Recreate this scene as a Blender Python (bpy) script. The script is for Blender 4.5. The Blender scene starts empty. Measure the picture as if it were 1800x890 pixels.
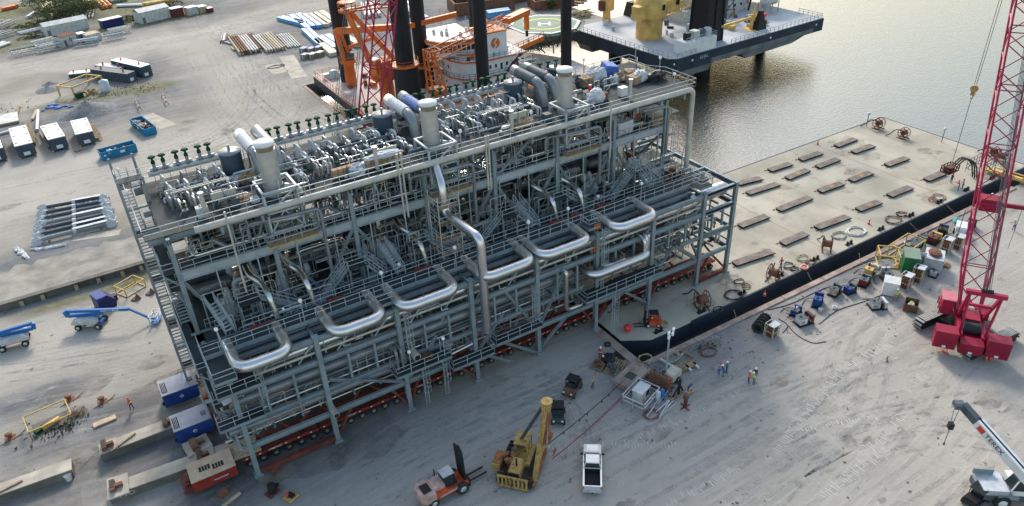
import bpy, bmesh, math, random
from mathutils import Vector, Matrix
R = math.radians
rnd = random.Random(7)
sc = bpy.context.scene
col = sc.collection

# ---------------------------------------------------------------- camera
FL = 1307.0; CX = 900.0; CY = 445.0
_N = Vector((100, 2105, FL)).normalized()
_X = Vector((2595, -935, FL)).normalized()
_Z = -_N
_X = (_X - _Z * _X.dot(_Z)).normalized()
_Y = _Z.cross(_X)
CM = Matrix((_X, _Y, _Z))
CAMZ = 60.0
_r = CM @ Vector((455 - CX, 835 - CY, FL))
CAM = Vector((_r.x * CAMZ / _r.z, _r.y * CAMZ / _r.z, CAMZ))
def G(px, py, z=0.0):
    """survey helper: the point at height z seen at photo pixel (px, py)"""
    r = CM @ Vector((px - CX, py - CY, FL)); t = (z - CAM.z) / r.z
    p = CAM + r * t
    return Vector((p.x, p.y, z))
def OY(px, py, y):
    r = CM @ Vector((px - CX, py - CY, FL)); t = (y - CAM.y) / r.y
    return CAM + r * t
cd = bpy.data.cameras.new('camera'); co = bpy.data.objects.new('camera', cd); col.objects.link(co)
rt, dn, fw = [CM @ Vector(v) for v in ((1, 0, 0), (0, 1, 0), (0, 0, 1))]
co.matrix_world = Matrix(((rt.x, -dn.x, -fw.x, CAM.x), (rt.y, -dn.y, -fw.y, CAM.y), (rt.z, -dn.z, -fw.z, CAM.z), (0, 0, 0, 1)))
cd.sensor_width = 36.0; cd.lens = FL / 1800 * 36; cd.clip_start = 0.5; cd.clip_end = 6000
sc.camera = co
# ---------------------------------------------------------------- light
SUN_EL, SUN_DIR = 33.0, Vector((0.40, 1.0, 0)).normalized()   # direction towards the sun
w = bpy.data.worlds.new('World'); sc.world = w; w.use_nodes = True
nt = w.node_tree; bg = nt.nodes['Background']
sky = nt.nodes.new('ShaderNodeTexSky'); sky.sky_type = 'NISHITA'; sky.sun_disc = False
sky.sun_elevation = R(SUN_EL); sky.sun_rotation = math.atan2(SUN_DIR.x, SUN_DIR.y)
sky.dust_density = 2.2; sky.air_density = 1.55; sky.ozone_density = 1.0
nt.links.new(sky.outputs[0], bg.inputs[0]); bg.inputs[1].default_value = 0.15
sl = bpy.data.lights.new('sun', 'SUN'); sl.energy = 2.0; sl.angle = R(11); sl.color = (1, .95, .885)
so = bpy.data.objects.new('sun', sl); col.objects.link(so)
sd = Vector((SUN_DIR.x * math.cos(R(SUN_EL)), SUN_DIR.y * math.cos(R(SUN_EL)), math.sin(R(SUN_EL))))
so.rotation_euler = sd.to_track_quat('Z', 'Y').to_euler(); so.location = (0, 0, 120)
sc.view_settings.view_transform = 'Standard'; sc.view_settings.look = 'None'
sc.view_settings.exposure = 0.84; sc.view_settings.gamma = 1.0
sc.cycles.max_bounces = 5; sc.cycles.diffuse_bounces = 3; sc.cycles.glossy_bounces = 3
sc.cycles.use_denoising = True

# ---------------------------------------------------------------- materials
MATS = {}
def mat(name, c, rough=.6, metal=0.0, var=.12, sc_=1.5, rust=0.0, rustc=(.16, .07, .035), bump=0.0, fine=0.0):
    if name in MATS: return MATS[name]
    m = bpy.data.materials.new(name); m.use_nodes = True; MATS[name] = m
    t = m.node_tree; b = t.nodes['Principled BSDF']
    b.inputs['Roughness'].default_value = rough; b.inputs['Specular IOR Level'].default_value = .5 if rough < .42 else .22; b.inputs['Metallic'].default_value = metal
    tc = t.nodes.new('ShaderNodeTexCoord')
    n = t.nodes.new('ShaderNodeTexNoise'); n.inputs['Scale'].default_value = sc_; n.inputs['Detail'].default_value = 6
    t.links.new(tc.outputs['Object'], n.inputs['Vector'])
    mx = t.nodes.new('ShaderNodeMix'); mx.data_type = 'RGBA'
    mr = t.nodes.new('ShaderNodeMapRange'); mr.inputs['From Min'].default_value = .3; mr.inputs['From Max'].default_value = .7
    t.links.new(n.outputs['Fac'], mr.inputs['Value']); t.links.new(mr.outputs[0], mx.inputs[0])
    mx.inputs[6].default_value = tuple(max(0, v * (1 - var * 1.3)) for v in c) + (1,)
    mx.inputs[7].default_value = tuple(min(1, v * (1 + var)) for v in c) + (1,)
    out = mx.outputs[2]
    if rust > 0:
        n2 = t.nodes.new('ShaderNodeTexNoise'); n2.inputs['Scale'].default_value = sc_ * 2.3; n2.inputs['Detail'].default_value = 8
        n2.inputs['Roughness'].default_value = .7
        t.links.new(tc.outputs['Object'], n2.inputs['Vector'])
        r2 = t.nodes.new('ShaderNodeMapRange'); r2.inputs['From Min'].default_value = .68 - rust * .35; r2.inputs['From Max'].default_value = .76 - rust * .3
        t.links.new(n2.outputs['Fac'], r2.inputs['Value'])
        m2 = t.nodes.new('ShaderNodeMix'); m2.data_type = 'RGBA'
        t.links.new(r2.outputs[0], m2.inputs[0]); t.links.new(out, m2.inputs[6]); m2.inputs[7].default_value = rustc + (1,)
        out = m2.outputs[2]
    t.links.new(out, b.inputs['Base Color'])
    if bump > 0:
        bp = t.nodes.new('ShaderNodeBump'); bp.inputs['Strength'].default_value = bump; bp.inputs['Distance'].default_value = .1
        n3 = t.nodes.new('ShaderNodeTexNoise'); n3.inputs['Scale'].default_value = fine or sc_ * 5; n3.inputs['Detail'].default_value = 5
        t.links.new(tc.outputs['Object'], n3.inputs['Vector'])
        t.links.new(n3.outputs['Fac'], bp.inputs['Height']); t.links.new(bp.outputs[0], b.inputs['Normal'])
    return m
def DEF():
    mat('steel', (.235, .285, .305), .5, .15, .15, .6, .12)
    mat('steel_light', (.36, .405, .42), .5, .15, .12, .8, .1)
    mat('steel_dark', (.09, .11, .12), .6, .1, .2, .8)
    mat('grating', (.032, .042, .045), .75, 0, .3, .5, .1)
    mat('deckgreen', (.045, .06, .058), .7, 0, .35, .35, .1, (.2, .18, .14))
    mat('stainless', (.66, .655, .64), .33, 1.0, .06, .8)
    mat('cladding', (.50, .50, .48), .5, .7, .1, 1.2)
    mat('pipegrey', (.22, .24, .25), .4, .35, .15, .7)
    mat('pipecream', (.48, .46, .40), .5, .1, .15, .8, .05)
    mat('wrap', (.54, .55, .56), .55, 0, .15, 3, bump=.6)
    mat('wrapblue', (.12, .2, .42), .5, 0, .2, 3, bump=.4)
    mat('green', (.004, .055, .02), .8, 0, .15, 2)
    mat('greenbox', (.015, .16, .06), .5, 0, .2, 1, .1)
    mat('darkgreen', (.02, .045, .035), .35)
    mat('black', (.02, .021, .023), .5, 0, .2)
    mat('leg', (.022, .022, .024), .6, 0, .3, .25, .12, (.06, .045, .035))
    mat('rubber', (.035, .034, .032), .85, 0, .25, 2)
    mat('dust_rim', (.25, .2, .16), .8)
    mat('red', (.23, .03, .025), .55, 0, .25, .9, .25)
    mat('redrust', (.14, .045, .035), .75, 0, .3, .8, .2)
    mat('magenta', (.36, .018, .06), .42, 0, .12, .6)
    mat('crimson', (.27, .014, .04), .5, 0, .2, .6, .1, (.16, .03, .03))
    mat('orange', (.62, .16, .035), .5, 0, .14, .4, .12, (.3, .1, .04))
    mat('orangebright', (.55, .09, .03), .55, 0, .25, 1.2, .2)
    mat('yellow', (.64, .41, .13), .5, 0, .2, .5, .2)
    mat('yellowframe', (.52, .36, .1), .55, 0, .15, 1, .1)
    mat('catyellow', (.40, .27, .09), .7, 0, .25, 1.2, .42)
    mat('catrust', (.32, .13, .06), .75, 0, .3, 1, .3)
    mat('blue', (.02, .055, .22), .5, 0, .2, 1, .12)
    mat('navy', (.02, .028, .11), .45, 0, .15, 1)
    mat('liftblue', (.025, .14, .38), .42, 0, .1, 1)
    mat('dumpblue', (.02, .2, .36), .5, 0, .18, .8, .1)
    mat('slate', (.055, .078, .105), .55, 0, .2, .8)
    mat('hullnavy', (.03, .042, .06), .5, 0, .25, .2, .08, (.12, .12, .11))
    mat('hullgrey', (.15, .165, .165), .7, 0, .25, .3, .2, (.12, .1, .07))
    mat('white', (.70, .70, .68), .5, 0, .08, .8, .04, (.4, .34, .28))
    mat('whitedirty', (.50, .51, .49), .6, 0, .2, .9, .25, (.35, .25, .16))
    mat('roofwhite', (.70, .71, .71), .5, 0, .08, .5)
    mat('packblue', (.21, .24, .31), .4, .1, .1, 1)
    mat('packtan', (.48, .36, .25), .7, 0, .15, 1, .15)
    mat('boatdeck', (.45, .40, .36), .8, 0, .15, .25, .12, (.4, .22, .15))
    mat('vesseldeck', (.40, .42, .44), .8, 0, .15, .15)
    mat('glass', (.02, .03, .035), .08, 0, .05)
    mat('silver', (.66, .67, .67), .3, .35, .04)
    mat('bed', (.02, .022, .025), .8)
    mat('lamp', (.85, .85, .83), .3)
    mat('wood', (.27, .19, .12), .8, 0, .3, 2)
    mat('plywood', (.46, .36, .25), .8, 0, .2, 2)
    mat('cardboard', (.36, .25, .15), .85, 0, .15, 2)
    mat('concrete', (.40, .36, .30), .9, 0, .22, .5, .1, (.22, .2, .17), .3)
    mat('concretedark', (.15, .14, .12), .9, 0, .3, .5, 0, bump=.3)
    mat('rust', (.19, .095, .06), .85, 0, .3, 1, .15)
    mat('rope', (.36, .3, .17), .9, 0, .25, 4)
    mat('hose', (.03, .033, .035), .6)
    mat('galv', (.5, .53, .55), .5, .3, .15, 2)
    mat('trackplate', (.32, .31, .29), .6, .3, .2, 2)
    mat('beamblue', (.13, .33, .62), .5, 0, .1, 1)
    mat('beamtan', (.52, .47, .38), .7, 0, .15, 1)
    mat('skin', (.35, .2, .14), .6); mat('hivis', (.5, .75, .06), .7); mat('vestorange', (.8, .16, .03), .7)
    mat('vestred', (.5, .03, .03), .7); mat('denim', (.03, .06, .16), .8); mat('khaki', (.36, .28, .18), .8)
    mat('workblue', (.03, .1, .34), .8); mat('darkcloth', (.03, .032, .04), .8); mat('greycloth', (.42, .38, .36), .8)
    mat('hatwhite', (.8, .8, .78), .35); mat('hatorange', (.8, .14, .04), .4); mat('hatred', (.6, .03, .02), .4)
    mat('helipad', (.2, .27, .21), .8, 0, .15, .4); mat('padyellow', (.62, .52, .2), .8)
    mat('buoyred', (.65, .04, .03), .4); mat('buoypink', (.75, .28, .22), .5)
    mat('leaf', (.055, .10, .025), .8, 0, .5, 1.5); mat('leafdry', (.16, .14, .07), .85, 0, .35, 1.5)
    mat('gravelpile', (.17, .175, .18), .95, 0, .25, 1.5, bump=1.0, fine=6)
    mat('tarpblue', (.06, .14, .45), .5, 0, .2, 3, bump=.5)
    mat('teal', (.1, .3, .28), .7); mat('burlap', (.25, .2, .13), .9)
    mat('tracks', (.05, .045, .04), .8, .2, .3, 2)
DEF()

# ---------------------------------------------------------------- mesh builder
class MB:
    def __init__(s, m='steel'):
        s.v = []; s.f = []; s.fm = []; s.fs = []; s.mats = []; s.use(m)
    def use(s, m):
        if m not in s.mats: s.mats.append(m)
        s.mi = s.mats.index(m); return s
    def add(s, vs, fs, smooth=False, m=None):
        if m: s.use(m)
        o = len(s.v); s.v.extend([tuple(x) for x in vs])
        for f in fs:
            s.f.append(tuple(i + o for i in f)); s.fm.append(s.mi); s.fs.append(smooth)
        return s
    def box(s, c, d, rz=0, m=None, rx=0, ry=0):
        x, y, z = d[0] / 2, d[1] / 2, d[2] / 2
        vs = [Vector(p) for p in ((-x, -y, -z), (x, -y, -z), (x, y, -z), (-x, y, -z), (-x, -y, z), (x, -y, z), (x, y, z), (-x, y, z))]
        if rz or rx or ry:
            q = Matrix.Rotation(rz, 3, 'Z') @ Matrix.Rotation(ry, 3, 'Y') @ Matrix.Rotation(rx, 3, 'X'); vs = [q @ p for p in vs]
        c = Vector(c)
        return s.add([p + c for p in vs], BF, False, m)
    def bx(s, x0, y0, z0, x1, y1, z1, m=None):
        return s.box(((x0 + x1) / 2, (y0 + y1) / 2, (z0 + z1) / 2), (abs(x1 - x0), abs(y1 - y0), abs(z1 - z0)), 0, m)
    def taper(s, c, d0, d1, h, m=None, rz=0, off=(0, 0)):
        """frustum of rectangular section, base centre c"""
        vs = []
        for (dx, dy), z, o in ((d0, 0, (0, 0)), (d1, h, off)):
            for sx, sy in ((-1, -1), (1, -1), (1, 1), (-1, 1)):
                p = Matrix.Rotation(rz, 3, 'Z') @ Vector((sx * dx / 2 + o[0], sy * dy / 2 + o[1], z)); vs.append(p + Vector(c))
        return s.add(vs, BF, False, m)
    def beam(s, a, b, w, h=None, m=None):
        a = Vector(a); b = Vector(b); h = h or w; d = (b - a)
        if d.length < 1e-5: return s
        d.normalize(); up = Vector((0, 0, 1)) if abs(d.z) < .99 else Vector((0, 1, 0))
        sd_ = d.cross(up).normalized() * w / 2; u = sd_.cross(d).normalized() * h / 2
        vs = [a - sd_ - u, a + sd_ - u, b + sd_ - u, b - sd_ - u, a - sd_ + u, a + sd_ + u, b + sd_ + u, b - sd_ + u]
        return s.add(vs, BF, False, m)
    def ib(s, a, b, w, h, m=None):
        """I section: two flanges and a web"""
        a = Vector(a); b = Vector(b); d = (b - a).normalized(); up = Vector((0, 0, 1)) if abs(d.z) < .99 else Vector((0, 1, 0))
        sd_ = d.cross(up).normalized(); u = sd_.cross(d).normalized()
        o = u * (h / 2 - .03)
        s.beam(a + o, b + o, w, .06, m); s.beam(a - o, b - o, w, .06, m)
        return s.beam(a, b, .06 if w < .6 else .1, h - .12, m)
    def tube(s, pts, r, seg=8, m=None, cap=True):
        pts = [Vector(p) for p in pts]
        if m: s.use(m)
        n = len(pts); rings = []; pd = None; fr = None
        for i in range(n):
            d0 = (pts[i] - pts[i - 1]).normalized() if i else None
            d1 = (pts[i + 1] - pts[i]).normalized() if i < n - 1 else None
            d = (d0 + d1) if d0 is not None and d1 is not None else (d1 if d0 is None else d0)
            if d.length < 1e-4: d = d1
            d = d.normalized()
            if fr is None:
                up = Vector((0, 0, 1)) if abs(d.z) < .9 else Vector((1, 0, 0)); fr = d.cross(up).normalized()
            fr = (fr - d * fr.dot(d))
            fr = fr.normalized() if fr.length > 1e-4 else d.orthogonal().normalized()
            g = d.cross(fr)
            k = 1.0
            if d0 is not None and d1 is not None: k = 1 / max(.5, math.sqrt(max(.01, (1 + d0.dot(d1)) / 2)))
            rr = r[i] if isinstance(r, (list, tuple)) else r
            ax = None
            if k > 1.001:
                ax = (d1 - d0).normalized()
            ring = []
            for j in range(seg):
                an = 2 * math.pi * j / seg
                o = fr * math.cos(an) * rr + g * math.sin(an) * rr
                if ax is not None: o = o + ax * (o.dot(ax)) * (k - 1)
                ring.append(pts[i] + o)
            rings.append(ring)
        vs = [p for q in rings for p in q]; fs = []
        for i in range(n - 1):
            for j in range(seg):
                a = i * seg + j; b = i * seg + (j + 1) % seg
                fs.append((a, b, b + seg, a + seg))
        s.add(vs, fs, seg > 4)
        if cap:
            s.add(rings[0], [tuple(range(seg - 1, -1, -1))]); s.add(rings[-1], [tuple(range(seg))])
        return s
    def bend(s, pts, r, rad, seg=10, m=None, n=5, cap=True):
        return s.tube(rpath(pts, rad, n), r, seg, m, cap)
    def lathe(s, c, prof, seg=16, m=None, ax='z', rz=0):
        """prof = [(radius, height)...] turned about an axis through c"""
        vs = []; fs = []
        for r_, h in prof:
            for j in range(seg):
                a = 2 * math.pi * j / seg; x, y, z = r_ * math.cos(a), r_ * math.sin(a), h
                if ax == 'x': x, y, z = z, x, y
                if ax == 'y': x, y, z = x, z, y
                vs.append(Matrix.Rotation(rz, 3, 'Z') @ Vector((x, y, z)) + Vector(c))
        for i in range(len(prof) - 1):
            for j in range(seg):
                a = i * seg + j; b = i * seg + (j + 1) % seg
                fs.append((a, b, b + seg, a + seg) if ax != 'y' else (b, a, a + seg, b + seg))
        s.add(vs, fs, True, m)
        L = len(vs)
        s.add(vs[:seg], [tuple(range(seg))[::-1]]); s.add(vs[L - seg:], [tuple(range(seg))])
        return s
    def cyl(s, c, r, h, seg=14, m=None, ax='z', rz=0): return s.lathe(c, [(r, 0), (r, h)], seg, m, ax, rz)
    def prism(s, poly, z0, z1, m=None):
        n = len(poly); vs = [(x, y, z0) for x, y in poly] + [(x, y, z1) for x, y in poly]
        return s.add(vs, [tuple(range(n))[::-1], tuple(range(n, 2 * n))] + [(i, (i + 1) % n, (i + 1) % n + n, i + n) for i in range(n)], False, m)
    def side(s, poly, y0, y1, m=None):
        """outline in the x,z plane given thickness along y"""
        n = len(poly); vs = [(x, y0, z) for x, z in poly] + [(x, y1, z) for x, z in poly]
        return s.add(vs, [tuple(range(n)), tuple(range(n, 2 * n))[::-1]] + [(i, i + n, (i + 1) % n + n, (i + 1) % n) for i in range(n)], False, m)
    def lump(s, c, d, m=None, j=.15, seg=10, rg=None):
        """irregular covered heap: squashed sphere with noise, flat bottom"""
        q = rg or rnd; vs = []; fs = []; nr = 6
        for i in range(nr + 1):
            t = i / nr * math.pi / 2
            for k in range(seg):
                a = 2 * math.pi * k / seg; rr = math.cos(t) ** .6 * (1 + q.uniform(-j, j))
                vs.append((c[0] + d[0] / 2 * rr * math.cos(a), c[1] + d[1] / 2 * rr * math.sin(a), c[2] + d[2] * math.sin(t) ** .8 * (1 + q.uniform(-j, j) * .5 * (i > 0))))
        for i in range(nr):
            for k in range(seg):
                a = i * seg + k; b = i * seg + (k + 1) % seg; fs.append((a, b, b + seg, a + seg))
        vs.append((c[0], c[1], c[2] + d[2])); L = len(vs) - 1
        for k in range(seg): fs.append((nr * seg + k, nr * seg + (k + 1) % seg, L))
        return s.add(vs, fs, False, m)
    def rail(s, pts, h=1.1, m=None, sp=1.6, r=.03, mid=2):
        pts = [Vector(p) for p in pts]
        if m: s.use(m)
        for a, b in zip(pts[:-1], pts[1:]):
            L = (b - a).length; n = max(1, round(L / sp))
            for i in range(n + 1):
                p = a.lerp(b, i / n); s.beam(p, p + Vector((0, .001, h)), r * 2)
            for k in range(mid):
                z = Vector((0, 0, h * (k + 1) / mid)); s.beam(a + z, b + z, r * 2)
        return s
    def mesh(s, name):
        me = bpy.data.meshes.new(name); me.from_pydata(s.v, [], s.f)
        for m in s.mats: me.materials.append(MATS[m])
        me.polygons.foreach_set('material_index', s.fm); me.polygons.foreach_set('use_smooth', s.fs); me.update()
        return me
    def part(s, name, parent, label=None, loc=None, kind=None):
        o = bpy.data.objects.new(name, s.mesh(name)); col.objects.link(o); o.parent = parent
        if loc: o.location = loc
        if label: o['label'] = label
        if kind: o['kind'] = kind
        return o
    def thing(s, name, label, cat, loc=(0, 0, 0), rz=0, group=None):
        o = bpy.data.objects.new(name, s.mesh(name)); col.objects.link(o); o.location = loc; o.rotation_euler = (0, 0, rz)
        return tag(o, label, cat, group)
    def struct(s, name, kind='structure'):
        o = bpy.data.objects.new(name, s.mesh(name)); col.objects.link(o); o['kind'] = kind; return o
BF = [(0, 3, 2, 1), (4, 5, 6, 7), (0, 1, 5, 4), (1, 2, 6, 5), (2, 3, 7, 6), (3, 0, 4, 7)]
def rpath(pts, rad, n=5):
    pts = [Vector(p) for p in pts]; out = [pts[0]]
    for i in range(1, len(pts) - 1):
        a, b, c = pts[i - 1], pts[i], pts[i + 1]
        d0 = (a - b); d1 = (c - b); k = min(rad, d0.length * .49, d1.length * .49)
        p0 = b + d0.normalized() * k; p1 = b + d1.normalized() * k
        for j in range(n + 1):
            t = j / n; out.append(p0 * (1 - t) ** 2 + b * 2 * t * (1 - t) + p1 * t * t)
    out.append(pts[-1]); return out
def tag(o, label, cat, group=None):
    o['label'] = label; o['category'] = cat
    if group: o['group'] = group
    return o
def T(name, label, cat, loc=(0, 0, 0), rz=0, group=None):
    o = bpy.data.objects.new(name, None); col.objects.link(o); o.location = loc; o.rotation_euler = (0, 0, rz)
    o.empty_display_size = .5
    return tag(o, label, cat, group)
KIDS = {}
def dup(o, loc, rz, label=None, parent=None, scale=None):
    c = o.copy(); col.objects.link(c); c.parent = parent
    if parent is None: c.location = loc; c.rotation_euler = (0, 0, rz)
    if scale: c.scale = scale
    if label: c['label'] = label
    for ch in [x for x in col.objects if x.parent == o]:
        dup(ch, None, None, None, c)
    return c
def span(pa, pb, z=0.0):
    """two ground points seen at photo pixels -> centre, heading, length"""
    a = G(*pa, z); b = G(*pb, z); d = b - a
    return (a + b) / 2, math.atan2(d.y, d.x), d.length
def deco(m, s):
    return m
# ================================================================ SETTING
import numpy as np
QX, QY, NY, EX = 44.6, -9.0, 119.5, 140.0      # slip: x > QX, QY < y < NY; far shore ends at EX
WZ = -2.6
def axis(lo, f0, f1, hi, step, extra):
    a = list(np.arange(lo, f0, 60.)) + list(np.arange(f0, f1, step)) + list(np.arange(f1, hi + 1, 60.))
    a = [v for v in a if min(abs(v - e) for e in extra) > step * .35] + extra
    return np.array(sorted(a))
gx = axis(-700, -60, 150, 800, 1.0, [QX, EX]); gy = axis(-400, -60, 300, 1000, 1.25, [QY, NY])
nx, ny = len(gx), len(gy)
PXX, PYY = np.meshgrid(gx, gy, indexing='ij')
def blob(pts, soft=.5):
    """soft mask of ellipses given as photo pixels (x, y, radius in metres, stretch along x)"""
    m = np.zeros_like(PXX)
    for px, py, r, s in pts:
        c = G(px, py); d = np.sqrt(((PXX - c.x) / (r * s)) ** 2 + ((PYY - c.y) / r) ** 2)
        m = np.maximum(m, np.clip((1.25 - d) / soft, 0, 1))
    return m
rs = np.random.RandomState(3)
def vnoise(sc_):
    n = 64; t = rs.rand(n, n); u = PXX / sc_; v = PYY / sc_
    i = np.floor(u).astype(int); j = np.floor(v).astype(int); fu = u - i; fv = v - j
    fu = fu * fu * (3 - 2 * fu); fv = fv * fv * (3 - 2 * fv)
    a = t[i % n, j % n]; b = t[(i + 1) % n, j % n]; c = t[i % n, (j + 1) % n]; d = t[(i + 1) % n, (j + 1) % n]
    return (a * (1 - fu) + b * fu) * (1 - fv) + (c * (1 - fu) + d * fu) * fv
nz = (vnoise(14) + vnoise(6) * .6 + vnoise(2.7) * .35) / 1.95
grav = blob([(330, 165, 16, 1.2), (270, 120, 16, 1.6), (480, 190, 14, 1), (600, 60, 30, 1.2), (460, 130, 16, 1.4), (700, 30, 40, 1), (560, 30, 18, 1.5),
             (150, 470, 9, 3.2), (40, 480, 8, 2), (30, 60, 30, 1.5), (140, 40, 20, 2), (320, 20, 22, 1.4), (130, 760, 4, 3), (260, 800, 4, 4), (60, 700, 3, 3),
             (1180, 640, 6, 1.6), (1350, 560, 4, 4), (1550, 450, 4.5, 4), (500, 800, 6, 2), (600, 790, 7, 2.4), (1300, 620, 4, 2), (60, 230, 12, 2), (170, 190, 12, 1.6)], .7)
grav = np.clip(grav * (.95 + nz * .4) + (nz - .5) * .8, 0, 1)
wear_shade_lift = np.clip(blob([(420, 120, 12, 1), (200, 290, 14, 4), (420, 230, 12, 1.6), (300, 70, 9, 5), (100, 340, 10, 3), (1550, 760, 20, 2.4), (1450, 640, 11, 3), (1250, 840, 12, 2), (1000, 830, 9, 2), (760, 790, 9, 2), (900, 700, 7, 2), (1750, 480, 12, 2), (60, 620, 8, 3)], .9) * .8 + (nz - .5) * .6, 0, 1)  # worn ground, plus pale foreground blobs that lighten the module's shade in the colour
def lane(pls):
    m = np.zeros_like(PXX)
    for pl, w_ in pls:
        P = [G(*p_) for p_ in pl]
        for a, b_ in zip(P[:-1], P[1:]):
            dx, dy = b_.x - a.x, b_.y - a.y; t_ = np.clip(((PXX - a.x) * dx + (PYY - a.y) * dy) / (dx * dx + dy * dy), 0, 1)
            m = np.maximum(m, np.clip(1.4 - np.sqrt((PXX - a.x - t_ * dx) ** 2 + (PYY - a.y - t_ * dy) ** 2) / w_, 0, 1))
    return m
road = lane([([(-60, 135), (60, 118), (200, 92), (330, 70), (420, 45), (560, 12), (700, -30)], 8), ([(330, 75), (390, 110), (430, 150), (470, 200), (560, 262)], 11), ([(-40, 345), (100, 315), (260, 285), (420, 220)], 13), ([(430, 160), (520, 140), (560, 120)], 3), ([(-30, 640), (150, 600), (300, 575)], 5), ([(-40, 395), (40, 380)], 6)])
wear_shade_lift = np.maximum(wear_shade_lift, road * (.45 + (nz - .5) * .9)); grav = grav * (1 - road * .8)
veg = np.clip(blob([(120, 20, 26, 1.6), (70, 70, 12, 3), (250, 40, 8, 3), (110, 185, 5, 1.5), (230, 160, 5, 2.5), (250, 490, 2, 8)], .5) * .9 + (nz - .55) * 1.2, 0, 1) * (PYY > 47)
vid = np.arange(nx * ny).reshape(nx, ny)
land = np.zeros((nx - 1, ny - 1), bool)
cx_ = (gx[:-1] + gx[1:]) / 2; cy_ = (gy[:-1] + gy[1:]) / 2
CXX, CYY = np.meshgrid(cx_, cy_, indexing='ij')
land = (CXX < QX) | (CYY < QY) | ((CYY > NY) & (CXX < EX))
I, J = np.nonzero(land)
faces = np.stack([vid[I, J], vid[I + 1, J], vid[I + 1, J + 1], vid[I, J + 1]], 1)
hz_ = (nz - .5) * .0
verts = np.stack([PXX.ravel(), PYY.ravel(), np.zeros(nx * ny)], 1)
me = bpy.data.meshes.new('ground'); me.from_pydata(verts.tolist(), [], faces.tolist())
at = me.color_attributes.new('zones', 'FLOAT_COLOR', 'POINT')
at.data.foreach_set('color', np.stack([grav.ravel(), wear_shade_lift.ravel(), veg.ravel(), np.ones(nx * ny)], 1).astype(np.float32).ravel())
go = bpy.data.objects.new('ground', me); col.objects.link(go); go['kind'] = 'structure'
def ground_mat():
    m = bpy.data.materials.new('ground'); m.use_nodes = True; t = m.node_tree; b = t.nodes['Principled BSDF']; L = t.links.new
    b.inputs['Roughness'].default_value = .95
    b.inputs['Specular IOR Level'].default_value = .2
    tc = t.nodes.new('ShaderNodeTexCoord'); at = t.nodes.new('ShaderNodeAttribute'); at.attribute_name = 'zones'
    sp = t.nodes.new('ShaderNodeSeparateColor'); L(at.outputs['Color'], sp.inputs[0])
    def noise(s, det=6, rough=.6, rot=None, scl=None, dist=0):
        n = t.nodes.new('ShaderNodeTexNoise'); n.inputs['Scale'].default_value = s; n.inputs['Detail'].default_value = det
        n.inputs['Roughness'].default_value = rough; n.inputs['Distortion'].default_value = dist
        if scl:
            mp = t.nodes.new('ShaderNodeMapping'); mp.inputs['Rotation'].default_value = (0, 0, rot or 0); mp.inputs['Scale'].default_value = scl
            # warp the lookup a little so the streaks curve
            w_ = t.nodes.new('ShaderNodeTexNoise'); w_.inputs['Scale'].default_value = .03; w_.inputs['Detail'].default_value = 1
            L(tc.outputs['Object'], w_.inputs['Vector'])
            mm = t.nodes.new('ShaderNodeVectorMath'); mm.operation = 'MULTIPLY_ADD'; L(w_.outputs['Color'], mm.inputs[0]); mm.inputs[1].default_value = (14, 14, 0); L(tc.outputs['Object'], mm.inputs[2])
            L(mm.outputs[0], mp.inputs['Vector']); L(mp.outputs[0], n.inputs['Vector'])
        else: L(tc.outputs['Object'], n.inputs['Vector'])
        return n.outputs['Fac']
    def rng(v, a, b_, c=0., d=1.):
        r = t.nodes.new('ShaderNodeMapRange'); L(v, r.inputs[0]); r.inputs[1].default_value = a; r.inputs[2].default_value = b_; r.inputs[3].default_value = c; r.inputs[4].default_value = d; return r.outputs[0]
    def mix(f, a, b_):
        x = t.nodes.new('ShaderNodeMix'); x.data_type = 'RGBA'
        (L(f, x.inputs[0]) if hasattr(f, 'links') else x.inputs[0].__setattr__('default_value', f))
        for s_, v in ((6, a), (7, b_)):
            if isinstance(v, tuple): x.inputs[s_].default_value = v + (1,)
            else: L(v, x.inputs[s_])
        return x.outputs[2]
    def mul(a, b_):
        x = t.nodes.new('ShaderNodeMath'); x.operation = 'MULTIPLY'
        for s_, v in ((0, a), (1, b_)):
            if isinstance(v, (int, float)): x.inputs[s_].default_value = v
            else: L(v, x.inputs[s_])
        return x.outputs[0]
    sand = mix(rng(noise(.09, 8, .62), .35, .65), (.24, .221, .19), (.33, .303, .262))
    gr = mix(rng(noise(.35, 8, .7), .35, .65), (.085, .09, .098), (.17, .172, .178))
    c = mix(sp.outputs[0], sand, gr)
    # worn pale lanes with long wheel streaks, and the painted lightening of foreground shade
    s1 = rng(noise(1.0, 7, .65, R(-24), (.045, .9, 1)), .44, .64)
    s2 = rng(noise(1.0, 7, .65, R(38), (.05, .8, 1)), .46, .66)
    s3 = rng(noise(1.0, 5, .6, R(8), (.03, 2.4, 1)), .48, .66)
    c = mix(mul(s1, .2), c, (.43, .405, .365)); c = mix(mul(s2, .06), c, (.30, .28, .25))
    c = mix(mul(s3, mul(sp.outputs[1], .35)), c, (.45, .43, .395))
    c = mix(mul(rng(noise(.6, 9, .75), .55, .72), .3), c, (.20, .19, .175))
    c = mix(mul(rng(noise(.045, 3, .5), .5, .72), .35), c, (.42, .38, .32))
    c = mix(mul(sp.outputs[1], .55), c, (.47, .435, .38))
    # speckle of stones
    vo = t.nodes.new('ShaderNodeTexVoronoi'); vo.inputs['Scale'].default_value = 2.2; L(tc.outputs['Object'], vo.inputs['Vector'])
    c = mix(mul(rng(vo.outputs['Distance'], .16, .06), .35), c, (.55, .53, .49))
    c = mix(mul(rng(noise(3.2, 4, .8), .56, .7), .4), c, (.16, .155, .15))
    vg = mix(rng(noise(.8, 8, .75), .4, .62), (.075, .085, .035), (.20, .18, .10))
    c = mix(sp.outputs[2], c, vg)
    L(c, b.inputs['Base Color'])
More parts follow.
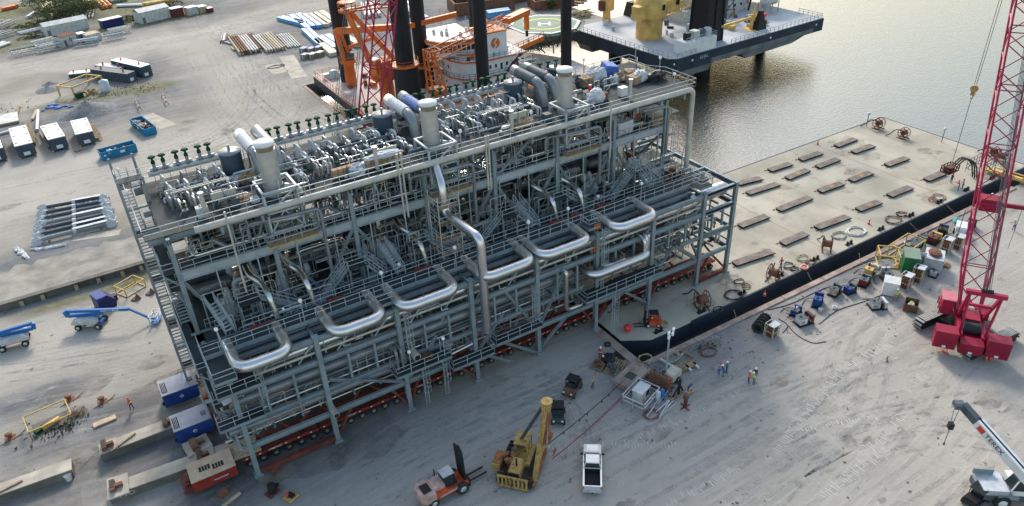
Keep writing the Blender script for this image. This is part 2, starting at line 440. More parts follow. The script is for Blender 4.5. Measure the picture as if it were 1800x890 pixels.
    bp = t.nodes.new('ShaderNodeBump'); bp.inputs['Strength'].default_value = .5; bp.inputs['Distance'].default_value = .25
    ad = t.nodes.new('ShaderNodeMath'); L(noise(1.6, 9, .75), ad.inputs[0]); L(mul(s3, .12), ad.inputs[1])
    L(ad.outputs[0], bp.inputs['Height']); L(bp.outputs[0], b.inputs['Normal'])
    return m
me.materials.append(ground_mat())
# quay walls with a timber-faced cap
q = MB('concretedark')
q.bx(QX - .5, QY, -6, QX - .02, NY, -.02); q.bx(QX - .5, QY - .5, -6, 700, QY - .02, -.02); q.bx(QX - .5, NY + .02, -6, EX, NY + .5, -.02); q.bx(EX - .5, NY + .5, -6, EX - .02, 700, -.02)
q.struct('quay_wall')
q = MB('quaycap') if 'quaycap' in MATS else (mat('quaycap', (.33, .25, .21), .9, 0, .3, .6, .1), MB('quaycap'))[1]
x = QX + .4
while x < 118: q.bx(x, QY - .62, -.3, x + 7.9, QY + .18, .16); x += 8
q.bx(QX - 1.1, QY - 3.4, .004, QX + .1, QY + 8.6, .1); q.bx(QX - .9, 23, .004, QX - .05, NY, .1)
q.struct('quay_kerb')
# water
def water_mat():
    m = bpy.data.materials.new('water'); m.use_nodes = True; t = m.node_tree; b = t.nodes['Principled BSDF']; L = t.links.new
    MATS['water'] = m
    b.inputs['Base Color'].default_value = (.045, .041, .022, 1); b.inputs['Roughness'].default_value = .12; b.inputs['IOR'].default_value = 2.55
    tc = t.nodes.new('ShaderNodeTexCoord'); h = None
    for s, k, rot in ((1.1, 1.0, .5), (3.0, .5, -.3), (.22, .5, .2)):
        mp = t.nodes.new('ShaderNodeMapping'); mp.inputs['Rotation'].default_value = (0, 0, rot); mp.inputs['Scale'].default_value = (1, 1.7, 1)
        n = t.nodes.new('ShaderNodeTexNoise'); n.inputs['Scale'].default_value = s; n.inputs['Detail'].default_value = 4
        L(tc.outputs['Object'], mp.inputs[0]); L(mp.outputs[0], n.inputs['Vector'])
        x = t.nodes.new('ShaderNodeMath'); x.operation = 'MULTIPLY_ADD'; L(n.outputs['Fac'], x.inputs[0]); x.inputs[1].default_value = k
        if h is None: x.inputs[2].default_value = 0
        else: L(h, x.inputs[2])
        h = x.outputs[0]
    bp = t.nodes.new('ShaderNodeBump'); bp.inputs['Strength'].default_value = .42; bp.inputs['Distance'].default_value = .2
    L(h, bp.inputs['Height']); L(bp.outputs[0], b.inputs['Normal'])
    return m
water_mat()
q = MB('water'); q.add([(QX - .3, -900, WZ), (1600, -900, WZ), (1600, 1600, WZ), (QX - .3, 1600, WZ)], [(0, 1, 2, 3)]); q.struct('water')
q = MB('concretedark'); q.add([(QX - .4, -900, -9), (1600, -900, -9), (1600, 1600, -9), (QX - .4, 1600, -9)], [(0, 1, 2, 3)]); q.struct('harbour_bed')
# crawler track marks pressed in the sand: short pale bars, 4 mm above the ground
mat('trackmark', (.50, .47, .425), .95, 0, .1, 2)
q = MB('trackmark')
for poly, wd in (([(1350, 808), (1395, 755), (1440, 700), (1475, 655), (1500, 632)], 1.0), ([(1500, 640), (1540, 615), (1570, 600)], 1.5), ([(1590, 688), (1625, 660), (1662, 645)], 1.3),
                 ([(1440, 885), (1480, 850), (1515, 815), (1560, 790)], 1.2), ([(1510, 800), (1545, 775), (1590, 735)], .8), ([(1100, 778), (1160, 755), (1240, 722), (1300, 690)], .8),
                 ([(1040, 790), (1060, 783), (1150, 781), (1200, 784)], .7), ([(880, 790), (1000, 785), (1040, 784)], .6), ([(1170, 885), (1250, 850), (1300, 820)], .7), ([(1380, 765), (1420, 752), (1520, 735), (1545, 733)], .6)):
    P = [G(*p) for p in poly]
    for a, b in zip(P[:-1], P[1:]):
        d = b - a; n = int(d.length / .34); an = math.atan2(d.y, d.x)
        for i in range(n):
            if rnd.random() < .22: continue
            p = a + d * (i / n); k = wd * rnd.uniform(.5, 1); o = Vector((-d.y, d.x, 0)).normalized() * rnd.uniform(-.3, .3)
            q.box((p.x + o.x, p.y + o.y, .008), (.11 * rnd.uniform(.6, 1.3), k * 1.15, .006), an + rnd.uniform(-.12, .12))
q.struct('track_marks')
# wheel tracks: thin broken ribbons of paler or darker dust, worn through by noise
def trackmat(name, c, thr):
    m = mat(name, c, .95, 0, .1, 2); t = m.node_tree; out = [n for n in t.nodes if n.type == 'OUTPUT_MATERIAL'][0]; b = t.nodes['Principled BSDF']
    n1 = t.nodes.new('ShaderNodeTexNoise'); n1.inputs['Scale'].default_value = .35; n1.inputs['Detail'].default_value = 9; n1.inputs['Roughness'].default_value = .72
    tc = t.nodes.new('ShaderNodeTexCoord'); t.links.new(tc.outputs['Object'], n1.inputs['Vector'])
    r = t.nodes.new('ShaderNodeMapRange'); r.inputs[1].default_value = thr; r.inputs[2].default_value = thr + .22; r.inputs[4].default_value = .6 if 'stain' not in name else .34; t.links.new(n1.outputs['Fac'], r.inputs[0])
    tr = t.nodes.new('ShaderNodeBsdfTransparent'); mx = t.nodes.new('ShaderNodeMixShader'); t.links.new(r.outputs[0], mx.inputs[0]); t.links.new(tr.outputs[0], mx.inputs[1]); t.links.new(b.outputs[0], mx.inputs[2]); t.links.new(mx.outputs[0], out.inputs[0])
trackmat('track_pale', (.44, .42, .385), .42); trackmat('track_dark', (.21, .205, .19), .5)
q = MB('track_pale'); rt_ = random.Random(17)
LANES = (([(-20, 130), (180, 92), (360, 58), (520, 20), (640, -10)], 11, 9), ([(-20, 345), (180, 305), (380, 265), (500, 190), (470, 110), (400, 60), (360, 20)], 9, 8), ([(380, 70), (430, 150), (500, 220), (580, 262)], 10, 9), ([(400, 60), (420, 130), (400, 200), (300, 262), (100, 320)], 9, 8), ([(-10, 390), (80, 372), (240, 330)], 5, 7), ([(430, 100), (560, 160), (520, 200)], 4, 4),
         ([(-10, 620), (150, 590), (300, 560)], 6, 8), ([(-10, 700), (180, 660), (330, 620)], 5, 8), ([(560, 880), (760, 760), (980, 660), (1040, 640)], 7, 5), ([(640, 900), (900, 780), (1200, 640), (1400, 590)], 8, 6), ([(1000, 890), (1300, 720), (1500, 600), (1640, 520), (1700, 440)], 10, 7), ([(1150, 900), (1400, 760), (1600, 690), (1810, 660)], 8, 7), ([(1230, 900), (1500, 720), (1560, 600), (1700, 480)], 8, 6), ([(1800, 760), (1600, 740), (1400, 800), (1300, 900)], 6, 5), ([(900, 700), (980, 700), (1010, 760), (990, 860)], 4, 3), ([(1500, 900), (1640, 800), (1800, 640)], 5, 5))
for pl, n_, wd in LANES:
    P = [G(*p_) for p_ in pl]
    for k in range(n_):
        off = rt_.uniform(-wd, wd); sk = rt_.uniform(-1.5, 1.5); pts = []
        cr = [P[0]] + P + [P[-1]]
        for i in range(1, len(cr) - 2):
            for j in range(10):
                t_ = j / 10; a, b_, c_, d_ = cr[i - 1:i + 3]
                pts.append(.5 * ((2 * b_) + (c_ - a) * t_ + (2 * a - 5 * b_ + 4 * c_ - d_) * t_ ** 2 + (3 * b_ - a - 3 * c_ + d_) * t_ ** 3))
        i0 = rt_.randrange(0, len(pts) // 3); i1 = rt_.randrange(len(pts) * 2 // 3, len(pts)); mm_ = 'track_pale' if rt_.random() < .84 else 'track_dark'; z_ = .0035 + .0006 * (k % 6)
        for side_ in (-.9, .9):
            L_s = []; w_ = rt_.uniform(.14, .3)
            for i in range(i0, i1):
                d_ = (pts[min(i + 1, len(pts) - 1)] - pts[max(i - 1, 0)]).normalized(); nn = Vector((-d_.y, d_.x, 0)); c_ = pts[i] + nn * (off + side_ + sk * i / len(pts) * 3)
                L_s.append((c_ + nn * w_, c_ - nn * w_, c_))
            for a, b_ in zip(L_s[:-1], L_s[1:]):
                if any(v.x > QX - 1.3 and v.y > QY - .8 and v.y < NY + 1 for v in (a[2], b_[2])): continue
                q.add([(a[1].x, a[1].y, z_), (a[0].x, a[0].y, z_), (b_[0].x, b_[0].y, z_), (b_[1].x, b_[1].y, z_)], [(0, 3, 2, 1)], False, mm_)
q.struct('tyre_tracks')
# stains, damp patches and small litter
trackmat('stain', (.13, .12, .105), .4); trackmat('rust_stain', (.24, .15, .09), .44); trackmat('pale_stain', (.55, .53, .49), .45)
q = MB('stain')
def stain(c, r, z, m_):
    n = 14; q.add([(c.x, c.y, z)] + [(c.x + r * rt_.uniform(.6, 1.2) * math.cos(k * .449) * 1.5, c.y + r * rt_.uniform(.6, 1.2) * math.sin(k * .449), z) for k in range(n)], [(0, k + 1, (k + 1) % n + 1) for k in range(n)], False, m_)
for k in range(110):
    c = Vector((rt_.uniform(-40, 44), rt_.uniform(-45, 118), 0)) if k % 2 else Vector((rt_.uniform(20, 125), rt_.uniform(-50, -10.5), 0))
    if -2 < c.x < 46 and -1 < c.y < 24: continue
    stain(c, rt_.uniform(.4, 1.7), .0078 + .0005 * (k % 5), rt_.choice(('stain', 'stain', 'pale_stain', 'rust_stain')))
for px, py, r in ((430, 870, 3), (250, 700, 3), (230, 790, 4), (380, 870, 3), (330, 660, 3), (60, 870, 5), (130, 690, 3), (560, 800, 3), (640, 770, 3.5)): stain(G(px, py), r, .0115, 'stain')
for k in range(70): stain(Vector((rt_.uniform(56, 133), rt_.uniform(-4.5, 21), 0)), rt_.uniform(.5, 1.9), -.0055 + .0004 * (k % 5), rt_.choice(('stain', 'rust_stain', 'rust_stain', 'pale_stain')))
q.struct('ground_stains')
q = MB('concretedark')
for k in range(1100):
    c = G(rt_.uniform(0, 1800), rt_.uniform(90, 890)) if k % 3 else Vector((rt_.uniform(46, 105), rt_.gauss(-12.5, 2.2), 0))
    if (c.x > QX - 1 and c.y > QY - .7) or (-4 < c.x < 46 and -3 < c.y < 25): continue
    s_ = rt_.uniform(.04, .16); q.box((c.x, c.y, s_ * .25), (s_ * rt_.uniform(.6, 2.5), s_, s_ * .5), rt_.uniform(0, 3), rt_.choice(('concretedark', 'concrete', 'wood', 'rust', 'concretedark')))
q.struct('ground_litter', 'stuff')
# old concrete pads lying flush in the yard
q = MB('concrete')
for (pa, pb, wd) in (((258, 205), (293, 222), 4), ((478, 115), (492, 127), 4), ((505, 100), (525, 135), 4), ((200, 410), (140, 418), 2)):
    c, a, L_ = span(pa, pb); q.box((c.x, c.y, .012), (L_ + 2, wd, .03), a)
q.struct('concrete_pads')
# ================================================================ PROCESS MODULE
MOD = T('process_module', 'huge grey steel process module of open decks, columns and silver pipework standing over red trailers', 'process module', (0, 0, 0))
XF = [0, 8.8, 17.6, 26.5, 35.3, 44.1, 53.0, 61.7, 67.4]
Z1, Z2, Z3, Z4 = 4.1, 7.4, 11.3, 14.0
DZ, MZ, TZ = 13.6, 21.1, 25.6
r2 = random.Random(11)
# --- columns
for i, x in enumerate(XF):
    for y, top in ((0, 14.45),) + (((21, 14.3),) if i in (0, 8) else ()):
        m = MB('steel'); m.ib((x, y, .25), (x, y, top), .5, .5); m.bx(x - .45, y - .45, 0, x + .45, y + .45, .25); m.bx(x - .35, y - .35, top, x + .35, y + .35, top + .06)
        m.part('column', MOD)
XU = [-.9, 8.6, 17.4, 26.2, 35.2, 44.3, 53.2, 61.9]
for i, x in enumerate(XU):
    for y in (8.7, 15.0, 21.2):
        m = MB('steel'); m.ib((x, y, .8), (x, y, TZ - .5), .45, .45)
        m.part('column', MOD)
for x in (-.9, 8.6, 26.2, 44.3, 61.9):
    m = MB('steel'); m.ib((x, 4.5, 3.5), (x, 4.5, 15.2), .4, .4); m.part('column', MOD)
# --- longitudinal and cross beams, one part per line of framing
def lines(name, zs, y, x0, x1, w, h, m_='steel'):
    for z in zs:
        m = MB(m_); m.ib((x0, y, z), (x1, y, z), w, h); m.part(name, MOD)
lines('beam', (Z1,), 0, 0, 61.7, .35, .6); lines('beam', (Z3, Z4), 0, 0, 67.4, .35, .6); lines('beam', (Z2,), 0, 0, 42, .3, .4)
lines('beam', (Z2 + .4,), 0, 58, 67.4, .3, .4)
lines('beam', (12.9, 9.3, 5.2), 4.5, 0, 66, .3, .5)
lines('beam', (DZ - .35,), 8.7, -1.6, 67, .4, .9); lines('beam', (DZ - .35,), 15, -1.6, 67, .3, .6); lines('beam', (DZ - .35,), 21.2, -1.6, 67, .4, .9)
lines('beam', (MZ - .47,), 8.7, -1, 62.2, .45, 1.0, 'steel_light'); lines('beam', (MZ - .4,), 21.2, -1, 62.2, .4, .8)
lines('beam', (TZ - .45,), 8.7, -2.6, 66.3, .4, .8); lines('beam', (TZ - .45,), 15, -2, 66, .3, .6); lines('beam', (TZ - .45,), 21.2, -2, 66, .4, .8)
lines('beam', (5.5, 9.5), 21.2, 0, 66, .4, .7); lines('beam', (5.5,), 15, 0, 66, .4, .8); lines('beam', (5.5,), 8.7, 0, 66, .4, .8)
xr = sorted(set(XF + XU))
for z, ys, xs, w, h in ((Z1, (0, 21), XF, .3, .5), (Z3, (0, 4.5), XF, .3, .5), (Z4 - .1, (0, 4.5), XF, .3, .5), (DZ - .5, (3, 21.2), XU, .35, .7), (MZ - .52, (8.7, 21.2), XU, .35, .7), (TZ - .52, (7.6, 21.6), XU, .35, .7), (9.4, (8.7, 21.2), XU, .35, .6)):
    for x in xs:
        m = MB('steel'); m.ib((x, ys[0], z), (x, ys[1], z), w, h); m.part('cross_beam', MOD)
# right-hand open end frame
m = MB('steel')
for z in (14.1, 11.2, 7.6, 4.3):
    m.ib((61.7, 0, z), (67.4, 0, z), .35, .55); m.ib((67.4, 0, z), (67.4, 21.2, z), .35, .55)
for y in (6, 12, 17): m.ib((62, y, 14.1), (67.4, y, 14.1), .3, .5)
for z in (9.4, 12.8):
    for y in (2, 5, 8): m.ib((62, y, z), (67.4, y, z), .2, .3)
m.part('end_frame', MOD)
# --- diagonal braces
def br(a, b, w=.3, m_='steel'):
    m = MB(m_); m.ib(a, b, w, w); m.part('brace', MOD)
for a, b in (((9.3, 0, 8.6), (17.2, 0, 4.4)), ((17.8, 0, 4.4), (21.8, 0, 8.7)), ((26.8, 0, 4.2), (30.5, 0, 8.2)), ((31, 0, 11), (34.9, 0, 4.4)), ((35.6, 0, 4.4), (39.5, 0, 11)),
             ((31, -.1, .8), (26.8, -.1, 4)), ((35.0, -.1, .3), (30.3, -.1, 4)), ((35.5, 0, .6), (39.6, 0, 4)), ((44.0, 0, .6), (48.5, 0, 4)), ((48.7, 0, 4), (52.8, 0, .6)), ((53.3, 0, 4.4), (56.9, 0, 8)), ((57.2, 0, 8), (61.3, 0, 4.4))):
    br(a, b)
for i in range(7):
    x0, x1 = XU[i], XU[i + 1]; xm = (x0 + x1) / 2
    if i in (3, 4): br((x0 + .3, 8.7, MZ - .2 if 0 else MZ), (xm + (1 if i == 4 else 0), 8.7, TZ - .8), .28)
    br((x0 + .2, 8.7, MZ - 1.1), (x0 - (0 if i else -3) + (4 if i else 0), 8.7, DZ + .2), .3)
    if i in (1, 3, 4, 5): br((x1 - .3, 8.7, MZ - 1.1), (x1 - 4.3, 8.7, DZ + .2), .3)
    br((x0, 21.2, DZ), (x1, 21.2, MZ - .8), .3); br((x1, 21.2, DZ), (x0, 21.2, 6), .3)
for x in (-.9, 61.9, 26.2):
    br((x, 8.7, MZ - .8), (x, 14.8, DZ), .3); br((x, 21, MZ - .8), (x, 15.2, DZ), .3); br((x, 8.7, TZ - .8), (x, 14.8, MZ), .28)
    br((x, 0, Z1), (x, 8.5, DZ - .6), .3)
# small posts between the two front beams
for i in range(len(XF) - 1):
    for k in (1, 2):
        x = XF[i] + (XF[i + 1] - XF[i]) * k / 3
        m = MB('steel'); m.ib((x, 0.05, Z3 - .3), (x, 0.05, (Z2 if x < 42 else Z2 + 1)), .24, .24); m.part('post', MOD); m = MB('steel'); m.ib((x, 4.2, 14.85), (x, 4.2, 13.15), .24, .24); m.part('post', MOD)
# --- decks
def deck(name, x0, y0, x1, y1, z, m_='deckgreen', t=.1):
    m = MB(m_); m.bx(x0, y0, z - t, x1, y1, z); return m.part(name, MOD)
deck('deck', -1.4, 4.0, 66.6, 21.2, DZ)
for a, b in ((-.9, 17.2), (17.8, 35), (35.4, 53), (53.4, 62)):
    # mezzanine floors leave the middle bays open
    m = MB('deckgreen'); m.bx(a + .2, 8.9, MZ - .1, b - .2, 11.2, MZ); m.bx(a + .2, 15.4, MZ - .1, b - .2, 21.1, MZ); m.bx(a + 2.5, 11.2, MZ - .12, a + 13.5, 15.4, MZ - .01); m.part('mezzanine_deck', MOD)
deck('mezzanine_deck', 53.4, 11.3, 62, 15.3, MZ - .01)
m = MB('grating'); m.bx(-2.8, 8.2, TZ - .08, 66.4, 9.6, TZ); m.bx(-1.2, 9.6, TZ - .1, 52, 21.8, TZ - .02); m.bx(52, 9.6, TZ - .1, 66.4, 21.8, TZ - .005); m.part('top_deck', MOD)
deck('lower_deck', 0, 5.5, 66, 21.2, 5.9, 'steel_dark'); deck('lower_deck', 0, 5.0, 44, 21.2, 9.7, 'steel_dark')
m = MB('grating'); m.bx(-1.4, 1.9, 15.25, 62.6, 3.9, 15.35); m.part('walkway', MOD)
m = MB('steel'); m.ib((-1.4, 1.9, 15.1), (62.6, 1.9, 15.1), .2, .5); m.ib((-1.4, 3.9, 15.1), (62.6, 3.9, 15.1), .2, .5); m.part('walkway_beam', MOD)
m = MB('steel_light'); m.rail([(-1.4, 1.9, 15.35), (62.6, 1.9, 15.35)]); m.part('handrail', MOD)
m = MB('steel_light'); m.rail([(3, 3.9, 15.35), (62.6, 3.9, 15.35), (62.6, 1.9, 15.35)]); m.part('handrail', MOD)
m = MB('steel_light'); m.rail([(-2.8, 21, TZ), (-2.8, 8.2, TZ), (66.4, 8.2, TZ), (66.4, 14.2, TZ)]); m.part('handrail', MOD)
m = MB('steel_light'); m.rail([(66.4, 14.2, TZ), (64.9, 16.5, TZ), (64.9, 18.5, TZ), (66.2, 20.0, TZ), (66.2, 21.8, TZ), (-1.2, 21.8, TZ)]); m.part('handrail', MOD)
m = MB('steel_light'); m.rail([(-.9, 8.55, MZ), (62.2, 8.55, MZ)]); m.part('handrail', MOD)
for a, b, y in ((0, 26, 9.1), (27, 66.5, 9.1), (54, 66.6, 4.1)):
    m = MB('steel_light'); m.rail([(a, y, DZ), (b, y, DZ)]); m.part('handrail', MOD)
for x in (8.6, 26.2, 44.3):
    m = MB('steel_light'); m.rail([(x, 11.3, MZ), (x, 15.3, MZ)]); m.rail([(x - 8, 11.3, MZ), (x, 11.3, MZ)]); m.part('handrail', MOD)
# --- cream header along the top deck edge and its drop at the right end
m = MB('pipecream'); m.bend([(1.6, 7.75, 25.55), (65.6, 7.75, 25.55), (65.6, 7.75, 13.9)], .36, .9, 12); m.part('header_pipe', MOD, 'long cream header pipe along the edge of the top deck')
for x in range(4, 65, 4): m = MB('steel'); m.bx(x - .12, 7.5, 24.5, x + .12, 8.4, 25.2); m.part('pipe_bracket', MOD)
# --- shiny expansion loops
def bands(m, pts, r, step=1.0):
    for a, b in zip(pts[:-1], pts[1:]):
        a = Vector(a); b = Vector(b); L_ = (b - a).length; n = int(L_ / step); d = (b - a) / L_ if L_ else None
        for i in range(1, n): c = a + d * (L_ * i / n); m.tube([c - d * .035, c + d * .035], r * 1.035, 16)
LOOPS = [(1.0, 5.9, 15.0), (10.5, 15.7, 15.0), (17.9, 24.2, 15.0), (27.6, 33.9, 15.0), (35.3, 41.8, 15.0), (45.9, 51.9, 15.0)]
for x0, x1, z in LOOPS:
    m = MB('stainless'); m.bend([(x0 + .3, 4.0, 14.2), (x0, 3.4, z), (x0, -1.5, z), (x1, -1.5, z), (x1, 3.4, z), (x1 - .3, 4.0, 14.2)], .6, 1.5, 20, n=8); bands(m, [(x0, 3.4, z), (x0, 0, z)], .6); bands(m, [(x0 + 1.2, -1.5, z), (x1 - 1.2, -1.5, z)], .6); bands(m, [(x1, 3.4, z), (x1, 0, z)], .6); m.part('expansion_loop', MOD)
for x0, x1, z, y0, r in ((42.4, 51.4, 9.6, -1.5, .52), (44.9, 48.2, 9.6, -.9, .4)):
    m = MB('stainless'); m.bend([(x0, 3.5, z), (x0, y0, z), (x1, y0, z), (x1, 3.5, z)], r, 1.4, 18, n=8); m.part('expansion_loop', MOD)
for k, y in enumerate((-.6, -.1, .45)):
    m = MB('stainless'); x = 50.9 + k * .75; m.bend([(x, 3, 11.6), (x, y - .4, 11.6), (x, y - .4, 8.2 - k * .1), (x + .2, 3, 8.1)], .24, .8, 12); m.part('riser_pipe', MOD)
m = MB('stainless'); m.tube([(2, .9, 12.9), (41.8, .9, 12.9)], .42, 16); m.part('header_pipe', MOD)
m = MB('stainless'); m.tube([(41, 1.0, 13.0), (61.2, 1.0, 13.0)], .62, 18); bands(m, [(41, 1, 13), (61, 1, 13)], .62); bands(m, [(61.5, 1.6, 13.1), (66.6, 1.6, 13.1)], .92); m.tube([(61.0, 1.6, 13.1), (66.6, 1.6, 13.1)], .92, 20); m.lathe((61.0, 1.6, 13.1), [(.62, -.5), (.92, 0)], 20, None, 'x'); m.part('header_pipe', MOD)
# tall riser folding down over the front
m = MB('stainless'); m.bend([(27.4, 8.0, 25.2), (26.9, 5.6, 23.5), (26.9, 5.6, 20.2), (27.7, -1.0, 19.9), (27.7, -1.0, 7.4)], .5, 1.2, 16, n=6); bands(m, [(27.7, -1, 18.6), (27.7, -1, 7.4)], .5); bands(m, [(27, 4.4, 20.15), (27.6, .4, 19.95)], .5); m.part('riser_pipe', MOD, 'tall silver riser pipe folding down over the front')
m = MB('stainless'); m.bend([(38.9, 0, 11.2), (38.9, -.9, 11.2), (38.9, -.9, 5.6), (41.5, -.9, 5.6), (41.5, 1.5, 5.6)], .27, .8, 12); m.part('riser_pipe', MOD)
m = MB('stainless'); m.tube([(18.6, -.4, 5.3), (26.0, -.4, 6.0)], .16, 10); m.part('pipe', MOD)
# drop pipes from the mezzanine to the main deck
for px, py in ((478, 520), (545, 500), (745, 440), (975, 365), (1022, 345)):
    p = OY(px, py, 6.0); x = p.x
    m = MB('stainless'); m.bend([(x - 1.2, 10.6, 18.5), (x - 1.2, 9.2, 18.0), (x - .3, 8.0, 17.4), (x - .3, 6.0, 17.0), (x, 5.2, 13.7)], .33, .7, 12); m.part('riser_pipe', MOD)
# --- racks of long pipes in the lower front bays
r3 = random.Random(5)
for y, z, r, c, x0, x1 in ((1.1, 9.4, .5, 'pipegrey', -.5, 41), (2.6, 9.6, .5, 'steel_dark', -.6, 60), (3.9, 9.6, .35, 'pipegrey', -.8, 62), (1.0, 6.0, .42, 'pipegrey', -1.4, 24), (2.3, 5.7, .35, 'stainless', -1.6, 38),
                           (3.6, 5.9, .5, 'pipegrey', -1.2, 60), (2.6, 12.5, .42, 'pipegrey', -.2, 60), (3.9, 12.4, .4, 'steel', -.2, 58), (.8, 7.7, .13, 'stainless', -1.2, 36), (1.6, 7.9, .16, 'pipegrey', -1.9, 60),
                           (2.3, 7.8, .13, 'pipecream', -1.3, 60), (1.3, 4.8, .12, 'stainless', -2, 60), (5.4, 7.6, .3, 'pipegrey', -1.5, 62), (6.6, 8.2, .4, 'pipegrey', -1.2, 62), (7.6, 11.6, .35, 'stainless', 0, 62),
                           (5.6, 11.4, .3, 'pipegrey', 0, 64), (6.6, 12.2, .2, 'pipecream', 0, 64), (5.0, 4.9, .3, 'steel_dark', -1.5, 60)):
    m = MB(c); m.tube([(x0, y, z), (x1, y, z)], r, 12); m.part('pipe', MOD)
for k in range(16):
    y = .6 + k * .45; z = r3.choice((8.6, 9.0, 10.4, 10.7, 7.0, 6.7)); x0 = r3.choice((41, 44, 52)); c = r3.choice(('stainless', 'pipegrey', 'pipecream', 'steel_dark'))
    m = MB(c); m.bend([(x0, y, z), (66 - k * .12, y, z), (66 - k * .12, y, z - 1.8)], r3.uniform(.07, .16), .5, 8); m.part('pipe', MOD)
for x in [x_ for i in range(8) for x_ in (XF[i] + 2.9, XF[i] + 5.9)]:
    m = MB('steel'); m.ib((x, 4.4, 4.9), (x, 4.4, 12.1), .2, .2)
    for z in (5.2, 7.2, 8.9, 11.9): m.ib((x, .2, z), (x, 8.5, z), .2, .25)
    m.part('pipe_rack', MOD)
# pipe ends sticking out of the left end
for y, z, r in ((1, 6, .42), (3.6, 5.9, .5), (1.6, 7.9, .16), (5.4, 7.6, .3), (6.6, 8.2, .4)):
    pass
# --- front platforms with rails, ladders
def platform(x0, x1, y0, y1, z, lab=None, rails=True):
    m = MB('grating'); m.bx(x0, y0, z - .08, x1, y1, z)
    m.use('steel'); m.ib((x0, y0, z - .2), (x1, y0, z - .2), .15, .3); m.ib((x0, y0, z - .2), (x0, y1, z - .2), .15, .3); m.ib((x1, y0, z - .2), (x1, y1, z - .2), .15, .3)
    p = m.part('platform', MOD, lab)
    if rails:
        h = MB('steel_light'); h.rail([(x0, y1, z), (x0, y0, z), (x1, y0, z), (x1, y1, z)]); h.part('platform_rail', p)
    return p
platform(16.0, 22.6, -1.9, .0, 6.9); platform(22.8, 28.2, -1.6, 0, 4.6); platform(28.6, 35.1, -1.4, 0, 5.4); platform(41.2, 53.4, -2.0, 0, 6.6)
platform(-1.5, 2.6, -1.4, 1.8, 12.6); platform(-1.4, .6, -2.2, 5, 14.9); platform(15.6, 17.6, .1, 1.9, 15.3); platform(43, 44.6, .2, 1.9, 15.3); platform(61, 63, .2, 1.9, 15.3)
platform(-2.2, 2.2, -1.0, .5, 8.4)
def ladder(x, y, z0, z1, cage=True):
    m = MB('steel_light'); m.beam((x - .22, y, z0), (x - .22, y, z1), .06); m.beam((x + .22, y, z0), (x + .22, y, z1), .06)
    z = z0
    while z < z1: m.beam((x - .22, y, z), (x + .22, y, z), .04); z += .3
    if cage:
        z = z0 + 2.2
        while z < z1:
            m.tube([(x - .35, y, z), (x - .35, y - .6, z), (x + .35, y - .6, z), (x + .35, y, z)], .025, 4); z += .9
        for dx in (-.35, 0, .35): m.beam((x + dx, y - .6, z0 + 2.2), (x + dx, y - .6, z1), .04)
    m.part('ladder', MOD)
for x, y, z0, z1 in ((18.4, -.5, 7, 15.3), (19.6, -.6, .2, 6.8), (44.6, -.6, 6.6, 15.3), (45.2, -2.3, .2, 6.5), (2.6, -.5, 8.4, 14.9), (34.5, -.5, 5.4, 11), (62.8, 7.9, 15.5, 21), (22.2, -.5, .4, 6.8)): ladder(x, y, z0, z1)
# equipment on the front platforms
m = MB('pipecream'); m.tube([(18.8, .4, 7.9), (18.8, -1.3, 7.9)], .42, 14); m.part('pipe_stub', MOD)
m = MB('bed'); m.cyl((18.8, -1.31, 7.9), .34, -.02, 14, None, 'y'); m.part('pipe_opening', MOD)
for x in (16.6, 17.2):
    m = MB('pipegrey'); m.bend([(x, 1, 9.4), (x, -.9, 9.4), (x, -.9, 7)], .17, .5, 8); m.part('riser_pipe', MOD)
m = MB('rust'); [m.box((20.1 + r3.uniform(-.6, .6), -1 + r3.uniform(-.5, .5), 7.05 + r3.uniform(0, .6)), (.4, .3, .3), r3.uniform(0, 3)) for _ in range(12)]; m.part('bolt_box', MOD)
for x, z in ((9.0, 4.4), (17.0, 6.2)):
    m = MB('pipecream'); m.tube([(x, 1.8, z), (x, -1.0, z)], .33, 12); m.use('bed'); m.cyl((x, -1.01, z), .27, -.02, 12, None, 'y'); m.part('pipe_stub', MOD)
# --- stairs
def stair(a, b, w=.9, side=Vector((0, 1, 0)), parent=None, n=None):
    a = Vector(a); b = Vector(b); s_ = side * w / 2; m = MB('steel')
    m.beam(a - s_, b - s_, .08, .28); m.beam(a + s_, b + s_, .08, .28)
    n = n or max(3, int(abs(b.z - a.z) / .23)); d = (b - a); dh = Vector((d.x, d.y, 0)).normalized()
    m.use('steel_light' if n > 9 else 'grating')
    for i in range(1, n):
        p = a.lerp(b, i / n); m.box(p, (.26, w, .05), math.atan2(dh.y, dh.x))
    m.use('steel_light')
    for k in (-1, 1):
        for h in (.55, 1.05): m.beam(a + s_ * k + Vector((0, 0, h)), b + s_ * k + Vector((0, 0, h)), .055)
        for i in range(5): p = a.lerp(b, i / 4) + s_ * k; m.beam(p, p + Vector((0, .001, 1.05)), .055)
    return m.part('staircase', parent or MOD)
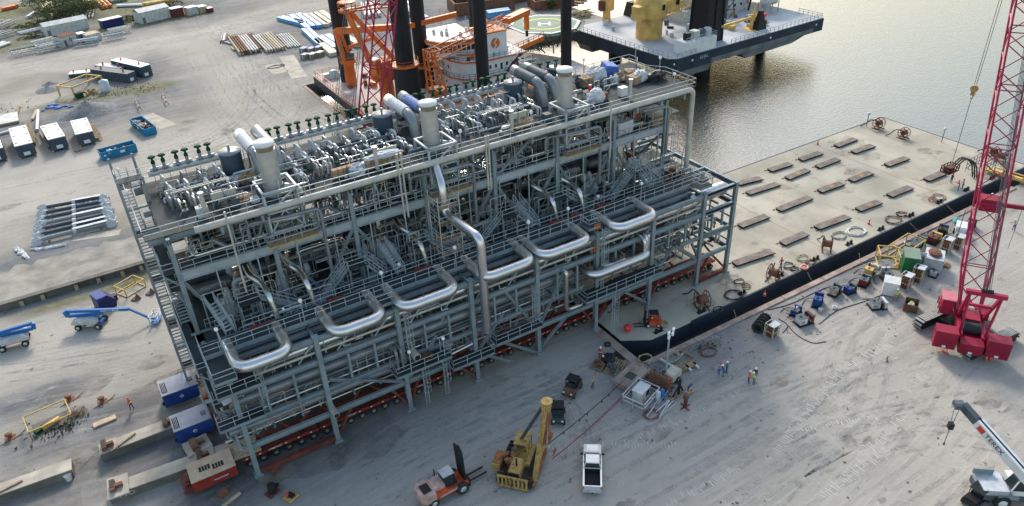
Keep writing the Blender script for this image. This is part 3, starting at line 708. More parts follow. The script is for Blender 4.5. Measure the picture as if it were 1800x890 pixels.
# stair tower at the left end: flights running in y, landings between
for k in range(9):
    z0 = 1.2 + k * 3.0; z1 = z0 + 3.0
    ya, yb = (22.6, 18.2) if k % 2 == 0 else (18.2, 22.6)
    stair((-1.55 - (k % 2) * 1.15, ya, z0), (-1.55 - (k % 2) * 1.15, yb, z1), 1.05, Vector((1, 0, 0)))
    m = MB('grating'); m.bx(-3.3, yb - (0 if yb > 20 else 1.3), z1 - .08, -.95, yb + (1.3 if yb > 20 else 0), z1)
    yy = yb + 1.3 if yb > 20 else yb - 1.3
    m.use('steel_light').rail([(-3.3, yb, z1), (-3.3, yy, z1), (-.95, yy, z1)]); m.part('stair_landing', MOD)
m = MB('steel')
for x in (-3.3, -.95):
    for y in (16.9, 23.9): m.ib((x, y, 1), (x, y, 28.4), .25, .25)
for k in range(9):
    z = 1.2 + k * 3
    for x in (-3.3, -.95): m.beam((x, 16.9, z), (x, 23.9, z), .2)
    m.beam((-3.3, 16.9, z), (-.95, 16.9, z), .2); m.beam((-3.3, 23.9, z), (-.95, 23.9, z), .2)
    m.beam((-3.3, 16.9, z), (-3.3, 23.9, z + 3), .12) if k % 2 else m.beam((-3.3, 23.9, z), (-3.3, 16.9, z + 3), .12)
m.part('stair_tower_frame', MOD)
# second, front flight of stairs hugging the left end
for k in range(6):
    z0 = 13.6 - k * 2.2; y0 = 14.5 - k * 2.2
    if z0 < 3: break
# left-end side platforms
for z, x0, y0, y1 in ((13.6, -2.3, 2, 16), (9.6, -1.9, 1, 9), (5.8, -1.6, 1, 6), (21.1, -2.2, 9, 16.5), (17.3, -2.0, 12, 16.8)):
    m = MB('grating'); m.bx(x0, y0, z - .08, -.5, y1, z); m.use('steel_light').ib((x0, y0, z - .25), (x0, y1, z - .25), .2, .4)
    m.use('steel_light').rail([(-.5, y0, z), (x0, y0, z), (x0, y1, z)]); m.part('side_walkway', MOD)
    for k in range(3): m = MB('steel'); yy = y0 + (y1 - y0) * k / 2; m.beam((x0 + .1, yy, z - .3), (-.5, yy, z - 2.2), .18); m.part('side_bracket', MOD)
for k in range(4): m = MB('pipegrey' if k % 2 else 'cladding'); m.bend([(-1.2, 3 + k * 3.2, 4), (-1.2, 3 + k * 3.2, 12.4), (.6, 3 + k * 3.2, 12.4)], .22, .6, 8); m.part('end_riser', MOD)
stair((-2.9, 14, 9.6), (-2.9, 8.4, 13.6), 1, Vector((1, 0, 0))); stair((-2.2, 7.6, 5.8), (-2.2, 2.4, 9.6), 1, Vector((1, 0, 0)))
stair((-1.6, 16.5, 17.6), (-1.6, 12, 21), 1, Vector((1, 0, 0))); stair((-1.6, 11.0, 13.6), (-1.6, 16.0, 17.6), 1, Vector((1, 0, 0)))
# stair towers on the main deck (paired flights around a small platform)
for px, py, fl in ((612, 470, 1), (870, 385, 1), (1075, 300, 1), (430, 530, 0), (715, 430, 0), (940, 345, 0)):
    p = G(px, py, DZ + 1.2); x, y = p.x, 6.6
    m = MB('grating'); m.bx(x - 1.1, y - .8, DZ + 3.2, x + 1.1, y + .8, DZ + 3.3); m.use('steel')
    for sx in (-1, 1):
        for sy in (-.7, .7): m.beam((x + sx, y + sy, DZ), (x + sx, y + sy, DZ + 3.2), .15)
    m.use('steel_light').rail([(x - 1.1, y + .8, DZ + 3.3), (x + 1.1, y + .8, DZ + 3.3), (x + 1.1, y - .8, DZ + 3.3), (x - 1.1, y - .8, DZ + 3.3)]); m.part('stair_landing', MOD)
    if fl: stair((x - 4.6, y, DZ + .1), (x - 1.1, y, DZ + 3.3), .9); stair((x + 2.6, y - 1.7, DZ + 1.8), (x + 1.2, y - .2, DZ + 3.3), .9, Vector((.7, .7, 0)))
    else: stair((x + 4.8, y, DZ + .6), (x + 1.1, y, DZ + 3.3), .9)
for px, py in ((925, 395), (700, 485), (1120, 320), (385, 560)):
    p = G(px, py, DZ + 1.5); stair((p.x + .4, 4.2, DZ + 1.8), (p.x - .4, 7.2, DZ + 4.2), .9, Vector((1, 0, 0)))
# --- exhaust stacks with their square support frames
for x in (10.3, 28.5, 46.9):
    s_ = T('exhaust_stack', '', ''); del s_['label'], s_['category']; s_.parent = MOD; s_.location = (x, 10.7, 0)
    m = MB('cladding'); m.lathe((0, 0, 0), [(.98, 25.9), (.98, 30.6)], 24); m.use('steel').lathe((0, 0, 0), [(1.0, 26.6), (1.05, 26.6), (1.05, 26.75), (1.0, 26.75)], 24); m.part('shaft', s_)
    m = MB('burlap'); m.lathe((0, 0, 0), [(.9, 30.62), (.9, 31.1)], 24); m.part('neck', s_)
    m = MB('white'); m.lathe((0, 0, 0), [(1.0, 31.1), (1.06, 31.25), (1.0, 31.42), (.6, 31.55), (.05, 31.6)], 24); m.part('cap', s_)
    m = MB('cladding'); m.tube([(0, 0, 25.85), (0, 0, 21.3)], .95, 20); m.use('steel').lathe((0, 0, 0), [(1.3, 24.3), (1.3, 24.5)], 20); m.part('lower_duct', s_)
    f = MB('steel_light')
    for sx in (-1.7, 1.7):
        for sy in (-1.9, 1.6): f.beam((sx, sy - .8, 22.4), (sx, sy - .8, 27.2), .22)
    for z in (27.1, 24.9, 22.7):
        f.beam((-1.7, -2.7, z), (1.7, -2.7, z), .22); f.beam((-1.7, .8, z), (1.7, .8, z), .22); f.beam((-1.7, -2.7, z), (-1.7, .8, z), .22); f.beam((1.7, -2.7, z), (1.7, .8, z), .22)
    f.beam((-1.7, -2.7, 22.7), (0, -2.7, 24.9), .14); f.beam((1.7, -2.7, 22.7), (0, -2.7, 24.9), .14); f.beam((-1.7, -2.7, 24.9), (1.7, -2.7, 27.1), .14); f.beam((1.7, -2.7, 22.7), (1.7, .8, 24.9), .14); f.beam((1.7, .8, 24.9), (1.7, -2.7, 27.1), .14)
    f.part('support_frame', s_)
    f = MB('wood'); f.bx(-2.6, -4.2, 22.0, 2.6, -2.8, 22.1); f.use('yellowframe'); f.beam((-2.6, -4.2, 21.9), (2.6, -4.2, 21.9), .1); f.use('steel_light').rail([(-2.6, -2.8, 22.1), (-2.6, -4.2, 22.1), (2.6, -4.2, 22.1), (2.6, -2.8, 22.1)]); f.part('scaffold_platform', s_)
    f = MB('cladding'); f.bend([(-1.2, 0, 23.6), (-1.9, -2.2, 23.9), (1.3, -3.0, 23.9), (2.2, -1.6, 24.1), (2.3, -1.6, 26.4), (1, -.8, 26.6)], .28, .7, 12); f.part('bypass_pipe', s_)
# scaffold round the tall riser
f = MB('pipecream')
for sx in (25.6, 28.2):
    for sy in (4.4, 6.8): f.beam((sx, sy, 13.6), (sx, sy, 23), .09)
for z in (15.4, 17.4, 19.4, 21.4):
    f.use('wood').bx(25.6, 4.4, z, 28.2, 5.0, z + .06); f.use('pipecream').rail([(25.6, 6.8, z), (25.6, 4.4, z), (28.2, 4.4, z), (28.2, 6.8, z)], 1.0, None, 1.3)
f.part('scaffold', MOD)
# thin vent masts in front of the top deck
for x, z0, z1 in ((4.6, 17.4, 26.8), (22.8, 20.2, 27.9), (23.25, 20.2, 27.9), (33.6, 20.4, 27.2), (33.95, 20.4, 27.2), (51.5, 19.6, 27.2)):
    m = MB('pipecream'); m.tube([(x, 7.3, z0), (x, 7.3, z1)], .11, 8); m.part('vent_mast', MOD)
for x in (13.9, 32.0, 50.2):   # grey inverted-L pipes
    m = MB('pipegrey'); m.bend([(x - 7.4, 9.0, 22.2), (x - 7.4, 9.0, 24.0), (x - 3.2, 7.5, 24.3), (x - .2, 7.4, 24.3), (x - .2, 7.4, 16.4)], .2, .7, 10); m.part('pipe', MOD)
m = MB('pipegrey'); m.bend([(57.3, 8.0, 24.3), (61.2, 7.4, 24.3), (61.2, 7.4, 17.5)], .2, .6, 10); m.part('pipe', MOD)
# --- top deck equipment, repeated in three trains
def valve(x, y, z, s=1.0, par=MOD):
    m = MB('pipegrey'); m.lathe((x, y, z), [(.2 * s, 0), (.26 * s, .12), (.26 * s, .3), (.14 * s, .36), (.12 * s, .7 * s)], 8); m.use('cladding').tube([(x - .35 * s, y, z + .2), (x + .35 * s, y, z + .2)], .17 * s, 8)
    v = m.part('valve', par)
    g = MB('green'); g.lathe((x, y, z), [(.17 * s, .6 * s), (.15 * s, .85 * s), (.08 * s, .9 * s), (.1 * s, 1.1 * s)], 6); g.lathe((x, y, z + 1.1 * s), [(.28 * s, 0), (.32 * s, .05), (.2 * s, .2)], 8); g.part('handwheel', v)
def vessel(x, y, z, r, h, m_='wrap'):
    m = MB(m_); h *= .72; m.lathe((x, y, z), [(r * .7, 0), (r, h * .12), (r, h * .5), (r * .75, h * .56), (r * .75, h * .85), (r * .6, h)], 12); m.bend([(x, y, z + h), (x, y, z + h + .35), (x + .1, y - .95, z + h + .3), (x + .12, y - 1.0, z)], r * .42, .35, 9); m.bend([(x - r, y, z + h * .3), (x - r - .5, y, z + h * .3), (x - r - .5, y - .4, z)], r * .3, .2, 7)
    return m
VX = [0.6, 1.9, 4.0, 5.2, 7.4, 8.5]
rv = random.Random(21)
trains = ((.6, 6, 3), (13.0, 12, 5), (31.3, 12, 4))
nv = 0
for tx, cnt, grp in trains:
    x = tx
    for k in range(cnt):
        valve(x, 20.3, TZ + 1.7, 1.35); x += 1.0 if k % 2 == 0 else 1.35
    x1 = x
    m = MB('wrap'); m.bend([(tx - .8, 20.4, TZ + 1.5), (x1 + .6, 20.4, TZ + 1.5), (x1 + 1.6, 19.4, TZ + 1.4)], .33, .7, 10); m.part('manifold_pipe', MOD)
    k = 0; x = tx + .4
    while x < x1 - .2:
        for row, y in enumerate((18.8, 17.3, 15.8)):
            mm = vessel(x + rv.uniform(-.2, .2), y, TZ, .32, rv.uniform(1.3, 2.2), rv.choice(('wrap', 'wrap', 'cladding', 'pipegrey'))); mm.part('filter_vessel', MOD)
        for y in (14.6, 13.2, 12.0):
            m = MB(rv.choice(('cladding', 'stainless', 'wrap', 'pipegrey'))); xx = x + rv.uniform(-.4, .4)
            m.bend([(xx, y + 1, TZ), (xx, y + 1, TZ + 1.2), (xx + .05, y, TZ + 1.2), (xx + .05, y, TZ)], .13, .3, 8); m.bend([(xx + .45, y + .8, TZ), (xx + .45, y + .8, TZ + 1.0), (xx + .5, y, TZ + 1.0), (xx + .5, y, TZ)], .1, .3, 8); m.part('hairpin_pipe', MOD)
        if k % 2 == 0: valve(x + .6, 11.4, TZ + .3, .8)
        x += 1.75; k += 1
for k in range(3): valve(49.6 + k * 1.3, 20.3, TZ + 1.9, 1.3)
m = MB('wrap'); m.bend([(45, 20.3, TZ + 1.5), (54, 20.3, TZ + 1.5)], .35, .5, 10); m.part('manifold_pipe', MOD)
def drum(x, y, r=1.15, h=2.3):
    m = MB('slate'); m.lathe((x, y, TZ + .5), [(r, 0), (r, h)], 22); m.use('pipegrey').lathe((x, y, TZ + .5 + h), [(r + .06, 0), (r + .06, .12), (.1, .18)], 22); m.use('wrap').lathe((x, y, TZ), [(r + .15, .2), (r + .05, .5)], 22)
    m.use('steel').cyl((x, y, TZ + .6 + h), .15, .7, 8); m.part('filter_drum', MOD)
for x in (8.6, 26.3, 44.4): drum(x - .6, 17.8)
for x in (29.6, 51.8): drum(x, 20.0, 1.0, 2.0)
for i, (x, c1, c2) in enumerate(((8.6, 'wrap', 'pipegrey'), (26.7, 'wrap', 'wrapblue'), (44.8, 'steel_dark', 'steel_dark'))):
    for k, c in ((0, c1), (1.9, c2)):
        xx = x + 1.5 + k
        m = MB('pipegrey'); m.bend([(xx, 20.7, TZ + 2.9), (xx + .2, 15.4, TZ + 2.7), (xx + .2, 14.6, TZ - .1)], .62, 1.6, 14, n=6)
        m.use('stainless' if c == 'wrap' else 'pipegrey').tube([(xx, 21.6, TZ + 2.95), (xx, 20.5, TZ + 2.9)], .7, 14)
        m.use(c).tube([(xx, 20.6, TZ + 2.9), (xx + .17, 16.7, TZ + 2.75)], .7, 14); m.use('steel').beam((xx, 19.5, TZ), (xx, 19.5, TZ + 2.2), .2); m.part('inlet_duct', MOD)
for x in (21.3, 38.5, 56.4, 3.2):
    m = MB('pipecream'); m.tube([(x, 9.6, TZ + .1), (x, 9.6, TZ + 2.6)], .22, 10); m.use('cladding').lathe((x, 9.6, TZ + 2.5), [(.3, 0), (.3, .25)], 10); m.part('vent_pipe', MOD)
for x in (4.8, 22.5, 39.6):
    m = MB('pipecream'); m.box((x, 11.0, TZ + 1.35), (1.1, .12, .7)); m.box((x + 1.25, 11.0, TZ + 1.35), (1.1, .12, .7)); m.use('steel'); [m.beam((x + d, 11, TZ), (x + d, 11, TZ + 1.7), .07) for d in (-.6, .62, 1.85)]; m.part('instrument_panel', MOD)
# access hatch stairs on top deck far side, near the third stack
stair((52.6, 20.9, TZ), (50.6, 23.0, TZ + 2.4), .9, Vector((.7, .7, 0)))
m = MB('grating'); m.bx(48.6, 22.4, TZ + 2.3, 50.8, 24.2, TZ + 2.4); m.use('steel_light').rail([(50.8, 24.2, TZ + 2.4), (48.6, 24.2, TZ + 2.4), (48.6, 22.4, TZ + 2.4), (50.4, 22.4, TZ + 2.4)]); m.use('steel'); m.beam((48.8, 22.6, TZ - 2), (48.8, 22.6, TZ + 2.4), .2); m.part('stair_landing', MOD)
# mezzanine piping behind the edge rail: one meter run, elbow, angled valves and handwheels per bay
for i, x in enumerate((0, 12.2, 17.9, 30.2, 35.9, 48.2)):
    for y, dz in ((9.7, .75),):
        m = MB('stainless'); m.bend([(x + 1.0, 12.6, MZ + 2.4), (x + 1.0, 12.4, MZ + dz), (x + 1.0, y, MZ + dz), (x + 10.6, y, MZ + dz)], .2, .5, 10); m.part('meter_run', MOD)
    m = MB('pipegrey'); m.tube([(x + 3.2, 10.6, MZ + 1.5), (x + 4.2, 9.7, MZ + .8)], .24, 8); m.tube([(x + 7.6, 9.8, MZ + .8), (x + 8.2, 10.2, MZ + 1.9)], .2, 8)
    m.use('steel_dark').tube([(x + 3.0 + .55 * math.cos(a), 10.9, MZ + 1.6 + .55 * math.sin(a)) for a in [k * math.pi / 6 for k in range(13)]], .04, 5, None, False)
    m.beam((x + 2.45, 10.9, MZ + 1.6), (x + 3.55, 10.9, MZ + 1.6), .05); m.beam((x + 3, 10.9, MZ + 1.05), (x + 3.001, 10.9, MZ + 2.15), .05); m.tube([(x + 3, 10.9, MZ + 1.6), (x + 3.7, 10.2, MZ + 1.15)], .05, 6); m.part('angle_valve', MOD)
# --- general clutter of vessels, pipe runs and cable trays on the decks, all standing on a deck
rc = random.Random(99)
def clutter(n, xs, ys, z, hmax, name, mats, rmax=.3):
    for k in range(n):
        x = rc.uniform(*xs); y = rc.uniform(*ys); m = MB(rc.choice(mats)); t = rc.random()
        if t < .4:
            L_ = rc.uniform(1.5, 7); h = rc.uniform(.3, hmax); r = rc.uniform(.07, rmax * .7); dy = rc.uniform(-2, 2) if ys[1] - ys[0] > 3 else rc.uniform(-.6, .6)
            m.bend([(x, y, z), (x, y, z + h), (x + L_, y, z + h), (x + L_, max(ys[0], min(ys[1], y + dy)), z + h), (x + L_, max(ys[0], min(ys[1], y + dy)), z)], r, r * 2.5, 8)
        elif t < .6:
            r = rc.uniform(.15, rmax * 1.6); h = rc.uniform(.8, hmax); m.lathe((x, y, z), [(r * .5, 0), (r, .3), (r, h * .85), (r * .4, h)], 10); m.tube([(x, y, z + h), (x, y, z + h + .4)], r * .3, 6)
        elif t < .75:
            r = rc.uniform(.2, rmax * 1.5); L_ = rc.uniform(1, 2.6); m.lathe((x, y, z + r + .5), [(r * .3, 0), (r, .2), (r, L_ - .2), (r * .3, L_)], 10, None, rc.choice('xy')); m.use('steel').bx(x - .2, y - .2, z, x + .2, y + .2, z + .5)
        elif t < .9:
            d = [rc.uniform(.3, 1.3) for _ in range(3)]; m.box((x, y, z + d[2] / 2), d, rc.choice((0, 0, .1)))
        else:
            h = rc.uniform(1.5, hmax + 1); m.tube([(x, y, z), (x, y, z + h)], .07, 6); m.use('lamp').lathe((x, y, z + h), [(.14, 0), (.14, .2), (.02, .3)], 8)
        m.part(name, MOD)
PM = ('steel', 'steel_dark', 'pipegrey', 'stainless', 'steel_light', 'wrap', 'steel_dark', 'slate')
clutter(70, (0, 60), (9.6, 20), DZ, 4.5, 'deck_piping', PM, .4)
clutter(28, (2, 62), (4.6, 9.0), DZ, 1.6, 'deck_piping', ('steel', 'steel_dark', 'pipegrey', 'steel', 'stainless'), .25)
clutter(75, (1, 58), (10.2, 20), MZ, 3.2, 'mezzanine_piping', PM, .32)
clutter(75, (1, 56), (9.8, 19.5), TZ - .02, 1.4, 'top_deck_piping', PM, .22)
clutter(45, (0, 58), (5.5, 8.5), 5.9, 3, 'lower_deck_piping', PM, .35)
clutter(30, (-1, 44), (1.0, 8), 9.75, 1.2, 'lower_deck_piping', PM, .2)
for k in range(10):
    x = 2.2 + k * 6.0; y = 17.6 + (k % 2) * .5; m = MB('slate' if k % 2 else 'steel_dark'); m.box((x, y, DZ + 1.7), (4.6, 3.4, 3.2)); m.lathe((x - 2.2, y - 2.6, DZ + 1.2), [(.3, 0), (.75, .3), (.75, 4.0), (.3, 4.4)], 14, 'pipegrey', 'x'); m.use('steel'); [m.lathe((x - 1.6 + j * 1.1, y - .5, DZ + 3.3), [(.4, 0), (.4, .7), (.2, 1.1)], 10) for j in range(4)]; m.part('compressor', MOD)
    m = MB('steel_dark'); m.box((x + 1, 18.4, MZ + 1.1), (3.4, 2.8, 2.1)); m.use('pipegrey'); m.lathe((x - 1.4, 16.4, MZ + .9), [(.2, 0), (.55, .2), (.55, 3), (.2, 3.3)], 12, None, 'x'); m.part('cooler_unit', MOD)
# wrapped items on the main deck
for px, py, d in ((688, 410, (2.6, 2, 2.4)), (500, 490, (1.2, 1.6, 3.2)), (1055, 300, (2.4, 2, 1.6)), (395, 500, (1.6, 1.4, 2)), (640, 300, (1, 1, 1.4))):
    p = OY(px, py, 8.2); m = MB('wrap'); m.lump((p.x, 10.4, DZ), d, None, .2); m.part('wrapped_valve', MOD)
for k in range(16):   # pairs of white insulated valve bodies on the deck
    x = 3.2 + (k // 2) * 7.9; m = MB('wrap'); m.lathe((x + (k % 2) * .9, 11.6, DZ + .8), [(.15, 0), (.38, .3), (.42, 1.0), (.2, 1.6)], 10); m.part('insulated_valve', MOD)
# deck lights on poles along walkway and top deck
for x, y, z in ((.4, 1.95, 15.35), (8.6, 1.95, 15.35), (17.3, 1.95, 15.35), (26, 1.95, 15.35), (35.6, 1.95, 15.35), (41.2, 1.95, 15.35), (52.4, 1.95, 15.35), (62.5, 8.2, TZ), (-2.8, 15, TZ), (-2.8, 21, TZ), (12.8, 8.3, TZ), (31, 8.3, TZ), (40.4, 8.3, TZ), (57, 20.5, TZ), (65.6, 14.5, TZ), (66.2, 20.4, TZ), (20.5, 5, DZ), (37.5, 5, DZ), (55.8, 5, DZ), (48, 5, DZ), (17.8, -1.6, 6.9), (21.9, -1.6, 6.9)):
    m = MB('steel_light'); m.beam((x, y, z), (x, y + .001, z + 2.3), .08); p = m.part('light_pole', MOD)
    m = MB('lamp'); m.lathe((x, y, z + 2.3), [(.12, 0), (.2, .12), (.2, .3), (.05, .42)], 10); m.part('lamp_head', p)
# red fire-water boxes on the walkway, orange gates
for px, py in ((585, 505 - 1), (455, 563), (740, 455), (1012, 388), (1058, 372), (975, 383)):
    p = OY(px, py, 3.6); m = MB('redrust'); m.box((p.x, 3.5, 15.5), (1.9, .35, .3)); m.use('red').box((p.x - .6, 3.45, 15.7), (.5, .3, .15)); m.part('fire_hose_box', MOD)
for px, py, z in ((402, 515, 13.6), (640, 430, 13.6), (775, 425, 16), (1050, 405, 15.4), (1045, 445, 12), (848, 458, 15)):
    p = G(px, py, z); m = MB('orange'); m.rail([(p.x - .4, p.y, z), (p.x + .4, p.y, z)], .8, None, .4, .03); m.part('safety_gate', MOD)
# red sea-fastening frames under the module
for a, b in (((.3, 0, .5), (8.5, 0, .5)), ((62, 0, .5), (67.2, 0, .5))):
    m = MB('redrust'); m.beam(a, b, .45, .6); m.part('transport_beam', MOD)
for x0, x1 in ((8.8, 11.2), (17.6, 15.6), (17.6, 19.2), (26.5, 23.2), (44.1, 41.9), (44.1, 46.2), (53, 55.2), (61.7, 58.6), (61.7, 64), (67.4, 64.4)):
    m = MB('redrust'); m.beam((x0, 0, .6), (x1, 0.2, 4.0), .28); m.part('transport_brace', MOD)
for x in (1.5, 6, 12, 22, 31, 39, 48, 57, 64):
    for y in (3, 10.3, 16.6):
        m = MB('redrust'); m.beam((x, y, 1.9), (x + 1.6, y, 3.9), .25); m.beam((x + 3.2, y, 1.9), (x + 1.6, y, 3.9), .25); m.beam((x, y, 3.9), (x + 3.2, y, 3.9), .3, .3); m.part('saddle_frame', MOD)

# --- fine framing: portals, hangers, small-bore lines and cable trays
rf = random.Random(321)
def fine(n, xs, ys, z, hm, N=('small_frame', 'small_bore_pipe', 'cable_tray', 'inner_handrail')):
    for k in range(n):
        x = rf.uniform(*xs); y = rf.uniform(*ys); m = MB(rf.choice(('steel_light', 'steel_light', 'cladding', 'pipecream', 'steel'))); t = rf.random()
        if t < .35:
            h = rf.uniform(1.2, hm); w_ = rf.uniform(.8, 2.4); m.rail([(x, y, z), (x + w_, y, z)], h, None, w_, .05, 2); m.beam((x, y, z), (x + w_, y, z + h), .06); m.part(N[0], MOD)
        elif t < .75:
            h = rf.uniform(.6, hm); L_ = rf.uniform(1, 5); r = rf.uniform(.035, .08); y2 = y - rf.uniform(.3, 1.2)
            m.bend([(x, y, z), (x, y, z + h), (x + L_, y, z + h), (x + L_, y2, z + h), (x + L_, y2, z + h * .3), (x + L_ + .8, y2, z + h * .3)], r, .15, 6, None, 2); m.part(N[1], MOD)
        elif t < .9:
            L_ = rf.uniform(2, 7); h = rf.uniform(1.5, hm); m.beam((x, y, z + h), (x + L_, y, z + h), .4, .05); m.beam((x, y - .2, z + h + .05), (x + L_, y - .2, z + h + .05), .04, .14); m.beam((x, y + .2, z + h + .05), (x + L_, y + .2, z + h + .05), .04, .14); m.beam((x + L_ / 2, y, z), (x + L_ / 2, y + .001, z + h), .1); m.part(N[2], MOD)
        else:
            m.rail([(x, y, z), (x + rf.uniform(2, 5), y, z)], 1.05, None, 1.2, .03); m.part(N[3], MOD)
fine(64, (0, 60), (8.9, 12), MZ, 3.4); fine(60, (0, 62), (5, 14), DZ, 3.6); fine(48, (0, 56), (9.8, 19), TZ - .02, 1.9); fine(44, (0, 60), (.6, 3.6), 4.6, 3.4); fine(20, (1, 60), (.5, 1.2), 11.6, 2.2)
NB = ('pipe_support', 'impulse_line', 'cable_ladder', 'bay_handrail')
fine(90, (0, 60), (8.9, 14), MZ, 3.8, NB); fine(60, (0, 62), (7, 13), DZ, 5.5, NB); fine(50, (-.6, 60), (.3, 3), 5.2, 5.5, NB)
for k in range(15):
    x = 2.5 + k * 4.15; m = MB('steel_light'); m.beam((x, .3, 11.6), (x + 2, .3, 13.7), .12); m.part('light_brace', MOD); m = MB('steel_light'); m.beam((x, 8.4, 15 + (k % 3)), (x, 8.401, 20.6), .12); m.part('hanger_rod', MOD)

lines('beam', (13.75,), 2.1, 0, 62, .45, .4, 'steel_light'); lines('beam', (12.2,), 3.3, 0, 62, .3, .4)
for y, z, r, c in ((2.9, 13.9, .26, 'pipegrey'), (.35, 12.3, .14, 'pipecream'), (1.6, 11.9, .22, 'pipegrey'), (3.5, 14.1, .16, 'stainless')):
    m = MB(c); m.tube([(-.4, y, z), (61.5, y, z)], r, 12); m.part('rack_pipe', MOD)
for k in range(24): m = MB('steel'); x = 1.2 + k * 2.55; m.beam((x, .2, 13.4), (x + (1.4 if k % 2 else 0), 4.2, 13.4), .14, .2); m.part('rack_strut', MOD)
# ================================================================ helpers for bigger machines
def txt(s, size, o, xd, ud, m, parent=None, name='lettering', ext=.012):
    """real lettering: text turned into a thin mesh, origin o, reading along xd, letters rising along ud"""
    cu = bpy.data.curves.new(name, 'FONT'); cu.body = s; cu.size = size; cu.extrude = ext; cu.align_x = 'CENTER'; cu.align_y = 'CENTER'; cu.resolution_u = 2
    tmp = bpy.data.objects.new('tmp', cu); col.objects.link(tmp)
    me = bpy.data.meshes.new_from_object(tmp); bpy.data.objects.remove(tmp); bpy.data.curves.remove(cu)
    xd = Vector(xd).normalized(); ud = Vector(ud); ud = (ud - xd * ud.dot(xd)).normalized(); n = xd.cross(ud)
    me.transform(Matrix(((xd.x, ud.x, n.x, o[0]), (xd.y, ud.y, n.y, o[1]), (xd.z, ud.z, n.z, o[2]), (0, 0, 0, 1))))
    me.name = name; me.materials.clear(); me.materials.append(MATS[m])
    ob = bpy.data.objects.new(name, me); col.objects.link(ob); ob.parent = parent; return ob
def lattice(m, a, b, w0, w1, h0, h1, r=.07, step=2.2, up=Vector((0, 0, 1)), rl=None):
    a = Vector(a); b = Vector(b); d = (b - a); L = d.length; d.normalize(); sd_ = d.cross(up).normalized(); u = sd_.cross(d).normalized(); n = max(2, int(L / step))
    def P(i, k):
        t = i / n; w_ = (w0 + (w1 - w0) * t) / 2; h = (h0 + (h1 - h0) * t) / 2; c = a + d * L * t
        return c + sd_ * w_ * (1, 1, -1, -1)[k] + u * h * (1, -1, -1, 1)[k]
    rl = rl or r * .55
    for k in range(4): m.tube([P(0, k), P(n, k)], r, 6)
    for i in range(n):
        for k in range(4):
            q = (k + 1) % 4; s0, s1 = (k, q) if i % 2 else (q, k)
            m.tube([P(i, s0), P(i + 1, s1)], rl, 4, None, False)
            if i % 3 == 0: m.tube([P(i, k), P(i, q)], rl, 4, None, False)
def wheel(x, y, r, w, par, m='rubber', rimm='white', side=-1, name='wheel'):
    k = MB(m); k.lathe((x, y - w / 2, r), [(r * .62, 0), (r * .93, 0), (r, w * .14), (r, w * .86), (r * .93, w), (r * .62, w)], 16, None, 'y'); o = k.part(name, par)
    k = MB(rimm); k.lathe((x, y - w / 2 - .012, r), [(r * .16, -.03), (r * .6, .02), (r * .6, w + .004), (r * .16, w + .06)], 14, None, 'y'); k.part('rim', o); return o

# ================================================================ TRAILERS UNDER THE MODULE
def trailer():
    t = T('modular_trailer', 'x', 'trailer', (0, 0, 0), 0, 'red multi-axle trailers under the module')
    m = MB('red'); m.bx(0, -1.2, 1.15, 8.3, -1.05, 1.5); m.bx(0, 1.05, 1.15, 8.3, 1.2, 1.5); m.use('redrust').bx(0, -1.05, 1.2, 8.3, 1.05, 1.42); m.part('bed', t)
    for i in range(6):
        x = .7 + i * 1.4
        for s_ in (-1, 1): wheel(x, s_ * .85, .42, .55, t, 'rubber', 'dust_rim')
        m = MB('redrust'); m.beam((x, -.8, .5), (x + .3, -.8, 1.2), .16); m.beam((x, .8, .5), (x + .3, .8, 1.2), .16); m.part('axle_arm', t)
        m = MB('white'); m.bx(x - .35, -1.215, 1.24, x - .15, -1.202, 1.4); m.part('marker_plate', t)
    txt('MAMMOET', .3, (3.5, -1.22, 1.33), (1, 0, 0), (0, 0, 1), 'white', t)
    return t
tr0 = trailer(); rows = [(2.7, [-1.0 + 8.5 * i for i in range(8)]), (10.0, [-1.4, 7.1, 15.6]), (16.4, [-1.2, 7.3])]
bays = ['under the module corner beside the red power pack', 'in the front row, under the second module bay', 'in the front row, under the third module bay', 'in the front row, under the fourth module bay', 'in the front row, under the tall bent riser pipe', 'in the front row, just left of the quay corner', 'on the barge deck under the lower silver loop', 'on the barge deck under the right end of the module']
first = True
for y, xs in rows:
    for i, x in enumerate(xs):
        if y < 5: lab = 'red trailer, ' + bays[i]
        else: lab = 'dusty red trailer %s, behind the %s blue power pack' % (('at the left end' , 'one length in', 'two lengths in')[i], 'lower' if y < 12 else 'upper')
        if first: o = tr0; o.location = (x, y, 0); o['label'] = lab; first = False
        else: o = dup(tr0, (x, y, 0), 0, lab)
def powerpack(name, lab, x, y, L_, W, z0, z1, body, top, det):
    t = T(name, lab, 'power pack', (x, y, 0))
    m = MB(body); m.bx(0, -W / 2, z0, L_, W / 2, z1 - .06); m.use('black').bx(.2, -W / 2 + .2, .6, L_ - .2, W / 2 - .2, z0); m.part('housing', t)
    m = MB(top); m.bx(-.03, -W / 2 - .03, z1 - .06, L_ + .03, W / 2 + .03, z1); m.part('roof_panel', t)
    for (a, b, c, d) in det:
        m = MB('bed'); m.bx(a, b, z1 + .002, c, d, z1 + .03); m.use(top)
        for k in range(1, 4): xx = a + (c - a) * k / 4; m.bx(xx - .03, b, z1 + .03, xx + .03, d, z1 + .05)
        m.part('vent_grille', t)
    return t
DG = [(.12, -1.0, .7, .9), (3.1, -.5, 3.6, .2)]
p1 = powerpack('power_pack', 'blue power pack with pale roof, upper of the two, left of the module', -6.4, 17.0, 3.9, 3.1, .7, 2.5, 'blue', 'packblue', DG)
p2 = powerpack('power_pack', 'blue power pack with pale roof, lower one, beside the red power pack', -6.3, 10.1, 3.9, 2.9, .7, 2.5, 'blue', 'packblue', DG)
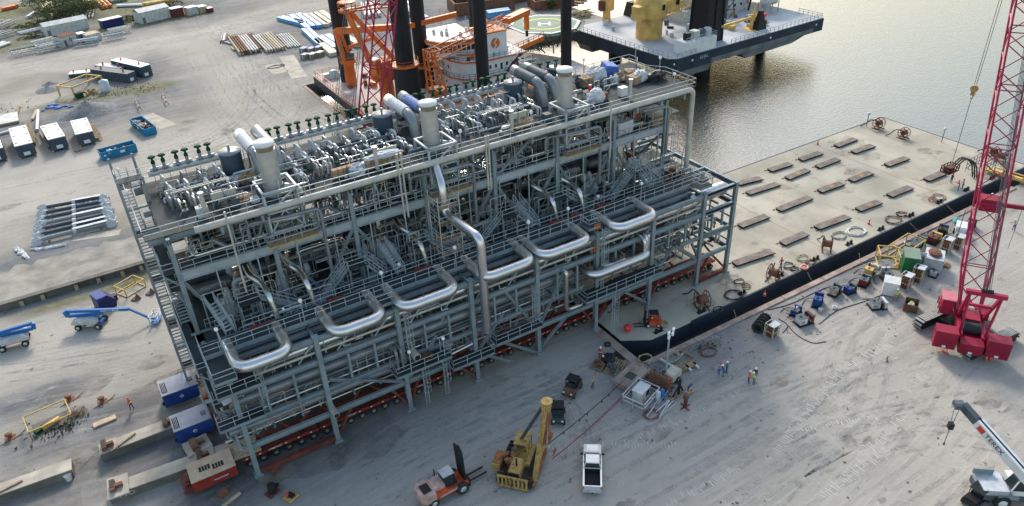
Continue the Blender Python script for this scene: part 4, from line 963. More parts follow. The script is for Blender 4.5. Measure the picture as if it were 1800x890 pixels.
for p in (p1, p2):
    w_ = 1.56 if p is p1 else 1.46
    m = MB('white'); m.box((2.0, -w_ , 1.6), (.34, .02, .34), 0, None, 0, R(45)); m.use('blue'); m.box((2.0, -w_ - .012, 1.6), (.18, .02, .18), 0, None, 0, R(45)); m.part('emblem', p)
    m = MB('black'); m.tube([(-.1, -1.3, 1.0), (-.1, -1.3, 1.5)], .12, 8); m.part('exhaust', p)
p3 = powerpack('power_pack', 'red power pack with tan roof panels at the lower left corner of the module', -6.2, 2.0, 4.4, 2.9, .7, 2.1, 'red', 'packtan', [(1.0, -.4, 2.1, .3), (2.3, -.7, 3.4, 0)])
txt('MAMMOET', .3, (2.8, -1.47, 1.3), (1, 0, 0), (0, 0, 1), 'white', p3)
m = MB('redrust'); m.bx(-.9, -1.2, .7, 0, 1.2, 1.3); m.tube([(-.6, -1.1, 1.3), (-.6, -1.1, 1.9), (-.2, -1.1, 1.9)], .1, 8); m.bx(-.5, -.6, 1.3, -.1, .8, 1.8); m.part('engine_end', p3)
# timber blocking stacked on the trailers at the left
tn = 0
for y, x0 in ((17.0, -2.4), (10.3, -2.3), (2.9, -2.4)):
    m = MB('plywood'); q = random.Random(int(y))
    for k in range(7):
        for j in range(2): m.box((x0 + 1.0 + j * 1.6, y - 1.1 + k * .36, 1.66 + q.uniform(0, .08)), (q.uniform(1.3, 1.9), .28, .25), q.uniform(-.05, .05))
    m.thing('timber_blocking', 'loose timber baulks laid on the trailer beside the %s power pack' % {17.0: 'upper blue', 10.3: 'lower blue', 2.9: 'red'}[y], 'timber')
m = MB('rust'); m.bx(-2.2, 9.2, 1.45, -.6, 11.4, 1.5); [m.bx(-2.1 + k * .5, 9.3, 1.5, -1.8 + k * .5, 11.2, 2.0) for k in range(3)]; m.use('yellowframe').beam((-3.2, 13.2, 1.3), (-2.2, 13.5, 1.3), .1); m.thing('steel_stool', 'rusty steel stool frame on the trailer by the lower blue power pack', 'steel frame')

# ================================================================ BARGE
BX0, BX1, BY0, BY1 = 45.3, 135.2, -6.0, 23.0
b = T('deck_barge', 'long flat cargo barge with pale sandy deck and dark hull moored along the quay', 'barge', (0, 0, 0))
mat('rustorange', (.42, .22, .09), .8, 0, .3, 3); mat('bargedeck', (.40, .365, .29), .9, 0, .2, .12, .3, (.29, .25, .2), .25, 1.2)
m = MB('hullnavy'); m.bx(BX0 + .3, BY0 + 2.6, -5, BX1, BY1, -.14); m.prism([(BX0, BY0 + 2.2), (BX0 + 3.2, BY0 + .15), (BX0 + 8, BY0), (BX1, BY0), (BX1, BY0 + 3), (BX0, BY0 + 3)], -5, -.14); m.part('hull', b)
m = MB('bargedeck'); m.prism([(BX0, BY0 + 2.2), (BX0 + 3.2, BY0 + .15), (BX0 + 8, BY0), (BX1, BY0), (BX1, BY1), (BX0 + .2, BY1)], -.13, -.01); m.part('deck', b)
for k in range(15):
    m = MB('rust' if k % 5 == 0 else 'galvseam') if 'galvseam' in MATS else (mat('galvseam', (.33, .29, .235), .9, 0, .2, .5), MB('galvseam'))[1]
    x = BX0 + 9 + k * 5.9; m.bx(x, BY0 + .4, -.01, x + .07, BY1 - .4, -.004); m.part('deck_seam', b)
m = MB('hullnavy'); m.bx(BX0 + 10, BY0 - .18, -.75, BX1, BY0 + .05, .12); m.bx(BX1 - .05, BY0, -.9, BX1 + .15, BY1, .02); m.bx(BX0 + 8, BY1 - .05, -.9, BX1, BY1 + .15, .02)
m.part('rubbing_strake', b)
for k in range(11):
    m = MB('black'); x = 50 + k * 7.5; m.cyl((x, BY0 + .8, 0), .2, .55, 8); m.cyl((x + .8, BY0 + .8, 0), .2, .55, 8); m.bx(x - .3, BY0 + .55, -.01, x + 1.1, BY0 + 1.05, .05); m.part('bollard', b)
# loading plates on the barge deck
PL = [((1295, 470), (1360, 448)), ((1312, 385), (1357, 367)) and ((1305, 400), (1355, 388)), ((1373, 374), (1428, 352)), ((1380, 434), (1421, 416)), ((1440, 406), (1495, 386)), ((1318, 345), (1371, 328)), ((1300, 328), (1340, 318)), ((1513, 374), (1550, 360)),
      ((1388, 318), (1424, 303)), ((1445, 341), (1484, 327)), ((1357, 304), (1393, 292)), ((1411, 285), (1446, 273)), ((1441, 298), (1477, 284)), ((1474, 261), (1507, 248)), ((1504, 272), (1538, 260)), ((1500, 322), (1535, 308)), ((1563, 295), (1598, 282)),
      ((1568, 349), (1605, 334)), ((1633, 321), (1664, 308)), ((1380, 432), (1418, 416))]
PL = [PL[0]] + [((1305, 403), (1352, 385))] + PL[2:-1]
where = ['largest, next to the red cage reel', 'near the right end of the module', 'long one in the middle of the deck', 'short one nearest the edge cables', 'long with a brown square, near the quay side', 'long one near the water side and module', 'half hidden beside the module corner', 'with an orange square, by the brown coils',
         'with an orange square, mid deck', 'with an orange square, right of centre', 'plain, first of three along the water side', 'plain, middle of three along the water side', 'plain, inside the row along the water side', 'at the far end, close to the water-side edge', 'at the far end, second from the water-side edge', 'short, orange tinted, right of centre', 'near the far end, left of the hanging unit', 'plain one below the hanging hose unit', 'under the hanging red hose unit']
for k, (pa, pb) in enumerate(PL):
    c, a, L_ = span(pa, pb); L_ = max(L_, 4.2)
    m = MB('concretedark' if 0 else 'galvplate') if 'galvplate' in MATS else (mat('galvplate', (.19, .165, .14), .8, .1, .3, 1.0, .35), MB('galvplate'))[1]
    m.box((0, .6, .34), (L_, 1.35, .06)); m.use('black').box((0, .6, .16), (L_ - .1, 1.2, .3))
    m.use('rust')
    for e in (-1, 1): m.box((e * (L_ / 2 + .25), .2, .04), (.5, .12, .08)); m.box((e * (L_ / 2 + .25), 1.3, .04), (.5, .12, .08))
    if 'orange' in where[k] or 'brown' in where[k]: m.use('rustorange' if 'orange' in where[k] else 'rust').box((.3, .6, .376), (1.0, .6, .012))
    m.thing('loading_plate', 'grey steel plate on the barge deck, ' + where[k], 'steel plate', (c.x, c.y, 0), a, 'steel plates set out on the barge deck')
# red hose reels / pump frames on the barge
def reel(px, py, lab, rz, s=1.0, m_='redrust'):
    p = G(px, py); t = T('hose_reel', lab, 'hose reel', (p.x, p.y, 0), rz, 'red hose reels on the barge')
    m = MB(m_); 
    for e in (-.6, .6):
        for a in range(12):
            A = a * math.pi / 6; B = A + math.pi / 6; m.beam((math.cos(A) * s, e * s, s + .15 + math.sin(A) * s), (math.cos(B) * s, e * s, s + .15 + math.sin(B) * s), .09)
        for a in range(3): A = a * math.pi / 3; m.beam((math.cos(A) * s, e * s, s + .15 + math.sin(A) * s), (-math.cos(A) * s, e * s, s + .15 - math.sin(A) * s), .07)
        m.beam((-s, e * s, .08), (s, e * s, .08), .12)
    m.part('reel_frame', t)
    m = MB('rust'); m.lathe((0, -.55 * s, s + .15), [(.55 * s, 0), (.5 * s, 1.1 * s)], 12, None, 'y'); m.part('spool', t)
    h = MB('hose'); h.tube(rpath([(0, .3, s * 1.6), (s * 1.6, .6, s * 1.7), (s * 2.2, .9, .6), (s * 3.0, 1.2, .06)], .6), .09, 8); h.part('hose', t); return t
reel(1233, 540, 'red round hose reel at the barge edge nearest the trailers', R(70), 1.15)
reel(1358, 492, 'red cage hose reel beside the worker on the barge edge', R(20), 1.1); reel(1452, 440, 'red hose reel left of the coiled cables, mid barge edge', R(40), 1.0)
reel(1543, 226, 'dark red hose reel at the far end, left of its pair', R(100), 1.0); reel(1587, 243, 'dark red hose reel at the far end, right of its pair', R(100), .95); reel(1757, 285, 'red hose reel behind the crane boom at the far corner', R(10), 1.1); reel(1744, 276, 'small red reel leaning left behind the crane boom', R(60), .9)

# ================================================================ BIG LIFTBOATS
def leg(par, x, y, r, z0, z1, jacket=None):
    m = MB('leg'); m.lathe((x, y, 0), [(r, z0), (r, z1)], 24); m.use('rust').lathe((x, y, 0), [(r + .03, z1 * .55), (r + .03, z1 * .55 + .25)], 24)
    for k in range(3):
        a = k * 2.1; m.use('black').bx(x + r * math.cos(a) - .15, y + r * math.sin(a) - .15, z0, x + r * math.cos(a) + .15, y + r * math.sin(a) + .15, z1)
    m.part('leg', par)
    if jacket:
        m = MB('black'); m.lathe((x, y, 0), [(r + .95, 1.5), (r + .75, jacket)], 12); m.use('orange').lathe((x, y, 0), [(r + 1.1, jacket), (r + 1.1, jacket + .35)], 16); m.rail([(x + (r + 1.1) * math.cos(a), y + (r + 1.1) * math.sin(a), jacket + .3) for a in [k * .7 for k in range(10)]], 1.0, None, 2); m.part('jack_house', par)
DK = 1.5
lb = T('liftboat', 'orange and white liftboat with black legs and green helideck, behind the module', 'boat', (0, 0, 0))
m = MB('hullnavy'); m.prism([(47.8, 72), (104, 72), (104, 92), (96, 110), (84, 121), (47.8, 121)], DK - 2.4, DK - .1); m.use('orange').prism([(47.7, 71.9), (104.1, 71.9), (104.1, 92), (96, 110.2), (84, 121.1), (47.7, 121.1)], DK - .35, DK - .101); m.part('hull', lb)
m = MB('boatdeck'); m.prism([(48, 72.2), (103.8, 72.2), (103.8, 92), (96, 109.8), (84, 120.8), (48, 120.8)], DK - .1, DK); m.part('deck', lb)
m = MB('orange'); m.rail([(103, 72.6, DK), (48.3, 72.6, DK), (48.3, 120.5, DK), (83, 120.5, DK)], 1.1, None, 1.8, .045, 1); m.part('deck_rail', lb)
leg(lb, 53.4, 111.5, 1.75, -8, 75); leg(lb, 57.9, 86.5, 1.9, -8, 75, 10.5); leg(lb, 66.5, 97, 1.6, -8, 75, 6); leg(lb, 72.5, 79.5, 1.35, -8, 75); leg(lb, 92.6, 77, 1.15, -8, 75); leg(lb, 89, 112, 1.6, -8, 70)
def ped_crane(par, x, y, r, h, mc):
    m = MB(mc); m.lathe((x, y, 0), [(r, DK), (r * .92, h), (r * 1.35, h), (r * 1.35, h + .7)], 18); m.use('steel_dark').rail([(x + r * 1.6 * math.cos(k * .7), y + r * 1.6 * math.sin(k * .7), h + .5) for k in range(10)], 1, mc, 2); m.part('pedestal', par)
# small knuckle crane at the left corner
c1 = T('', '', ''); bpy.data.objects.remove(c1)
ped_crane(lb, 52.6, 107.2, 1.3, 7.0, 'orange')
p = Vector((52.6, 107.2, 7.5)); q0 = G(588, 95, 16); qb = OY(755, 72, 104)
m = MB('orange'); m.beam(p + Vector((-.8, 0, 0)), p + Vector((-1.6, .5, 7.2)), .9, 1.0); m.beam(p + Vector((.8, 0, 0)), p + Vector((-.9, -.2, 6.8)), .6); m.beam(p + Vector((-1.6, .3, 6.9)), (64, 97, 15.4), 1.0, 1.35); m.beam((64, 97, 15.4), (74, 92.5, 17.2), .8, 1.1); m.beam(p + Vector((.6, -.4, 3)), (57.5, 103, 12.6), .7, .7); m.part('knuckle_boom', lb)
m = MB('steel_dark'); m.box(p + Vector((.4, 0, 1)), (2, 1.6, 1.5)); m.part('winch', lb)
# main crane: pedestal, cab, A-frame mast
ped_crane(lb, 55.8, 93.4, 1.7, 6.2, 'orange')
m = MB('orange'); m.box((55.6, 93.6, 8.6), (4.6, 3.4, 3.6), R(20)); m.box((53.6, 92.4, 9.6), (1.6, 1.8, 3), R(20)); m.bx(52.6, 91, 6.6, 58.6, 96, 7); m.rail([(52, 90.6, 7), (59, 90.6, 7), (59, 96.4, 7)], 1.1, None, 1.5); m.part('crane_house', lb)
m = MB('white'); m.box((53.5, 92.3, 11.2), (1.7, 1.9, .25), R(20)); m.part('cab_roof', lb)
mt = Vector((50.6, 96.5, 21.5))
m = MB('orange')
for dx, dy in ((-1.2, -1), (-1.2, 1)): m.beam((54.2 + dx, 93.4 + dy * 1.2, 10), mt + Vector((-.4, dy, 0)), .55)
for dy in (-1.2, 1.2): m.beam((58.5, 93.4 + dy, 10), mt + Vector((.4, dy, -.5)), .7)
for k in range(5): a = Vector((53.0, 93.4, 10)).lerp(mt, k / 5); m.beam(a + Vector((0, -1.2, 0)), a + Vector((0, 1.2, 0)), .25)
m.lathe(mt - Vector((0, 0, .6)), [(1.9, 0), (1.9, .4)], 14); m.lathe(mt + Vector((0, 0, 1.2)), [(1.8, 0), (1.8, .2)], 14); m.rail([mt + Vector((1.9 * math.cos(k * .7), 1.9 * math.sin(k * .7), 0)) for k in range(10)], 1.2, None, 1.5, .06); m.beam(mt + Vector((0, 0, -.4)), mt + Vector((6.2, -3, .6)), .4); m.beam(mt + Vector((0, 1, -.9)), mt + Vector((8.0, -3, -.4)), .3); m.part('mast', lb)
# second orange crane: long lattice boom over the superstructure
bA = Vector((62.5, 83.0, 12.5)); bB = OY(925, 20, 90) - Vector((-1.6, -4.2, 1.5))
m = MB('orange'); lattice(m, bA, bA.lerp(bB, .78), 2.6, 2.4, 1.8, 2.2, .13, 2.4, rl=.09); m.beam(bA.lerp(bB, .76), bB, 2.3, 1.2); m.part('lattice_boom', lb)
m = MB('black'); m.tube([bB, bB - Vector((0, 0, 1.0))], .1, 6); m.use('orange').box(bB - Vector((0, 0, 2.6)), (1.0, .8, 3.4)); m.use('black').box(bB - Vector((0, 0, 5.2)), (.5, .5, 1.4)); m.part('hook_block', lb)
ped_crane(lb, 62.6, 82.0, 1.5, 5.0, 'orange')
m = MB('orange')
for a in ((-1.5, -1.4), (1.5, -1.4), (1.5, 1.4), (-1.5, 1.4)): m.beam((62.6 + a[0], 82 + a[1], 5.5), (61.6 + a[0] * .5, 82.5 + a[1] * .5, 14), .35)
for k in range(4): z = 7 + k * 2; m.rail([(61, 80.9, z), (63.8, 80.9, z), (63.8, 83.6, z), (61, 83.6, z), (61, 80.9, z)], .9, None, 3, .06, 1)
m.part('boom_gantry', lb)
# deck clutter
ql = random.Random(4)
for k in range(26):
    x, y = ql.uniform(50, 80), ql.uniform(74, 84)
    if k > 12: x, y = ql.uniform(49, 62), ql.uniform(96, 118)
    m = MB(ql.choice(('orange', 'white', 'redrust', 'rust', 'steel_dark', 'whitedirty', 'yellow'))); d = [ql.uniform(.5, 2) for _ in range(3)]
    m.box((x, y, DK + d[2] * .35), (d[0], d[1], d[2] * .7), ql.choice((0, .4))); m.part('deck_gear', lb)
m = MB('whitedirty'); m.bx(65.2, 81.5, DK + 1.1, 68.6, 84.6, DK + 3.3); m.use('orange').bx(65.1, 81.4, DK, 68.7, 84.7, DK + 1.1); m.part('deck_container', lb)
m = MB('whitedirty'); m.lathe((51.3, 115.5, DK), [(1.1, 0), (1.1, 1.6), (.6, 1.9)], 14); m.part('deck_tank', lb)
m = MB('orange'); m.bx(69, 77, DK, 86, 79, DK + 1.6); m.part('deck_box', lb)
# white house
def tier(x0, y0, x1, y1, z0, z1, rad=3.0, m_='white', trim='orange'):
    pl = [(x0, y1), (x0, y0 + rad), (x0 + rad * .3, y0 + rad * .3), (x0 + rad, y0), (x1, y0), (x1, y1)]
    m = MB(m_); m.prism(pl, z0, z1 - .3); m.part('house_tier', lb)
    cx, cy = (x0 + x1) / 2, (y0 + y1) / 2
    m = MB(trim); big = [(cx + (x - cx) * 1.04, cy + (y - cy) * 1.04) for x, y in pl]; m.prism(big, z1 - .3, z1); m.use('white').prism([(cx + (x - cx) * 1.02, cy + (y - cy) * 1.02) for x, y in pl], z1, z1 + .02); m.part('deck_edge', lb)
    m = MB('steel_dark'); m.rail([(x, y, z1) for x, y in big[:5]], 1.0, None, 1.5, .035); m.part('tier_rail', lb)
tier(69.8, 84.5, 88, 104, DK, 4.8, 5); tier(70.5, 85.3, 87, 104, 4.8, 8.2, 5); tier(71.3, 88, 84, 104, 8.2, 9.3, 4)
for x0_, y0_, x1_, z_, n_ in ((75, 84.5, 88, 2.6, 9), (75.6, 85.3, 87, 6.0, 8)):
    for k in range(n_):
        m = MB('glass' if k % 3 else 'hullnavy'); xx = x0_ + (x1_ - x0_) * (k + .5) / n_; m.bx(xx - .28, y0_ - .03, z_ - (.7 if k % 3 == 0 else 0), xx + .28, y0_ - .005, z_ + .8); m.part('house_window', lb)
for k in range(5):
    for z_ in (2.6, 6.0): m = MB('glass'); m.bx(69.77 if z_ < 4 else 70.47, 91.5 + k * 2.4, z_, 69.79 if z_ < 4 else 70.49, 92.1 + k * 2.4, z_ + .7); m.part('house_window', lb)
for k in range(9): m = MB(ql.choice(('whitedirty', 'steel_dark', 'orange', 'redrust'))); x_, y_ = 72 + k * 1.3, 86.6 + (k % 3) * .5; m.box((x_, y_, 8.6), (.7, .5, .8), k * .3); m.part('deck_locker', lb)
wl, wn = 66.8, 91.2
pl = [(69.8, 103), (68.3, 95), (70.2, 90.6), (78.5, 88.8), (80, 103)]
m = MB('white'); m.prism(pl, 10.5, 11.6); m.prism(pl, 12.9, 13.3); m.part('wheelhouse', lb)
m = MB('glass'); m.prism([(75 + (x - 75) * .985, 96 + (y - 96) * .985) for x, y in pl], 11.6, 12.9); m.part('bridge_window', lb)
m = MB('white')
for a, b_ in zip(pl[:4], pl[1:]):
    A = Vector((*a, 0)); B = Vector((*b_, 0)); n = max(2, int((B - A).length / 1.0))
    for k in range(n + 1): q_ = A.lerp(B, k / n); m.beam((q_.x, q_.y, 11.6), (q_.x, q_.y, 12.9), .2)
m.part('window_mullion', lb)
m = MB('orange'); m.prism([(75 + (x - 75) * 1.05, 96 + (y - 96) * 1.03) for x, y in pl], 13.3, 13.9); m.use('white').prism(pl, 13.9, 14.0); m.part('bridge_roof', lb)
m = MB('whitedirty')
for x, y, h in ((72.8, 96, 6), (73.6, 95, 4), (74.5, 97, 5), (78.6, 95, 3.4), (71.8, 98, 3)): m.tube([(x, y, 14), (x, y, 14 + h)], .09, 6); m.beam((x - .8, y, 14 + h * .7), (x + .8, y, 14 + h * .7), .08); m.bx(x - .3, y - .3, 14, x + .3, y + .3, 14.9)
m.use('white').lathe((76, 93, 14), [(.5, 0), (.5, .5), (.2, .9)], 10); m.part('antenna_mast', lb)
# funnel block with emblem, white stair
m = MB('white'); m.bx(79.6, 85.6, 7.2, 85.6, 92, 13.3); m.use('orange').bx(79.5, 85.5, 13.3, 85.7, 92.1, 13.6); m.part('funnel_block', lb, None, (-2.4, 1.3, -.1))
m = MB('orange'); m.lathe((82.6, 85.57, 11.0), [(1.15, 0), (1.15, -.03)], 20, None, 'y'); m.part('emblem', lb)
m = MB('white'); m.tube([(82.2, 85.52, 10.0), (82.8, 85.52, 10.5), (82.3, 85.52, 11.2), (83.0, 85.52, 12.0)], .16, 5); m.part('emblem', lb)
m = MB('redrust'); m.beam((81.5, 84.4, 4.8), (85.5, 84.4, 8.2), 1, .2); m.use('white').beam((81.2, 84.0, 5.9), (85.2, 84.0, 9.3), .15); m.beam((79.6, 84.2, DK), (81.5, 84.2, 4.8), 1, .2); m.part('outside_stair', lb)
for o in col.objects:
    if o.parent is lb and o.name.split('.')[0] == 'emblem': o.location = (-2.4, 1.3, -.1)
    if o.parent is lb and o.name.split('.')[0] in ('wheelhouse', 'bridge_window', 'window_mullion', 'bridge_roof', 'antenna_mast'): o.location = (-1.2, 0, -1.7)
# helideck
hc = G(957, 42, 9.5) - Vector((-1.6, -4.2, 1.5)); R0 = 9.6
m = MB('helipad'); oc = lambda r, ph=R(22.5): [(hc.x + r * math.cos(k * math.pi / 4 + ph), hc.y + r * math.sin(k * math.pi / 4 + ph)) for k in range(8)]
m.prism(oc(R0), 7.6, 8.0); m.part('helideck', lb)
m = MB('white')
o8 = oc(R0 - .6)
for k in range(8): a = o8[k]; b_ = o8[(k + 1) % 8]; m.beam((a[0], a[1], 8.012), (b_[0], b_[1], 8.012), .5, .02)
hx = Vector((rt.x, rt.y, 0)).normalized(); hy = Vector((-hx.y, hx.x, 0)); H0 = Vector((hc.x, hc.y, 8.015))
for a, b_ in (((-1.3, -1.6), (-1.3, 1.6)), ((1.3, -1.6), (1.3, 1.6)), ((-1.3, 0), (1.3, 0))): m.beam(H0 + hx * a[0] + hy * a[1], H0 + hx * b_[0] + hy * b_[1], .6, .02)
m.part('helideck_marking', lb)
txt('LIFTBOAT', 1.5, (hc - hx * .8 - hy * 6.6 + Vector((0, 0, .02))), hx, hy, 'white', lb, 'helideck_lettering') if 0 else None
m = MB('padyellow'); n = 36
m.add([(hc.x + r * math.cos(2 * math.pi * k / n), hc.y + r * math.sin(2 * math.pi * k / n), 8.01) for r in (4.7, 5.5) for k in range(n)], [(k, (k + 1) % n, (k + 1) % n + n, k + n) for k in range(n)]); m.part('touchdown_circle', lb)
m = MB('steel_dark'); oo = oc(R0 + 1.2)
for k in range(8):
    a = oc(R0)[k]; b_ = oc(R0)[(k + 1) % 8]; c_ = oo[k]; d_ = oo[(k + 1) % 8]
    m.beam((c_[0], c_[1], 7.7), (d_[0], d_[1], 7.7), .12); [m.beam((a[0] + (b_[0] - a[0]) * j / 6, a[1] + (b_[1] - a[1]) * j / 6, 7.75), (c_[0] + (d_[0] - c_[0]) * j / 6, c_[1] + (d_[1] - c_[1]) * j / 6, 7.7), .1) for j in range(6)]
    m.beam((a[0], a[1], 7.6), (hc.x + (a[0] - hc.x) * .3, hc.y + (a[1] - hc.y) * .3 - 3, 2), .3)
m.part('helideck_net', lb)
m = MB('boatdeck'); m.prism([(84, 88), (hc.x - 6, hc.y - 8.6), (hc.x - 9.5, hc.y + 2), (84, 104)], 7.5, 7.9); m.use('orange').prism([(84, 87.9), (hc.x - 6, hc.y - 8.8), (hc.x - 6.2, hc.y - 8.3), (84, 88.3)], 6.9, 7.95); m.use('steel_dark').rail([(84, 88, 7.9), (hc.x - 6, hc.y - 8.6, 7.9)], 1, None, 2, .05); m.part('helideck_bridge', lb)

lb.location = (-1.6, -4.2, 1.5)
# small yellow-roofed workboat moored beyond the module
wb = T('workboat', 'small white workboat with yellow wheelhouse roof between the liftboat and the module', 'boat', (83, 66, 0), R(-10))
m = MB('white'); m.prism([(-6, -2.6), (7, -2.6), (11, 0), (7, 2.6), (-6, 2.6)], -3.5, .5); m.use('redrust').prism([(-6.1, -2.7), (7, -2.7), (11.1, 0), (7, 2.7), (-6.1, 2.7)], .3, .52); m.part('hull', wb)
m = MB('white'); m.taper((0, 0, .5), (6, 4.2), (5.4, 3.8), 2.4); m.taper((0, 0, 2.9), (4.6, 3.6), (5, 4), 1.8); m.part('wheelhouse', wb)
m = MB('glass'); [m.bx(-2.0 + k * .9, -2.02, 3.6, -1.4 + k * .9, -1.9, 4.3) for k in range(5)]; m.part('window', wb)
m = MB('yellow'); m.bx(-2.9, -2.4, 4.7, 2.9, 2.4, 4.8); m.use('white').bx(-2.5, -2.0, 4.8, 2.5, 2.0, 4.86); m.part('roof', wb)
m = MB('white'); m.tube([(0, 0, 4.8), (0, 0, 11)], .14, 6); m.beam((-1, 0, 8), (1, 0, 8), .1); m.beam((-.6, 0, 9.6), (.6, 0, 9.6), .1); m.use('whitedirty'); [m.lathe((x, y, 4.85), [(.3, 0), (.35, .4), (.1, .7)], 8) for x, y in ((-1.5, .8), (1.4, -.6), (-1, -1))]; m.part('mast', wb)
dr = T('small_workboat', 'dark small workboat with flat white canopy moored under the helideck', 'boat', (G(838, 88, -1).x + 6, G(838, 88, -1).y - 8, 0), R(-20))
dr.location = (96.0, 98.0, 0) if 0 else (G(800 + 38, 85, -2).x, G(838, 85, -2).y, 0)
bpy.data.objects.remove(dr)
dr = T('small_workboat', 'dark small workboat with flat white canopy moored under the helideck', 'boat', (93.5, 93, 0), R(-30))
m = MB('steel_dark'); m.prism([(-4, -1.6), (3, -1.6), (5, 0), (3, 1.6), (-4, 1.6)], -3.4, -.6); m.bx(-2, -1, -.6, 1, 1, 1.8); m.part('hull', dr)
m = MB('whitedirty'); m.bx(-2.6, -1.5, 3.4, 1.4, 1.5, 3.55); m.use('steel_dark'); [m.beam((x, y, -.6), (x, y, 3.4), .12) for x in (-2.3, 1.1) for y in (-1.3, 1.3)]; m.beam((2, 0, 0), (6, 1, 3), .3); m.part('canopy', dr)

# ================================================================ JACK-UP VESSEL (dark hull, yellow cranes)
JZ = 6.0; D0 = (114.2, 63.6)
ju = T('jackup_vessel', 'dark blue jack-up vessel with grey deck and yellow cranes raised above the water', 'vessel', (D0[0], D0[1], 0), R(2.5))
JL, JW = 55, 38
m = MB('hullnavy'); m.prism([(0, 1.5), (1.8, 0), (JL, 0), (JL + 1, JW), (0, JW)], JZ - 3.2, JZ - .05); m.part('hull', ju)
m = MB('hullgrey'); m.side([(2, JZ - 3.2), (6, JZ - 5.2), (13.5, JZ - 5.2), (14.5, JZ - 3.2)], 1.0, 7.0); m.side([(24, JZ - 3.2), (26, JZ - 4.9), (44, JZ - 4.6), (50, JZ - 3.2)], .6, JW - 4); m.side([(0, JZ - 3.2), (1, JZ - 5), (6, JZ - 5), (7, JZ - 3.2)], JW - 8, JW - 3); m.bx(8, 6, JZ - 4.6, 40, JW - 8, JZ - 3.19); m.part('hull_bottom', ju)
m = MB('hullgrey'); m.bx(13, -.04, JZ - 3.15, JL - 4, .0, JZ - 2.0); m.part('waterline_band', ju)
m = MB('vesseldeck'); m.prism([(.3, 1.7), (2, .3), (JL - .2, .3), (JL + .6, JW - .3), (.3, JW - .3)], JZ - .05, JZ); m.part('deck', ju)
m = MB('steel_light'); m.rail([(.3, JW - .4, JZ), (.3, 1.8, JZ), (2, .4, JZ), (8, .4, JZ)], 1.1, None, 1.6, .045); m.rail([(20, .4, JZ), (JL - .4, .4, JZ), (JL, 8, JZ)], 1.1, None, 1.6, .045); m.part('deck_rail', ju)
txt('LB JILL', 1.0, (10.5, -.03, JZ - 1.1), (1, 0, 0), (0, 0, 1), 'whitedirty', ju, 'hull_lettering')
for x, y in ((1.2, .5), (6.5, -.03), (34, -.03), (52, -.03)):
    m = MB('lamp'); m.lathe((x, y, JZ - 1.2), [(.25, 0), (.25, -.1)], 8, None, 'y'); m.part('hull_light', ju)
def jleg(x, y, r=2.0):
    m = MB('leg'); m.lathe((x, y, 0), [(r, -8), (r, 70)], 24); m.part('leg', ju)
    m = MB('black'); m.taper((x, y, JZ), (r * 2 + 1.6, r * 2 + 1.6), (r * 2 + .8, r * 2 + .8), 15); [m.beam((x + a * (r + .8), y + b_ * (r + .8), JZ), (x + a * (r + .5), y + b_ * (r + .5), JZ + 14), .4) for a in (-1, 0, 1) for b_ in (-1, 1)]; m.part('jack_house', ju)
jleg(17.6, 6.6)
m = MB('leg'); m.lathe((46, 12, 0), [(1.5, -8), (1.5, JZ - .1)], 20); m.part('leg', ju)
m = MB('leg'); m.lathe((10, 31, 0), [(1.8, -8), (1.8, JZ - .1)], 20); m.part('leg', ju)
# big round crane pedestal
def L_(px, py, z): 
    v = G(px, py, z) - Vector((*D0, 0)); c, s = math.cos(R(-2.5)), math.sin(R(-2.5)); return Vector((v.x * c - v.y * s, v.x * s + v.y * c, z))
p = L_(1140, 66, JZ)
m = MB('yellow'); m.lathe((p.x, p.y, 0), [(3.3, JZ), (3.3, JZ + 5.2), (4.0, JZ + 5.4), (4.0, JZ + 6.8), (4.1, JZ + 9), (3.9, JZ + 9.1), (2.6, JZ + 17)], 24); m.part('crane_pedestal', ju)
m = MB('yellow'); m.box((p.x - 4.6, p.y - 1.4, JZ + 7.2), (3.4, 2.4, 3.2)); m.box((p.x + 4.8, p.y - 1.6, JZ + 7.6), (4.4, 3.4, 3.2)); m.use('steel_dark').rail([(p.x - 4.6, p.y - 2.2, JZ + 4.4), (p.x + 3, p.y - 3.2, JZ + 4.4)], 1, None, 1.5); m.part('machinery_house', ju)
m = MB('glass'); m.bx(p.x + 5.4, p.y - 3.34, JZ + 7.6, p.x + 6.6, p.y - 3.31, JZ + 8.8); m.box((p.x + .6, p.y - 4.0, JZ + 8), (.9, .3, 1.3)); m.part('window', ju)
m = MB('yellow'); lattice(m, (p.x + 4, p.y + 1.5, JZ + 5.2), (p.x + 36, p.y + 9, JZ + 5.8), 3.2, 2.6, 2.4, 2.2, .2, 2.8, rl=.13); m.part('crane_boom', ju)
# deck house in white with tanks
q_ = L_(1178, 105, JZ)
m = MB('white'); m.bx(4.9, .7, JZ, 15.0, 4.6, JZ + 2.9); m.part('deck_house', ju)
for x, mm in ((7.2, 'black'), (9.6, 'whitedirty'), (12.0, 'steel_dark'), (14.0, 'wrap')):
    m = MB(mm); (m.lathe((x, 2.9, JZ + 2.9), [(.9, 0), (.95, .2), (.95, 1.4), (.7, 1.6)], 12) if mm != 'whitedirty' else m.bx(x - .9, 2, JZ + 2.9, x + .9, 3.8, JZ + 4.6)); m.part('deck_tank', ju)
m = MB('steel_light'); m.rail([(5, .8, JZ + 2.9), (15, .8, JZ + 2.9), (15, 4.5, JZ + 2.9)], 1, None, 1.6, .04); m.part('house_rail', ju)
